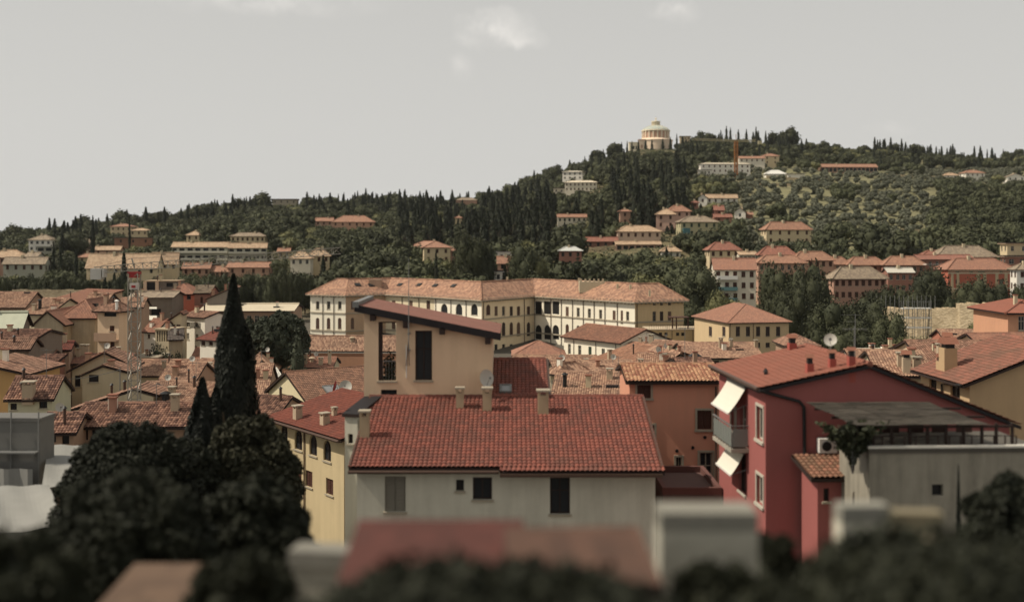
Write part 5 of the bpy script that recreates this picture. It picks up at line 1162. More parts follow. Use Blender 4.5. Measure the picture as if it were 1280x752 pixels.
jh('grey_gable_house', 'windowless grey gable wall joined to the salmon house', 'house', (259, 374), 192, 290, 8, 12, roof='gable_y', rise=1.7, ridge=.95, ro=1.6, wall=plaster((.22, .19, .16), .5), tile=T_OLD, over=.3, wins=[])
jh('grey_gable_house', 'pinkish wall and grey-pink roof between salmon house and grey gable', 'house', (243, 367), 196, 262, 4, 8, roof='gable_x', rise=1.1, wall=plaster((.3, .15, .11), .4), tile=TF_GREY, over=.3, wins=[('f', 252, 375, 3, 8, 's')], chim=[(246, 363, .4, .7)])
jh('market_hall', 'long low hall with a strip of windows under a pale flat roof behind the cypress', 'hall', (251, 389), 188, 366, 2, 10, roof='gable_x', rise=.8, wall=W_BRN, tile=plaster((.52, .45, .33), .4), over=.5, lod=0, auto=[('f', 22, 1, .8, 1.4, 'w', 3)])
jh('awning_building', 'low building with white awnings behind the crane mast', 'building', (163, 372), 186, 215, 3, 8, roof='gable_x', rise=.7, wall=W_DRT, tile=TF_GREY, over=.6, lod=0, wins=[('f', 175, 390, 10, 8, 'b'), ('f', 195, 390, 12, 8, 'b')])
jh('low_box_house', 'low flat house beside the dark bushes right of the crane', 'house', (168, 448), 146, 195, 3, 6, roof='flat', rise=.0, wall=W_BRN, tile=plaster((.3, .25, .18), .5), over=.3, lod=0, wins=[('f', 189, 453, 5, 5, 'wp')])
for (x0, x1, y0, y1, dd, lb) in ((181, 196, 383.5, 386, 184, 'short white awning on the low building right of the crane'), (163, 196, 394, 400, 182, 'wide white awning on the low building right of the crane')):
    a, b = P(x0, y0, dd+1.2), P(x1, y0, dd+1.2); c, d = P(x1, y1, dd-1), P(x0, y1, dd-1); r_ = empty('awning', a, 0, lb, 'awning'); mb = MB()
    for k_ in range(8): s0, s1 = k_/8, (k_+1)/8; mb.face([a.lerp(b, s0)-a, a.lerp(b, s1)-a, d.lerp(c, s1)-a, d.lerp(c, s0)-a], AW); mb.face([v_-Vector((0, 0, .05)) for v_ in (a.lerp(b, s0)-a, a.lerp(b, s1)-a, d.lerp(c, s1)-a, d.lerp(c, s0)-a)], AW)
    mb.build('cloth', r_); mb = MB(); mb.tube([d-a, c-a], .05, GREYM, 5); mb.build('front_bar', r_)
# ------------------------------------------------------------------ right side middle
st_ = plaster((.46, .38, .25), .6, (.2, .16, .1))
def stone_mat():
    m, nt, b = new_mat('rubble_stone'); tc = N(nt, 'ShaderNodeTexCoord').outputs['Object']
    v = N(nt, 'ShaderNodeTexVoronoi'); v.inputs['Scale'].default_value = 1.6; nt.links.new(map_n(nt, tc, (1, 1, 2.)), v.inputs['Vector'])
    n1 = noise_n(nt, tc, .25, 6, .7); n2 = noise_n(nt, tc, 2.2, 5, .7); w = N(nt, 'ShaderNodeTexWhiteNoise'); nt.links.new(v.outputs['Position'], w.inputs['Vector'])
    c = mix_n(nt, w.outputs['Value'], (.58, .47, .31), (.42, .33, .21)); c = mix_n(nt, ramp_n(nt, n1, [(.45, 0.), (.7, .6)]), c, (.22, .165, .1)); c = mix_n(nt, ramp_n(nt, n2, [(.62, 0.), (.68, .8)]), c, (.1, .08, .05))
    nt.links.new(c, b.inputs['Base Color']); bump_n(nt, b, v.outputs['Distance'], .6, .15); return m
STM = stone_mat()
def city_wall(label, pts, d, low, th=2.2):
    r_ = empty('city_wall', P(pts[0][0], pts[0][1], d), 0, label, 'wall'); sl_ = math.tan(math.radians(-33)); mb = MB(); rnd = random.Random(4); o0 = r_.location
    for (ax, ay), (bx, by) in zip(pts[:-1], pts[1:]):
        n = max(1, int(abs(bx-ax)/2.2))
        for i in range(n):
            dd_ = lambda px: d/(1-sl_*(px-1180)/F)*1.0; p = P(ax+(bx-ax)*i/n, ay+(by-ay)*i/n, dd_(ax+(bx-ax)*i/n))-o0; q = P(ax+(bx-ax)*(i+1)/n, ay+(by-ay)*(i+1)/n, dd_(ax+(bx-ax)*(i+1)/n))-o0; dz = rnd.uniform(-.25, .2)
            z0_, z1_ = CZ-low-o0.z, (p.z+q.z)/2+dz
            for A_, B_ in (((p.x, p.y), (q.x, q.y)), ((p.x, p.y+th), (q.x, q.y+th))): mb.face([(*A_, z0_), (*B_, z0_), (*B_, z1_), (*A_, z1_)], STM)
            mb.face([(p.x, p.y, z1_), (q.x, q.y, z1_), (q.x, q.y+th, z1_), (p.x, p.y+th, z1_)], STM)
            for A_ in (p, q): mb.face([(A_.x, A_.y, z0_), (A_.x, A_.y+th, z0_), (A_.x, A_.y+th, z1_), (A_.x, A_.y, z1_)], STM)
    return mb.build('masonry', r_), r_
_, cw = city_wall('long ruined city wall of pale rubble stone below the brick apartment block', [(1100, 384), (1168, 386), (1199.9, 385)], 245, 27)
_, cw2 = city_wall('taller stretch of pale rubble wall with uneven top near the right edge', [(1200, 378.5), (1262, 380), (1300, 381)], 244, 27)
sf = empty('scaffold', P(1129, 420, 240), 0, 'tube scaffold with three white decks against the city wall', 'scaffold'); o0 = sf.location
for i in range(6): x = (P(1129+i*7, 420, 240)-o0).x; mb = MB(); mb.tube([(x, 0, -4), (x, 0, 7.6)], .06, GREYM, 5); mb.tube([(x, 1.2, -4), (x, 1.2, 7.6)], .06, GREYM, 5); mb.build('pole', sf)
for y in (398, 410, 386): z = (P(1129, y, 240)-o0).z; x = (P(1164, y, 240)-o0).x; mb = MB(); mb.box(-.1, x+.1, -.05, 1.3, z, z+.2, WHITE); mb.build('deck', sf)
mb = MB()
for z in (7.4, 1.5, 4.2): mb.tube([(0, -.08, z), (x, -.08, z)], .04, GREYM, 4)
mb.build('guard_rail', sf)
for i in range(14):
    p = P(1096+i*5.6, 384, 247)
    if i == 0:
        fp = empty('fence_post', p-Vector((0, 0, 2)), 0, 'thin pale pole standing on top of the city wall', 'pole', 'thin poles along the top of the city wall'); mb = MB(); mb.tube([(0, 0, 0), (0, 0, 4.6)], .06, GREYM, 5); c0 = mb.build('pole', fp)
    else:
        f2 = fp.copy(); COL.objects.link(f2); f2.location = p-Vector((0, 0, 2)); c2 = c0.copy(); COL.objects.link(c2); c2.parent = f2
jh('corner_house', 'tan rose house with red hipped roof and a white door at the right edge', 'house', (1260, 391), 120, 1330, 0, 9, roof='hip', rise=1.0, wall=W_SAL, tile=T_RED2, over=.5, lod=1, wins=[('f', 1277, 404, 8, 18, 'wp')])
jh('shed', 'open dark lean-to on posts beside the corner house', 'shed', (1247, 399), 125, 1258, 0, 3, roof='flat', rise=0, wall=W_BRN, tile=W_BRN, over=.1, lod=0, wins=[('f', 1252.5, 412, 7, 20, 'b')])
jh('tiled_wall_house', 'brick red house under a long pale roof edge below the city wall', 'house', (1182, 426), 150, 1262, -6, 7, roof='gable_x', rise=1.1, wall=plaster((.38, .15, .1), .4), tile=T_PALE, over=.4, wins=[])
jh('town_house', 'wide brown mottled roof with tall chimney behind the tan house', 'house', (1160, 458), 95, 1262, -4, 12, roof='gable_x', rise=1.5, wall=W_TAN, tile=T_OLD, over=.5, wins=[], chim=[(1176, 447, .6, 1.0)])
jh('town_house', 'orange roof corner glowing beside the corner house', 'house', (1240, 444), 110, 1310, 6, 9, roof='gable_x', rise=1.6, wall=W_TAN, tile=T_ORG, over=.5, wins=[])
jh('town_house', 'small roof with a hatted chimney behind the wide brown roof', 'house', (1156, 440), 128, 1184, -12, 6, roof='gable_x', rise=.7, wall=W_BRN, tile=T_OLD, over=.4, wins=[], chim=[(1184, 437, .9, 1.3, 'hat')])
jh('town_house', 'jumbled pale tile roof low beside the right slope of the red house', 'house', (1100, 470), 80, 1165, -8, 9, roof='gable_x', rise=1.2, wall=W_CRM2, tile=T_PALE, over=.4, wins=[], chim=[(1133, 466, .55, 1.1, 'hat'), (1126, 458, .5, .8), (1146, 462, .5, .7)])
jh('town_house', 'orange roof with a white bulkhead directly behind the red house ridge', 'house', (1070, 458), 105, 1122, -5, 9, roof='gable_x', rise=1.0, wall=W_WHT, tile=T_PALE, over=.3, wins=[])
jh('white_flat_house', 'white flat-topped stair head with dark slot behind the red house', 'house', (1090, 446), 120, 1118, 0, 5, roof='flat', rise=.3, wall=W_WHT, tile=plaster((.5, .48, .42), .3), over=.1, lod=0, under=W_WHT, wins=[])
jh('stair_head', 'white triangular stair bulkhead standing on the flat white house', 'bulkhead', (1112, 436), 122, 1131, 0, 3, roof='shed_x', ro=-.9, wall=W_WHT, tile=W_WHT, over=.05, lod=0, wins=[('f', 1115, 441, 3, 7, 'b')])
jh('town_house', 'low grey house with red hat chimneys between the yellow villa and the trees', 'house', (985, 432), 150, 1022, 0, 7, roof='hip', rise=1.0, wall=W_BRN, tile=T_OLD, over=.4, wins=[])
am = empty('tall_antenna', P(1069, 462, 100), 0, 'thin tall television antenna rising behind the ridge of the red house', 'antenna'); mb = MB(); mb.tube([(0, 0, 0), (0, 0, 5)], .03, GREYM, 5); mb.build('mast', am); mb = MB()
for z, w_ in ((4.9, 1.3), (4.3, .7), (2.6, .4)): mb.tube([(-w_, 0, z), (w_*.4, 0, z)], .02, GREYM, 4)
mb.tube([(0, 0, 2.6), (0, 0, 4.9)], .02, GREYM, 4); mb.build('crossbar', am)
# ------------------------------------------------------------------ tower crane in town
def lattice(name, parent, a, b, w, n, mat, r=.06):
    a, b = Vector(a), Vector(b); t = (b-a).normalized(); s = t.cross(Vector((0, 1, 0))).normalized() if abs(t.y) < .9 else Vector((1, 0, 0)); u = t.cross(s).normalized(); mb = MB(); c = [(s*i+u*j)*w/2 for i, j in ((-1, -1), (1, -1), (1, 1), (-1, 1))]
    for q in c: mb.tube([a+q, b+q], r, mat, 4)
    for i in range(n):
        p, q = a.lerp(b, i/n), a.lerp(b, (i+1)/n)
        for k_ in range(4):
            c1, c2 = c[k_], c[(k_+1) % 4]; mb.tube([p+c1, q+c2] if (i+k_) % 2 else [p+c2, q+c1], r*.6, mat, 3, False); mb.tube([p+c1, p+c2], r*.6, mat, 3, False)
    return mb.build(name, parent)
base = P(168, 560, 84); ZB = gz(base.x, 84); cr = empty('tower_crane', (base.x, 84, ZB), 0, 'grey lattice tower crane with a white counterweight standing among the left roofs', 'crane')
CG = paint('crane_grey', (.34, .32, .27), .5, .3); zt = P(168, 341, 84).z-ZB
lattice('mast', cr, (0, 0, 0), (0, 0, zt), .72, 26, CG, .045)
lattice('jib', cr, (0, 0, zt+.45), (14.5, 6, zt+1.6), .5, 26, CG, .035); lattice('counter_jib', cr, (0, 0, zt+.45), (-2.7, -.8, zt+.2), .5, 6, CG, .035)
RED = paint('crane_red', (.32, .03, .03), .5); mb = MB(); mb.box(-.42, .42, -.35, .35, zt-.1, zt+.1, RED); mb.lathe([(.4, zt-.35), (.4, zt-.1)], RED, 10); mb.build('slewing_ring', cr)
mb = MB(); mb.box(-2.9, -2.1, -1.1, -.4, zt-.45, zt+.35, plaster((.45, .44, .4), .5)); mb.box(-2.03, -1.9, -1.1, -.4, zt-.3, zt+.3, plaster((.45, .44, .4), .5)); mb.build('counterweight', cr)
mb = MB(); mb.box(-.1, .5, -.8, -.37, zt-1.2, zt-.75, plaster((.5, .47, .42), .4)); mb.box(.05, .35, -.82, -.802, zt-1.08, zt-.9, RED); mb.build('sign_box', cr)
mb = MB(); mb.tube([(0, 0, zt+.4), (-.2, 0, zt+1.1)], .06, CG, 4); mb.tube([(-.2, 0, zt+1.1), (14, 5.8, zt+1.7)], .015, CG, 3); mb.tube([(-.2, 0, zt+1.1), (-2.7, -.8, zt+.4)], .02, CG, 3); mb.build('tie_cable', cr)
mb = MB(); mb.box(-1.6, 1.6, -1.6, 1.6, 0, .8, CG); mb.build('ballast', cr)
# small brackets of dishes and aerials on the middle roofs
for (x0_, y0_, d0_), (x1_, y1_, d1_), lb in (((690, 478, 98), (792, 470, 98), 'thin overhead cable crossing the mottled roofs behind the big red roof'), ((654, 486, 90), (790, 476, 100), 'second slack cable just below the thin overhead cable'), ((40, 470, 100), (150, 462, 104), 'thin cable sagging across the left roofs')):
    a, b = P(x0_, y0_, d0_), P(x1_, y1_, d1_); r_ = empty('overhead_cable', a, 0, lb, 'cable'); mb = MB(); mb.tube([(a.lerp(b, t_/10)-a)-Vector((0, 0, .5*math.sin(math.pi*t_/10))) for t_ in range(11)], .03, GREYM, 4); mb.build('wire', r_)
    for q_ in (a, b): mb = MB(); mb.tube([q_-a-Vector((0, 0, 3)), q_-a+Vector((0, 0, .2))], .05, GREYM, 5); mb.build('bracket', r_)
rnd = random.Random(21); k_ = 0
for h_ in J:                                                    # every roof of the old town carries a stack or two
    for _ in range(rnd.choice((1, 2, 2, 3))):
        u, v = rnd.uniform(.1, .9), rnd.uniform(.12, .5); mb = MB(); w_ = rnd.uniform(.14, .27); x, y = u*h_.W, v*h_.D; ok = None
        for q in h_.pl:
            n_ = (Vector(q[1])-Vector(q[0])).cross(Vector(q[2])-Vector(q[1]))
            if n_.length < 1e-6 or abs(n_.normalized().z) < .2: continue
            sg = [(q[(i+1) % 4][0]-q[i][0])*(y-q[i][1])-(q[(i+1) % 4][1]-q[i][1])*(x-q[i][0]) for i in range(4)]
            if min(sg) > -1e-3 or max(sg) < 1e-3: ok = Vector(q[0]).z-(n_.x*(x-q[0][0])+n_.y*(y-q[0][1]))/n_.z
        if ok is None: continue
        z = ok; t_ = rnd.random(); ht = rnd.uniform(.5, 1.1); m_ = rnd.choice((W_CRM2, W_BRN, W_WHT, plaster((.36, .2, .14), .5)))
        if t_ < .6: mb.box(x-w_, x+w_, y-w_, y+w_, z-.5, z+ht, m_); mb.box(x-w_*1.3, x+w_*1.3, y-w_*1.3, y+w_*1.3, z+ht, z+ht+.1, HATM); mb.build('chimney', h_.roof)
        elif t_ < .85: mb.tube([(x, y, z-.3), (x, y, z+ht)], w_*.5, PIPE, 8); mb.lathe([(w_*.9, z+ht), (0, z+ht+.2)], BLACK, 8, (x, y)); mb.build('vent_pipe', h_.roof)
        else: mb.box(x-.5, x+.5, y-.4, y+.4, z-.2, z+.16, GLASS); mb.build('roof_window', h_.roof)
for h_ in J[:14]+J[16:28]:
    if k_ > 24: break
    p = Vector((h_.W*rnd.uniform(.2, .8), h_.D*.45, h_.H+1.)); q = h_.pl[0]; z = max(v_[2] for v_ in q); p.z = z-.1
    if k_ % 2 == 0: antenna(h_, 0, 0, rnd.uniform(1.4, 2.6), p=p)
    else: dish(h_, p+Vector((0, -.5, .6)), .3, (rnd.uniform(-.4, .8), -.8, .25), None, h_.roof)
    k_ += 1
# ------------------------------------------------------------------ houses on the hill
def hill(label, x0, x1, ye, yb, wall, tile, roof='hip', rise=1.8, rot=0, dep=.7, auto=(3, 2), st='s', name='villa', cat='villa', d=None, over=.6, ww=1.0, hh=1.5, fh=3.1, side=2, group=None, shut=None, chim=1, lod=0, **kw):
    d = d or hillhit((x0+x1)/2, yb); p = P(x0, ye, d); W = (x1-x0)/F*d
    h = house(name, label, cat, (x0, ye), d, x1, rot, max(4, W*dep), roof=roof, rise=rise, wall=wall, tile=tile, over=over, lod=lod,
              auto=[(('f'), auto[0], auto[1], ww, hh, st, fh), ('l', side, auto[1], ww, hh, st, fh), ('r', side, auto[1], ww, hh, st, fh)] if auto else None, shut=shut, group=group, **kw)
    if chim and roof not in ('flat',):
        r = random.Random(int(x0)); z = max(v[2] for v in h.pl[0]); mb = MB(); x, y = h.W*r.uniform(.3, .7), h.D*.45; mb.box(x-.4, x+.4, y-.4, y+.4, z-1.2, z+.8, W_CRM2); mb.build('chimney', h.roof)
    return h
W_V1 = plaster((.58, .47, .30), .3); W_V2 = plaster((.66, .60, .48), .25); W_V3 = plaster((.46, .28, .2), .35); W_V4 = plaster((.37, .35, .24), .35); W_V5 = plaster((.30, .15, .11), .35); W_V6 = plaster((.72, .68, .6), .2); W_V7 = plaster((.40, .39, .31), .35)
hill('tall yellow villa with two lit faces above the left wing of the palace', 530, 563, 309, 338, W_V1, TF_ORG, 'hip', 2.2, 12, .8, (3, 3), 's', side_px=('l', 513), chim=1)
hill('small rose side wing tucked behind the tall yellow villa', 561, 572, 313, 336, W_V3, TF_ORG, 'hip', .8, 12, .8, (1, 3))
hill('little cream roof peeking between cypresses above the yellow villa', 569, 577, 272, 281, W_V1, TF_ORG, 'hip', 1, 0, 1, (1, 1))
hill('white villa with dark hipped roof at the far left skyline', 36, 64, 299.5, 326, W_V6, TF_GREY, 'hip', 2.4, 0, .8, (4, 3), 'w', ww=1.4)
hill('grey concrete villa with deep balconies below the white skyline villa', 46, 66, 308, 328, W_V7, plaster((.4, .39, .34), .3), 'flat', .0, 0, .8, (2, 2), 'b', ww=3., hh=1.6)
hill('cream villa with upper storey and roof terrace among dark trees', 138, 164, 283, 300, W_V1, TF_ORG, 'hip', 1.6, 0, .8, (4, 2))
hill('cream side wing stepping down from the villa with the roof terrace', 162, 185, 288, 302, W_V1, TF_PALE, 'hip', 1.2, 0, .8, (3, 1))
hill('red-brown retaining block below the cream villa terrace', 143, 190, 298, 312, plaster((.3, .16, .1), .4), TF_PALE, 'flat', .5, 0, .5, (3, 1), 'b')
hill('low house with a chimney beside the round tree at the left skyline', 86, 116, 304, 318, W_V3, TF_GREY, 'gable_x', 2, 0, .6, (3, 1))
hill('long low house with grey-pink roof below the left villas', 96, 150, 312, 320, W_V3, TF_PALE, 'gable_x', 1.6, 0, .25, (5, 1))
hill('small tan house with pyramid roof below the long low house', 98, 117, 321, 331, W_V1, TF_ORG, 'hip', 1.8, 0, .9, (2, 1))
hill('faded tile roof cluster at the far left edge of the hill', -14, 30, 321, 333, W_V3, TF_PALE, 'hip', 2.4, 6, .6, (4, 1), d=420)
hill('lower grey-brown roof beneath the far left cluster', 4, 56, 329, 342, W_V7, TF_GREY, 'gable_x', 2, 0, .35, (5, 1), d=400)
hill('pale gable roof beside the lower grey-brown roof', 32, 47, 320, 334, W_V7, TF_GREY, 'gable_x', 1.2, -10, .8, (2, 1), d=410)
hill('long warehouse with a wide pale orange roof above the crane jib', 108, 196, 333, 341, W_V1, TF_PALE, 'gable_x', 4.2, -4, .25, (6, 1), 'b', d=385, name='warehouse', cat='warehouse')
hill('pale orange roof joining the long warehouse on its right', 190, 222, 328, 340, W_V1, TF_PALE, 'gable_x', 3.4, 8, .5, (3, 1), 'b', d=405, name='warehouse', cat='warehouse')
hill('cream turret-like villa above the terraced apartment building', 233, 249, 293.5, 308, W_V1, TF_PALE, 'hip', 1.8, -8, .9, (2, 2))
hill('two-storey cream villa with flat eaves behind the terraced apartment building', 288, 331, 295, 308, W_V1, TF_GREY, 'hip', 1.5, 0, .4, (7, 2))
a_ = hill('long terraced apartment building with pale balconies and thin orange roof, left wing', 215, 285, 308, 330, W_V7, TF_PALE, 'gable_x', 1.6, -4, .2, (14, 3), 'b', ww=2.2, hh=1.3, fh=2.9, name='apartment_building', cat='apartment building', d=455)
b_ = hill('long terraced apartment building with pale balconies and thin orange roof, stepped right wing', 286, 333, 309, 330, W_V7, TF_PALE, 'gable_x', 1.6, 8, .25, (9, 3), 'b', ww=2.2, hh=1.3, fh=2.9, name='apartment_building', cat='apartment building', d=452)
for q in (a_, b_):
    for j in range(3): mb = MB(); mb.box(-.1, q.W+.1, -1.3, -.01, q.H-.9-2.9*j-1.7, q.H-.9-2.9*j-.9, plaster((.55, .52, .42), .25)); mb.build('balcony', q.root)
for (x0, x1, y, lb) in ((228, 262, 331, 'bright orange roof below the left part of the terraced apartments'), (263, 286, 335, 'short orange roof below the middle of the terraced apartments'), (284, 336, 330, 'long orange roof below the right part of the terraced apartments')):
    hill(lb, x0, x1, y+3.5, y+9, W_V3, TF_ORG, 'gable_x', 1.6, -3, .35, (4, 1), d=415, name='house', cat='house')
hill('rambling villa with several orange roofs right of the terraced apartments', 363, 388, 322, 334, W_V2, TF_PALE, 'hip', 2.2, 0, .8, (3, 1), 'w', d=400)
hill('cream front wing of the rambling orange-roofed villa', 385, 412, 319, 332, W_V1, TF_PALE, 'hip', 2.4, 10, .8, (3, 1), 's', d=408)
hill('tan ruin-like house half hidden left of the rambling villa', 347, 362, 314, 322, W_V1, TF_ORG, 'gable_x', 1.2, 0, .6, (2, 1), 'b')
hill('long brown house with wide orange roof on the middle skyline', 415, 468, 277, 289, W_V3, TF_ORG, 'hip', 3.4, 6, .5, (6, 1))
hill('low orange roof left of the long skyline house', 394, 416, 276, 284, W_V3, TF_ORG, 'gable_x', 1.8, 0, .6, (3, 1))
hill('square grey fort ruin on the left skyline', 340, 371, 250, 260, plaster((.36, .32, .24), .5), plaster((.36, .32, .24), .5), 'flat', .8, 0, .4, (4, 1), 'b', name='fort', cat='fort')
hill('dark roofed house hidden among cypresses on the middle skyline', 570, 596, 250, 260, W_V3, TF_GREY, 'hip', 2, 0, .5, None)
hill('white upper villa block with flat roof below the church hill', 703, 728, 215, 232, W_V6, plaster((.6, .55, .45), .3), 'hip', .8, -14, .7, (4, 2), 'w', ww=1.4)
hill('white villa wing with a row of windows stepping down the slope', 706, 746, 228, 242, W_V2, plaster((.6, .52, .4), .3), 'hip', 1.2, -6, .4, (8, 2), 's')
hill('cream lower terrace block at the foot of the white villa', 692, 712, 236, 244, W_V2, plaster((.55, .5, .4), .3), 'flat', .6, -6, .5, (3, 1), 'b')
hill('long low pink-roofed house among cypresses below the white villa', 697, 733, 271, 280, W_V2, TF_ORG, 'gable_x', 1.3, 0, .3, (6, 1), 'b')
hill('pink villa with balconies and a wide lower floor at the slope centre', 772, 826, 289, 305, plaster((.54, .40, .30), .3), TF_PALE, 'hip', 2.2, 5, .5, (6, 2), 's', d=458)
hill('lower floor of the pink villa under its own thin roof', 770, 826, 305, 322, plaster((.46, .30, .22), .3), TF_PALE, 'gable_x', 1.0, 2, .12, (7, 2), 'b', d=445, ww=1.8)
hill('slim pink tower house behind dark cypresses', 775, 788, 264, 286, W_V3, TF_ORG, 'hip', .9, 0, .9, (1, 3))
hill('rose villa with two roofs behind the row of square cypresses', 820, 844, 267.5, 290, plaster((.52, .34, .26), .3), TF_PALE, 'hip', 2.2, -8, .9, (2, 2))
hill('rear block of the rose villa under a broader orange roof', 836, 863, 263.5, 285, plaster((.5, .32, .25), .3), TF_ORG, 'hip', 2.4, 6, .7, (3, 2))
v_ = hill('ochre-green villa with a turquoise awning under a brown hipped roof', 851, 897, 277, 302, plaster((.40, .36, .22), .35), TF_GREY, 'hip', 2.2, 4, .6, (5, 2), 's', shut=GREENS)
mb = MB(); mb.box(.8, 3.6, -1.2, -.02, v_.H-5.2, v_.H-2.6, paint('turquoise_cloth', (.08, .17, .18), .8)); mb.build('awning', v_.root)
hill('white gable house with red roof on the slope above the rose villa', 873, 884, 247, 258, W_V6, TF_ORG, 'gable_y', 1.6, -10, 1.2, (1, 1), 's')
hill('low orange roof stretching right from the white gable house', 883, 922, 247, 254, W_V6, TF_PALE, 'gable_x', 1.6, 3, .25, (5, 1))
hill('small brick red house half hidden by the square cypresses', 893, 905, 262, 276, W_V5, TF_RED, 'gable_x', 1.8, 0, 1, (1, 1))
hill('low red roofed extension beside the small brick red house', 893, 915, 271, 279, W_V5, TF_RED, 'gable_x', 1.2, 4, .4, (2, 1))
hill('tiny tan tower with red roof left of the brick red house', 865, 873, 253, 266, W_V5, TF_RED, 'hip', .8, 0, 1, (1, 1))
hill('little white house with red roof alone in the olive grove', 918, 932, 265, 274, W_V6, TF_ORG, 'gable_y', 1.8, -12, 1.1, (1, 1), 'b')
hill('little red annex beside the lone white house in the olive grove', 931, 941, 268, 274, W_V5, TF_ORG, 'gable_x', 1, 0, .7, None)
hill('large pale yellow villa with balconies beside the olive grove', 958, 1014, 286, 314, W_V1, TF_ORG, 'hip', 2.6, 8, .5, (5, 3), 's', side_px=('l', 951))
hill('cream villa with red roof dormer right of the slope centre', 887, 925, 311.5, 330, W_V1, TF_RED, 'hip', 2.2, 6, .7, (4, 1), 's', side_px=('l', 881), d=372)
hill('low flat white building joined right of the cream dormer villa', 924, 945, 318, 328, W_V2, TF_PALE, 'gable_x', .8, 0, .5, (4, 1), d=368)
v_ = hill('white apartment block with turquoise balconies under a plain orange roof', 893, 945, 336, 374, W_V2, T_ORG, 'gable_x', 2.8, -4, .7, (5, 3), 's', d=318, name='apartment_building', cat='apartment building', ww=1.1, hh=1.6)
for j in range(3): mb = MB(); mb.box(.6, 6.4, -1.3, -.02, v_.H-3.-3.1*j, v_.H-2.-3.1*j, paint('turquoise_panel', (.12, .22, .22), .5) if j else WHITE); mb.build('balcony', v_.root)
for i, (x0, x1, ye, yb, wl, tl_, rs, dd, lb) in enumerate((
    (950, 994, 317.5, 335, W_V2, TF_RED, 2.2, 350, 'white house with wide red roof behind the tall dark trees'),
    (948, 1008, 328, 345, W_V3, TF_ORG, 2., 335, 'rose apartment block behind the tall dark trees'),
    (993, 1042, 324, 345, W_V3, TF_ORG, 2.2, 345, 'long rose block with orange roof right of the wide red roof'),
    (1032, 1062, 329, 345, W_V3, TF_ORG, 1.8, 352, 'brick coloured house with white chimney in the right row'),
    (1061, 1108, 330, 350, W_V5, TF_ORG, 2.0, 350, 'brick red row house with small windows and orange roof'),
    (1106, 1156, 330, 350, W_V5, TF_ORG, 2.2, 346, 'second brick red row house with a wider orange roof'),
    (1042, 1108, 347, 380, plaster((.42, .25, .18), .35), TF_GREY, 2.6, 300, 'long rose building under a flat grey-brown roof behind the large trees'),
    (1110, 1142, 340, 352, W_V5, plaster((.5, .47, .4), .3), 1., 325, 'low dark red block with white balcony fronts'),
    (1172, 1246, 320, 330, W_V3, TF_GREY, 3.2, 372, 'wide grey-brown roof behind the brick apartment block'),
    (1150, 1218, 324, 333, W_V5, TF_RED, 1.2, 356, 'thin red roof edge with a white awning left of the apartment block'),
    (1155, 1185, 318, 328, W_V3, TF_RED, 1.2, 378, 'short red roof left of the wide grey-brown roof'))):
    hill(lb, x0, x1, ye, yb, wl, tl_, 'hip' if i not in (7, 9) else 'gable_x', rs, (-3, 4, 2, 0, 3)[i % 5], .45, (max(3, int((x1-x0)/8)), 2), ('s', 'w')[i % 2], d=dd, name='row_house', cat='building')
v_ = hill('brick apartment block with cream bands and orange hipped roof above the city wall', 1185, 1268, 336, 385, plaster((.40, .125, .08), .3), T_ORG, 'hip', 2.8, 3, .45, None, d=322, name='apartment_building', cat='apartment building',
          wins=[('f', x, 340.5, w, 4, 'b') for x, w in ((1197, 5), (1214, 5), (1227, 9), (1251.5, 4))]+[('f', x, y, 5, 6, 'w') for x in (1197, 1227, 1251.5) for y in (352, 364, 376)])
mb = MB()
for px in (1190, 1197, 1223, 1231, 1246, 1257.5): x = v_.ray(px, 350, (0, 0, 0), (0, 1, 0)).x; mb.box(x-.45 if px > 1200 else x-.3, x+.45, -.09, -.004, 0, v_.H-1.4, plaster((.46, .37, .24), .3))
for z in (1.1, 5.6, 8.8): mb.box(0, v_.W, -.14, -.012, v_.H-z-.3, v_.H-z+.1, plaster((.5, .42, .3), .3))
mb.box(0, v_.W, -.12, -.006, v_.H-.75, v_.H-.02, plaster((.5, .42, .3), .3)); mb.build('cream_band', v_.root)
p0 = P(1156, 327, 340); ex_ = empty('awning', p0, 0, 'wide white awning in the right row below the thin red roof', 'awning'); mb = MB(); mb.box(0, 9.5, -1.2, 1.5, -.9, -.75, WHITE); mb.build('cloth', ex_); mb = MB(); mb.box(0, 9.5, -1.3, -1.2, -.95, -.7, GREYM); mb.build('front_bar', ex_)
hill('cream upper block with red-brown lower floors at the right edge', 1259, 1300, 305, 322, W_V1, TF_PALE, 'flat', .3, 0, .5, (3, 1), 'w', d=360, name='apartment_building', cat='apartment building')
hill('dark brick lower floors beneath the cream block at the right edge', 1257, 1300, 321, 345, W_V5, plaster((.4, .3, .22), .4), 'flat', .3, 0, .3, (3, 2), 'w', d=350, name='apartment_building', cat='apartment building', ww=1.6)
hill('white house with grey roof cut by the right edge of the view', 1271, 1300, 336, 368, W_V6, TF_GREY, 'hip', 1.2, 0, .6, (2, 2), 's', d=300, name='row_house', cat='house')
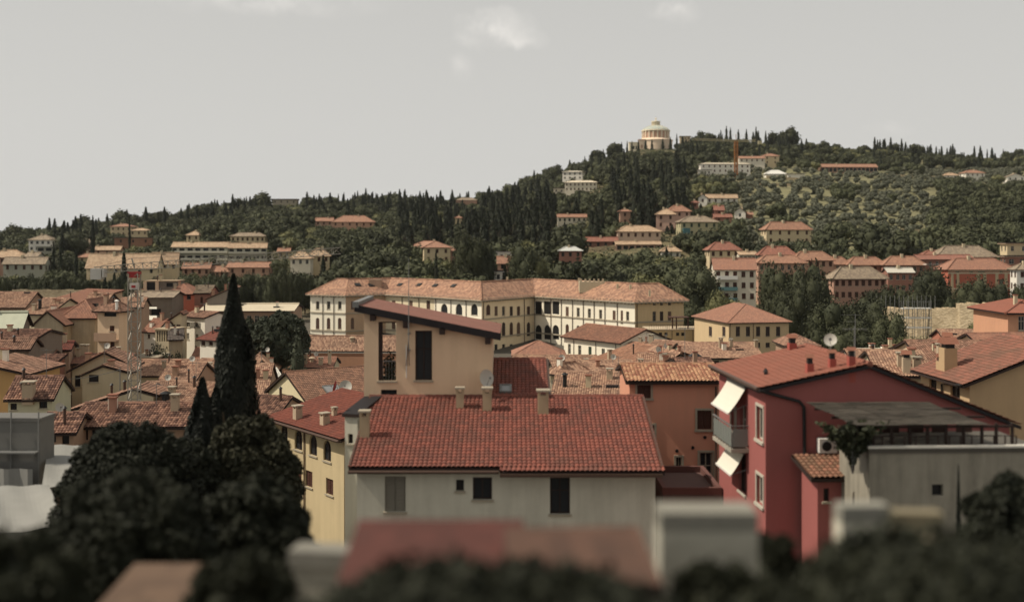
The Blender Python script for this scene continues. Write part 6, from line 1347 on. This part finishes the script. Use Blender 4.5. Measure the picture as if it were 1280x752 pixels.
# ridge
hill('long white country house with many windows below the hilltop', 876, 938, 205, 219, W_V6, plaster((.5, .44, .34), .4), 'hip', .9, 3, .22, (9, 2), 's', side_px=None, chim=1)
hill('low white outbuilding left of the long white country house', 874, 889, 213, 220, W_V6, plaster((.6, .57, .5), .3), 'flat', .3, 0, .7, (3, 1), 'b')
hill('cream villa with terracotta roof behind the orange crane', 924, 956, 198, 212, W_V2, TF_ORG, 'gable_x', 1.6, -5, .4, (5, 1), 's')
hill('square cream villa block with projecting roof beside the crane villa', 954, 974, 195, 210, W_V1, TF_ORG, 'hip', 2., 4, .8, (2, 2), 's')
hill('white marquee-like building right of the long country house', 958, 982, 217, 223, W_V6, paint('white_sheet', (.7, .68, .62), .8), 'hip', 2.4, 0, .6, None, chim=0, name='marquee', cat='marquee')
hill('low white wall building right of the marquee', 985, 1006, 218, 223, W_V6, plaster((.6, .57, .5), .3), 'flat', .3, 0, .4, None, chim=0)
hill('long low pavilion with a thin red roof and dark open front on the ridge', 1026, 1097, 208.5, 218, W_V3, TF_ORG, 'gable_x', 2.2, 3, .2, (14, 1), 'b', ww=2.6, hh=3.0)
hill('white farmhouse with terracotta roof and balconies on the right ridge', 1207, 1231, 216, 226, W_V6, TF_ORG, 'hip', 2.2, 5, .7, (4, 1), 's')
hill('low white barn left of the ridge farmhouse', 1181, 1198, 219, 225, W_V6, TF_PALE, 'hip', 1.6, 0, .6, (2, 1), 'b')
hill('white chalet with an open gable at the far right ridge', 1259, 1281, 221, 230, W_V6, TF_GREY, 'gable_y', 2.2, -5, .7, (3, 1), 'b')
hill('cream rectory with flat roof just right of the domed church', 850, 863, 171, 184, W_V1, plaster((.5, .42, .28), .3), 'flat', .5, -6, 1, (3, 2), 's')
hill('small white house with bright roof edge above the palace turret', 622, 641, 315.5, 325, W_V6, paint('white_sheet2', (.6, .58, .53), .8), 'flat', .3, -4, .6, (2, 1), 'w', d=400)
hill('orange shed roof below the small bright white house', 622, 646, 328, 338, W_V3, TF_ORG, 'gable_x', 2, 0, .6, (2, 1), 'b', d=385)
hill('red house with a pale sheet roof above the palace', 699, 727, 313, 330, W_V5, plaster((.5, .5, .46), .3), 'hip', 1.2, 0, .6, (3, 2), 'b', d=410)
hill('white box house low behind the palace roof', 617, 628, 340, 352, W_V6, paint('white_sheet2', (.6, .58, .53), .8), 'flat', .3, 0, .8, (1, 1), 'b', d=345)
hill('brown terrace house under vines left of the pink villa', 733, 772, 301, 309, plaster((.22, .11, .08), .4), TF_RED, 'gable_x', 1.4, 0, .3, (4, 1), 'b', d=455)
hill('white low house right of the pink villa terrace', 827, 851, 313.5, 322, W_V6, TF_PALE, 'hip', 1.4, 0, .6, (3, 1), 'w', d=425)
# ------------------------------------------------------------------ domed church
d = 1095.; c = P(822, 186, d); gzc = P(822, 188, d).z; ch = empty('domed_church', (c.x, d+14, gzc), 0, 'round domed church with ribbed drum and lantern crowning the hill', 'church')
k = d/F; CW = plaster((.76, .60, .45), .2); CP = plaster((.74, .66, .50), .2); CDM = paint('church_dome', (.44, .48, .42), .6, 0, .2, .2); CS = plaster((.48, .30, .22), .3)
def zy(y): return (P(822, y, d).z-gzc)
mb = MB(); mb.lathe([(16.2, -8), (16.2, zy(175)), (16.9, zy(175)), (16.9, zy(174)), (13.2, zy(171.6)), (12.2, zy(171.6))], CW, 48); mb.build('lower_drum', ch)
mb = MB(); mb.lathe([(13.0, zy(172)), (13.0, zy(163))], CS, 48); dr = mb.build('drum', ch)
for i in range(20):
    a = 2*math.pi*i/20; mb = MB(); M = Matrix.Rotation(a, 4, 'Z'); mb.box(12.9, 13.8, -.5, .5, zy(172), zy(163), CP, M); mb.build('pilaster', dr)
mb = MB(); mb.lathe([(14.0, zy(163)), (14.3, zy(162.2)), (14.0, zy(161.4)), (12.8, zy(161))], CP, 48); mb.build('cornice', ch)
mb = MB(); mb.lathe([(13.6, zy(161)), (12.2, zy(159.4)), (9.5, zy(157.5)), (6.5, zy(156.1)), (4.6, zy(155.4))], CDM, 48); dm = mb.build('dome', ch)
for i in range(16): a = 2*math.pi*i/16; mb = MB(); mb.tube([(r_*math.cos(a), r_*math.sin(a), zy(y)+.1) for r_, y in ((13.5, 161), (12.2, 159.4), (9.5, 157.5), (6.5, 156.1), (4.6, 155.4))], .16, CP, 4); mb.build('rib', dm)
mb = MB(); mb.lathe([(4.3, zy(156)), (4.3, zy(154.8)), (3.3, zy(154.8)), (3.3, zy(151)), (4.5, zy(151)), (4.5, zy(150)), (1, zy(149.3)), (.5, zy(149)), (.5, zy(146.6)), (1, zy(146.2)), (.5, zy(145.5)), (0, zy(145))], CP, 24)
for i in range(12): a = 2*math.pi*i/12; mb.box(3.5, 4.2, -.22, .22, zy(154.8), zy(151), CP, Matrix.Rotation(a, 4, 'Z'))
ln_ = mb.build('lantern', ch)
mb = MB(); mb.tube([(0, 0, zy(145)), (0, 0, zy(143.6))], .12, BLACK, 4); mb.tube([(-.5, 0, zy(144.2)), (.5, 0, zy(144.2))], .12, BLACK, 4); mb.build('cross', ln_)
# entrance wings to the left of the drum
x0, x1 = (799-822)*k, (818-822)*k
mb = MB(); ops = [(2+i*3.3, 3.7+i*3.3, 2.2, 5.6, False) for i in range(3)]; wall_sheet(mb, (x0, -12, 0), (1, 0), (0, 1), -8, x1-x0, [(0, zy(175)), (x1-x0, zy(175))], ops, CW, .4)
mb.box(x0, x1, -10.5, -4, -8, zy(175)-.1, CS); mb.box(x0-.5, x1+.3, -12.6, -3.5, zy(175), zy(174), TF_ORG); wg = mb.build('portico', ch)
mb = MB(); mb.box((787-822)*k, (799-822)*k-.01, -11, -4, -8, zy(178), CP); mb.box((787-822)*k-.4, (799-822)*k-.6, -11.5, -3.6, zy(178), zy(177.3), CP)
for i in range(4): mb.box((789+i*3-822)*k, (790.4+i*3-822)*k, -11.06, -11.005, 1.2, 4.6, BLACK)
mb.build('side_wing', ch)
KEEP.append((784, 183, 844, 192, d)); KEEP.append((914, 199, 926, 226, 900))
KEEP[:] = [k_ for k_ in KEEP if not (840 < k_[0] < 852 and 160 < k_[1] < 175)]
# orange crane on the hill
d_c = hillhit(915, 221)-10; p = P(920, 214, d_c); oc = empty('tower_crane', p, 0, 'slim orange tower crane standing in front of the long white country house', 'crane'); OR = paint('crane_orange', (.42, .17, .05), .6)
zt = (P(920, 176, d_c)-p).z; lattice('mast', oc, (0, 0, -6), (0, 0, zt), 1.8, 14, OR, .3); CY = paint('crane_sand', (.45, .40, .25), .6)
lattice('jib', oc, (0, 0, zt), ((866-920)/F*d_c, -4, zt+.6), 1.1, 14, CY, .2); lattice('counter_jib', oc, (0, 0, zt), ((945-920)/F*d_c, 2, zt+.2), 1.1, 7, CY, .2)
mb = MB(); mb.tube([(0, 0, zt), (0, 0, zt+4)], .2, OR, 4); mb.tube([(0, 0, zt+4), ((890-920)/F*d_c, -2, zt+1)], .07, CY, 3); mb.tube([(0, 0, zt+4), (14, 1, zt+1)], .07, CY, 3); mb.build('tie_bar', oc)
mb = MB(); mb.box(14.6, 17, 0, 2, zt-2.2, zt, CY); mb.build('counterweight', oc)
# garden walls and terraces
for (x0, x1, y, dd, hgt, lb) in ((958, 1050, 226, None, 1.8, 'long retaining wall crossing the upper slope below the white marquee'), (1100, 1180, 222, None, 1.6, 'long low garden wall along the right ridge'), (948, 1010, 233, None, 1.6, 'tan retaining wall at the top of the olive grove'),
                               (1190, 1262, 296, None, 2, 'dry stone terrace wall on the lower right slope'), (1095, 1150, 292, None, 2., 'tan terrace wall below the olive trees'), (733, 772, 309, 448, 2, 'garden wall left of the pink villa'), (15, 130, 362, 300, 2.4, 'long ochre wall behind the left roofs'),
                               (808, 826, 205, None, 2, 'short tan wall below the domed church')):
    dd = dd or hillhit((x0+x1)/2, y); a = P(x0, y, dd); b = P(x1, y, dd); r_ = empty('garden_wall', (a.x, dd, a.z-hgt), 0, lb, 'wall'); mb = MB(); n = 12
    for i in range(n): x = (b.x-a.x)*i/n; x2 = (b.x-a.x)*(i+1)/n; g0 = gz(a.x+x, dd)-a.z+hgt; mb.box(x, x2-.003, 0, .5, min(-3., g0-1), max(0, g0)+hgt+.1*math.sin(i*2.1), STM)
    mb.build('masonry', r_)
# ------------------------------------------------------------------ trees one can tell apart near the town
T = lambda kind, px, top, d, hw, label, group=None, base=None: tree_px(kind if kind == 'cypress' else 'big'+kind, px, top, d, label, group, 1, base, True, None, hw)
T('broad', 872, 332, 300, 34, 'large round tree with sunlit top left of the white apartment block')
T('pale', 903, 362, 262, 24, 'bright yellow-green tree just above the square yellow villa roof')
T('broad', 872, 378, 268, 24, 'low green tree between the palace end and the yellow villa')
T('pale', 806, 348, 300, 15, 'small yellow-green tree behind the right end of the palace roof')
T('dark', 972, 328, 275, 27, 'tall dark twin tree, the left one behind the yellow villa')
T('dark', 1012, 326, 270, 28, 'tall dark twin tree, the right one behind the yellow villa')
T('dark', 992, 352, 262, 24, 'dark tree closing the gap below the two tall dark trees')
T('broad', 1040, 372, 225, 32, 'big green tree beside the big dish of the red house')
T('dark', 1082, 368, 222, 34, 'big dark green tree in the middle of the trees left of the scaffold')
T('broad', 1112, 386, 212, 24, 'green tree touching the left side of the scaffold')
T('dark', 1060, 398, 205, 30, 'low dark tree at the foot of the big green tree')
T('dark', 1096, 352, 270, 26, 'dark tree in front of the rose building behind the wall')
T('dark', 1165, 330, 292, 26, 'tall dark tree left of the brick apartment block')
T('dark', 1136, 358, 280, 24, 'dark low tree at the left end of the city wall')
T('dark', 1215, 345, 285, 22, 'dark tree in front of the middle of the brick apartment block')
T('dark', 1244, 350, 283, 20, 'dark tree hiding the right corner of the brick apartment block')
T('dark', 1276, 352, 282, 15, 'dark tree beside the white house at the right edge')
T('broad', 1192, 366, 275, 13, 'small green tree on the near side of the brick apartment block')
T('pale', 1225, 402, 235, 17, 'light green bush growing against the tall stretch of rubble wall', base=CZ-24)
T('pale', 1145, 420, 190, 30, 'broad light green bush at the foot of the scaffold', base=CZ-23)
T('broad', 1115, 428, 170, 20, 'green bush between the scaffold and the white bulkhead', base=CZ-24)
T('dark', 205, 431, 150, 22, 'dark bush right of the crane mast', base=CZ-25)
T('dark', 190, 440, 148, 14, 'small dark bush touching the crane mast', base=CZ-25)
T('dark', 222, 436, 152, 12, 'dark bush beside the shed wall', base=CZ-25)
T('broad', 16, 350, 330, 20, 'pale round tree at the left edge of the dark wood')
T('dark', 90, 287, 560, 22, 'large round umbrella-like tree on the left skyline')
for i, (px, top, d_, hw) in enumerate(((131, 345, 318, 6.5), (143, 341, 321, 6.5), (155, 316, 324, 8), (149, 350, 315, 6), (137, 352, 314, 6), (125, 356, 316, 5))):
    T('cypress', px, top, d_, hw, 'black cypress in the tight clump behind the crane top', 'clump of black cypresses behind the crane top')
for px, top, d_, lb in ((67, 304, 395, 'dark cypress pair beside the grey concrete villa'), (76, 306, 393, 'dark cypress pair beside the grey concrete villa')):
    T('cypress', px, top, d_, 4, lb, 'two cypresses beside the grey concrete villa')
T('cypress', 95, 311, 370, 4.5, 'single dark cypress right of the two at the grey concrete villa')
T('cypress', 116, 270, 520, 4.5, 'tall cypress left of the cream villa with the roof terrace')
T('cypress', 162, 268, 520, 2.5, 'thin cypress in front of the cream villa with the roof terrace')
T('cypress', 404, 318, 380, 5, 'dark cypress at the right end of the rambling villa')
T('cypress', 545, 313, 330, 4.5, 'small dark cypress in front of the tall yellow villa')
T('cypress', 833, 308, 395, 4.5, 'single cypress in front of the white low house')
T('cypress', 631, 331, 345, 7, 'dark conical conifer beside the white box house')
T('cypress', 1017, 248, 640, 5.5, 'tall cypress alone in the olive grove')
T('cypress', 1150, 298, 400, 5, 'tall pointed cypress behind the right row of roofs')
T('cypress', 1189, 293, 420, 4, 'second pointed cypress behind the right row of roofs')
for px in (866, 876, 886): T('cypress', px, 254, 535, 4.2, 'square-shouldered cypress in the trio beside the rose villa', 'three cypresses beside the rose villa')
for px, top in ((834, 282), (840, 280), (846, 283)): T('cypress', px, top, 478, 4.5, 'cypress in the trio between the pink villa and the ochre-green villa', 'three cypresses between pink and ochre-green villas')
for i, (px, top, hw, kd) in enumerate(((588, 285, 22, 'dark'), (607, 300, 14, 'dark'), (655, 302, 22, 'broad'), (668, 315, 20, 'pale'))):
    T(kd, px, top, 345, hw, ['tall shaggy conifer just right of the tall yellow villa', 'dark shaggy tree beside the tall conifer', 'big green tree above the palace centre', 'pale green tree above the palace right of centre'][i])
for i in range(14):
    px = 4+i*14.5; T('dark' if i % 3 else 'broad', px, 342+3*math.sin(i*2.3)+(4 if px > 100 else 0), 318+6*math.sin(i), 11, 'dark tree in the thick band right behind the left roofs', 'dark trees right behind the left roofs')
for i in range(12):
    px = 236+i*13.2; T('dark' if i % 2 else 'broad', px, 341+4*math.sin(i*1.9)-(6 if px > 330 else 0), 312+7*math.sin(i*1.3), 13, 'green tree in the grove left of the palace', 'green trees of the grove left of the palace')
def cedar(px, top, d, hw, label):
    V_, Q_ = crown_cedar(int(px), 16, 6.5, 3600, .55); big_tree('cedar_tree', label, 'cedar tree', px, top, d, (V_, Q_), F_CED, hw, 16, 6.5, (15, .4))
BT('cedar_tree', 'broad dark cedar between the tall cypress and the palace', 350, 390, 148, 36, 44, 41, 16000, .45, F_CED, .6, 120); BT('cedar_tree', 'smaller dark cedar close behind the tall cypress', 318, 398, 162, 22, 36, 42, 9000, .45, F_CED, .6, 80); cedar(372, 402, 140, 26, 'layered cedar touching the left end of the palace'); cedar(722, 318, 330, 16, 'layered cedar above the middle of the palace roof')

# ------------------------------------------------------------------ the wooded hill
TREES = []
def blocked(px, top, base, r, d):
    for x0, y0, x1, y1, dd in KEEP:
        if d < dd+4 and px+r*.8 > x0 and px-r*.8 < x1 and base > y0+1:
            if top < y0+(y1-y0)*.46 and base > y0: return True
        elif abs(d-dd) < 9 and x0-2 < px < x1+2: return True
    return False
CYPZ = [(395, 238, 500, 280, .25), (498, 250, 600, 330, .5), (600, 258, 728, 322, .5), (560, 285, 760, 330, .3), (755, 190, 905, 240, .14), (765, 218, 860, 300, .35), (180, 262, 300, 292, .15), (240, 248, 400, 275, .15),
        (60, 290, 170, 345, .15), (940, 168, 1010, 205, .2), (1090, 180, 1270, 215, .15), (660, 205, 770, 260, .08), (118, 335, 175, 370, .5), (970, 235, 1080, 300, .06), (700, 285, 860, 330, .07)]
OLZ = [(925, 214, 1300, 318, .88), (865, 190, 960, 232, .35), (905, 232, 960, 285, .7), (800, 228, 930, 256, .4), (690, 275, 790, 300, .3), (425, 245, 495, 262, .3)]
def pick(px, py, rnd):
    for x0, y0, x1, y1, p in OLZ:
        if x0 < px < x1 and y0 < py < y1:
            dens = .5+.5*math.sin(px*.045+1.3)*math.cos(py*.11+px*.01)
            if x0 == 925 and (px > 1170 and py > 236): return 'dark' if rnd.random() < .3 else 'broad' if rnd.random() < .5 else 'olive'
            if x0 == 925 and dens < .2: return 'olive' if rnd.random() < .5 else 'broad'
            if rnd.random() < p+.1: return 'olive'
    for x0, y0, x1, y1, p in CYPZ:
        if x0 < px < x1 and y0 < py < y1 and rnd.random() < p: return 'cypress'
    r = rnd.random(); return 'pale' if r < .1 else 'dark' if r < .5 else 'broad'
rnd = random.Random(77); grid = {}
def free(x, y, r, k=.62):
    c = 8.; gx, gy = int(x//c), int(y//c)
    for i in range(gx-2, gx+3):
        for j in range(gy-2, gy+3):
            for (a, b, q) in grid.get((i, j), ()):
                if (a-x)**2+(b-y)**2 < ((q+r)*k)**2: return False
    return True
def put_tree(px, d, kind, h, rr, force=False):
    X = (px-CX)/F*d; z = ground_rel(px, d); py = HY-z/d*F; top = HY-(z+h)/d*F
    if not force and blocked(px, top, py, rr/d*F, d): return False
    k = {'olive': 1.12 if px < 1170 else .85, 'cypress': .55}.get(kind, .62 if not (925 < px < 1170) else .9)
    if not force and not free(X, d, rr, k): return False
    grid.setdefault((int(X//8), int(d//8)), []).append((X, d, rr)); TREES.append((d, px, py, top, X, kind, h, rr)); return True
# cypresses that stand out against the sky
SKYC = [(908, 157, 0), (913, 159, 0), (901, 162, 0), (923, 161, 0), (933, 161, 0), (945, 158, 0), (957, 163, 0), (899, 166, 0), (903, 167, 0), (784, 176, 0), (790, 176, 0), (798, 176, 0), (807, 174, 0), (815, 174, 0), (828.5, 173, 0), (838, 171, 0), (846, 167, 0),
        (1003, 186, 0), (1015, 185, 0), (1029, 188, 0), (1041, 190, 0), (1052, 186, 0), (1062, 184, 0), (1142, 183, 0), (1149, 180, 0), (1156, 184, 0), (1159, 182, 0), (1163, 185, 0), (1174, 186, 0), (1177, 184, 0), (1186, 190, 0), (1190, 189, 0), (1228, 192, 0), (1234, 186, 0), (1254, 186, 0), (1243, 194, 0), (1120, 178, 0), (1139, 183, 0),
        (697, 205, 0), (712, 207, 0), (731, 195, 0), (754, 186, 0), (777, 177, 0), (720, 208, 0), (308, 245, 0), (290, 248, 0), (280, 250, 0), (430, 240, 0), (447, 238, 0), (466, 239, 0), (470, 241, 0), (553, 244, 0), (536, 247, 0), (540, 246, 0), (618, 241, 0), (578, 249, 0), (423, 242, 0), (381, 247, 0), (162, 268, 0), (171, 271, 0), (176, 272, 0), (250, 256, 0), (196, 266, 0), (206, 265, 0)]
for px, top, _ in SKYC:
    dr = float(np.interp(px, DX, DD)); d = dr-6-rnd.random()*16; z = ground_rel(px, d); h = (HY-top)/F*d-z
    if h > 3: put_tree(px, d, 'cypress', h, max(1.5, h*.10), True)
for px, top, hh in ((985, 158, 8), (1117, 177, 8), (768, 176, 10), (1146, 177, 9), (880, 163, 9), (872, 166, 9), (888, 165, 9), (970, 164, 10), (978, 167, 9), (300, 247, 10), (510, 246, 12), (600, 244, 12), (1260, 188, 12), (1275, 184, 14), (1200, 196, 9), (1045, 178, 9), (1080, 181, 9), (1010, 178, 9), (1030, 177, 10)):
    dr = float(np.interp(px, DX, DD)); d = dr-8-rnd.random()*10; z = ground_rel(px, d); h = (HY-top)/F*d-z; put_tree(px, d, 'dark', max(h, 4), max(3, h*.42), True)
# terraced olive rows
tries = 0
while tries < 60000 and len(TREES) < 4600:
    tries += 1
    px = rnd.uniform(-70, 1360); dr = float(np.interp(px, DX, DD)); u = rnd.random()
    if u < .5: py = rnd.uniform(150, 388); d = hillhit(px, py) if py > float(np.interp(px, RX, RY)) else dr-rnd.random()*30
    else: d = 332+(dr-332)*rnd.random()**.8
    d += rnd.uniform(-3, 3)
    if d > dr+20: continue
    z = ground_rel(px, d); py = HY-z/d*F; kind = pick(px, py, rnd)
    near_k = 1.4 if d < 430 else 1.18
    h = {'olive': rnd.uniform(3.8, 5.6), 'cypress': rnd.uniform(9, 16), 'dark': rnd.uniform(6, 11), 'broad': rnd.uniform(5, 9.5), 'pale': rnd.uniform(5, 8)}[kind]*(near_k if kind != 'olive' else 1)
    rr = h*{'olive': .55, 'cypress': .14, 'dark': .46, 'broad': .48, 'pale': .5}[kind]
    if d > dr-70:
        if kind == 'cypress' and px < 760 and rnd.random() < .7: kind = 'dark'; h = 7; rr = 3
        if kind in ('dark', 'broad'): h *= rnd.uniform(.8, 1.5) if px < 760 else rnd.uniform(.5, .85)
    put_tree(px, d, kind, h, rr)
TREES.sort(key=lambda t: -(t[6]*t[7])/t[0]**2)                  # largest in the photograph first
LIM = {'cypress_tree': 285-len([o for o in SC.objects if o.name.startswith('cypress_tree')]), 'broadleaf_tree': 285-len([o for o in SC.objects if o.name.startswith('broadleaf_tree')]), 'olive_tree': 290}
REG = [((-100, 200), 'on the slope behind the far left roofs'), ((200, 400), 'in the wood around the terraced apartments'), ((400, 620), 'on the slope above the left palace wing'), ((620, 780), 'on the slope above the palace centre'),
       ((780, 950), 'among the villas below the domed church'), ((950, 1120), 'around the olive grove'), ((1120, 1400), 'on the right slope above the brick apartments')]
def lab(kind, px, d, dr):
    r = [t for (a, b), t in REG if a <= px < b][0]; far = 'high up' if d > 330+(dr-330)*.6 else 'low down' if d < 330+(dr-330)*.25 else 'midway up'
    if d > dr-40: far = 'on the skyline'
    what = {'cypress': 'slim dark cypress', 'broad': 'rounded green tree', 'dark': 'rounded dark tree', 'pale': 'rounded pale green tree', 'olive': 'small grey-green olive tree'}[kind]
    return f'{what} {far} {r}'
rest = {}; cnt = {}
for d, px, py, top, X, kind, h, rr in TREES:
    nm = NAMES[kind]; dr = float(np.interp(px, DX, DD)); hid = HID[kind]
    rad = {'cypress': 1.45, 'broad': 4.4, 'dark': 4.2, 'pale': 4.6, 'olive': 2.7}[kind]; wide = (rr*1.1)/(rad*h/hid) if kind == 'cypress' else rnd.uniform(.9, 1.2)
    if cnt.get(nm, 0) < LIM[nm] and -20 < px < 1300:
        cnt[nm] = cnt.get(nm, 0)+1; l_ = lab(kind, px, d, dr); tree(kind, X, d, h, l_, l_+' group', wide, d < 520)
    else: rest.setdefault(kind, []).append((X, d, h, wide))
Vs, Qs, Ms, off = [], [], [], 0; kinds = list(rest)
mats = {'cypress': F_CYP, 'broad': F_BRO, 'dark': F_DRK, 'pale': F_LIT, 'olive': F_OLI}
for ki, kind in enumerate(kinds):
    for (X, Y, h, wide) in rest[kind]:
        _, _, V_, Q_ = PRO[kind][rnd.randrange(len(PRO[kind]))]; s = h/HID[kind]; a = rnd.uniform(0, 6.28); c_, s_ = math.cos(a), math.sin(a); sw = s*wide
        W_ = np.empty_like(V_); W_[:, 0] = (V_[:, 0]*c_-V_[:, 1]*s_)*sw+X; W_[:, 1] = (V_[:, 0]*s_+V_[:, 1]*c_)*sw+Y; W_[:, 2] = V_[:, 2]*s+gz(X, Y)-.4*s
        Vs.append(W_); Qs.append(Q_+off); Ms.append(np.full(len(Q_), ki)); off += len(W_)
if Vs:
    o = bpy.data.objects.new('woodland', np_mesh('woodland', np.concatenate(Vs), np.concatenate(Qs), [mats[k] for k in kinds], np.concatenate(Ms))); COL.objects.link(o)
    tag(o, 'far-off wood covering the hill behind the single trees', kind='stuff')
# low scrub filling the ground between the trees
rng = np.random.default_rng(4); n = 60000; px = rng.uniform(-80, 1360, n); u = rng.random(n)**.8; drs = np.interp(px, DX, DD); dd = 331+(drs-331)*u
keep = (np.sin(px*.05+dd*.021)+np.sin(dd*.06-px*.02)+rng.normal(0, .7, n)) > np.where((px > 920) & (px < 1180), 2.4, np.where(px > 920, .6, -1.)); px, dd = px[keep], dd[keep]
zz_ = np.array([ground_rel(a, b) for a, b in zip(px, dd)]); C_ = np.stack([(px-CX)/F*dd, dd, CZ+zz_+.5], 1)
C_ = np.repeat(C_, 4, 0)+rng.normal(0, 1., (len(C_)*4, 3))*(1.1, 1.1, .45)
o = bpy.data.objects.new('scrub', np_mesh('scrub', quads(C_, np.tile([0, -.3, 1.], (len(C_), 1)), np.full(len(C_), 1.0), rng, .5), np.arange(len(C_)*4).reshape(-1, 4), [F_BRO])); COL.objects.link(o); tag(o, 'low scrub growing between the trees of the hill', kind='stuff')
print('TREES', len(TREES), cnt, {k: len(v) for k, v in rest.items()}, tries)
# ------------------------------------------------------------------ thin summer haze
mb = MB(); hm = bpy.data.materials.new('haze_air'); hm.use_nodes = True; hn = hm.node_tree; hn.nodes.clear()
ho = hn.nodes.new('ShaderNodeOutputMaterial'); hv = hn.nodes.new('ShaderNodeVolumePrincipled'); hv.inputs['Density'].default_value = HAZE; hv.inputs['Color'].default_value = (.9, .92, .95, 1); hv.inputs['Anisotropy'].default_value = .2
hn.links.new(hv.outputs[0], ho.inputs['Volume']); mb.box(-1600, 1600, -60, 2600, CZ-75, CZ+170, hm); tag(mb.build('haze'), kind='stuff')
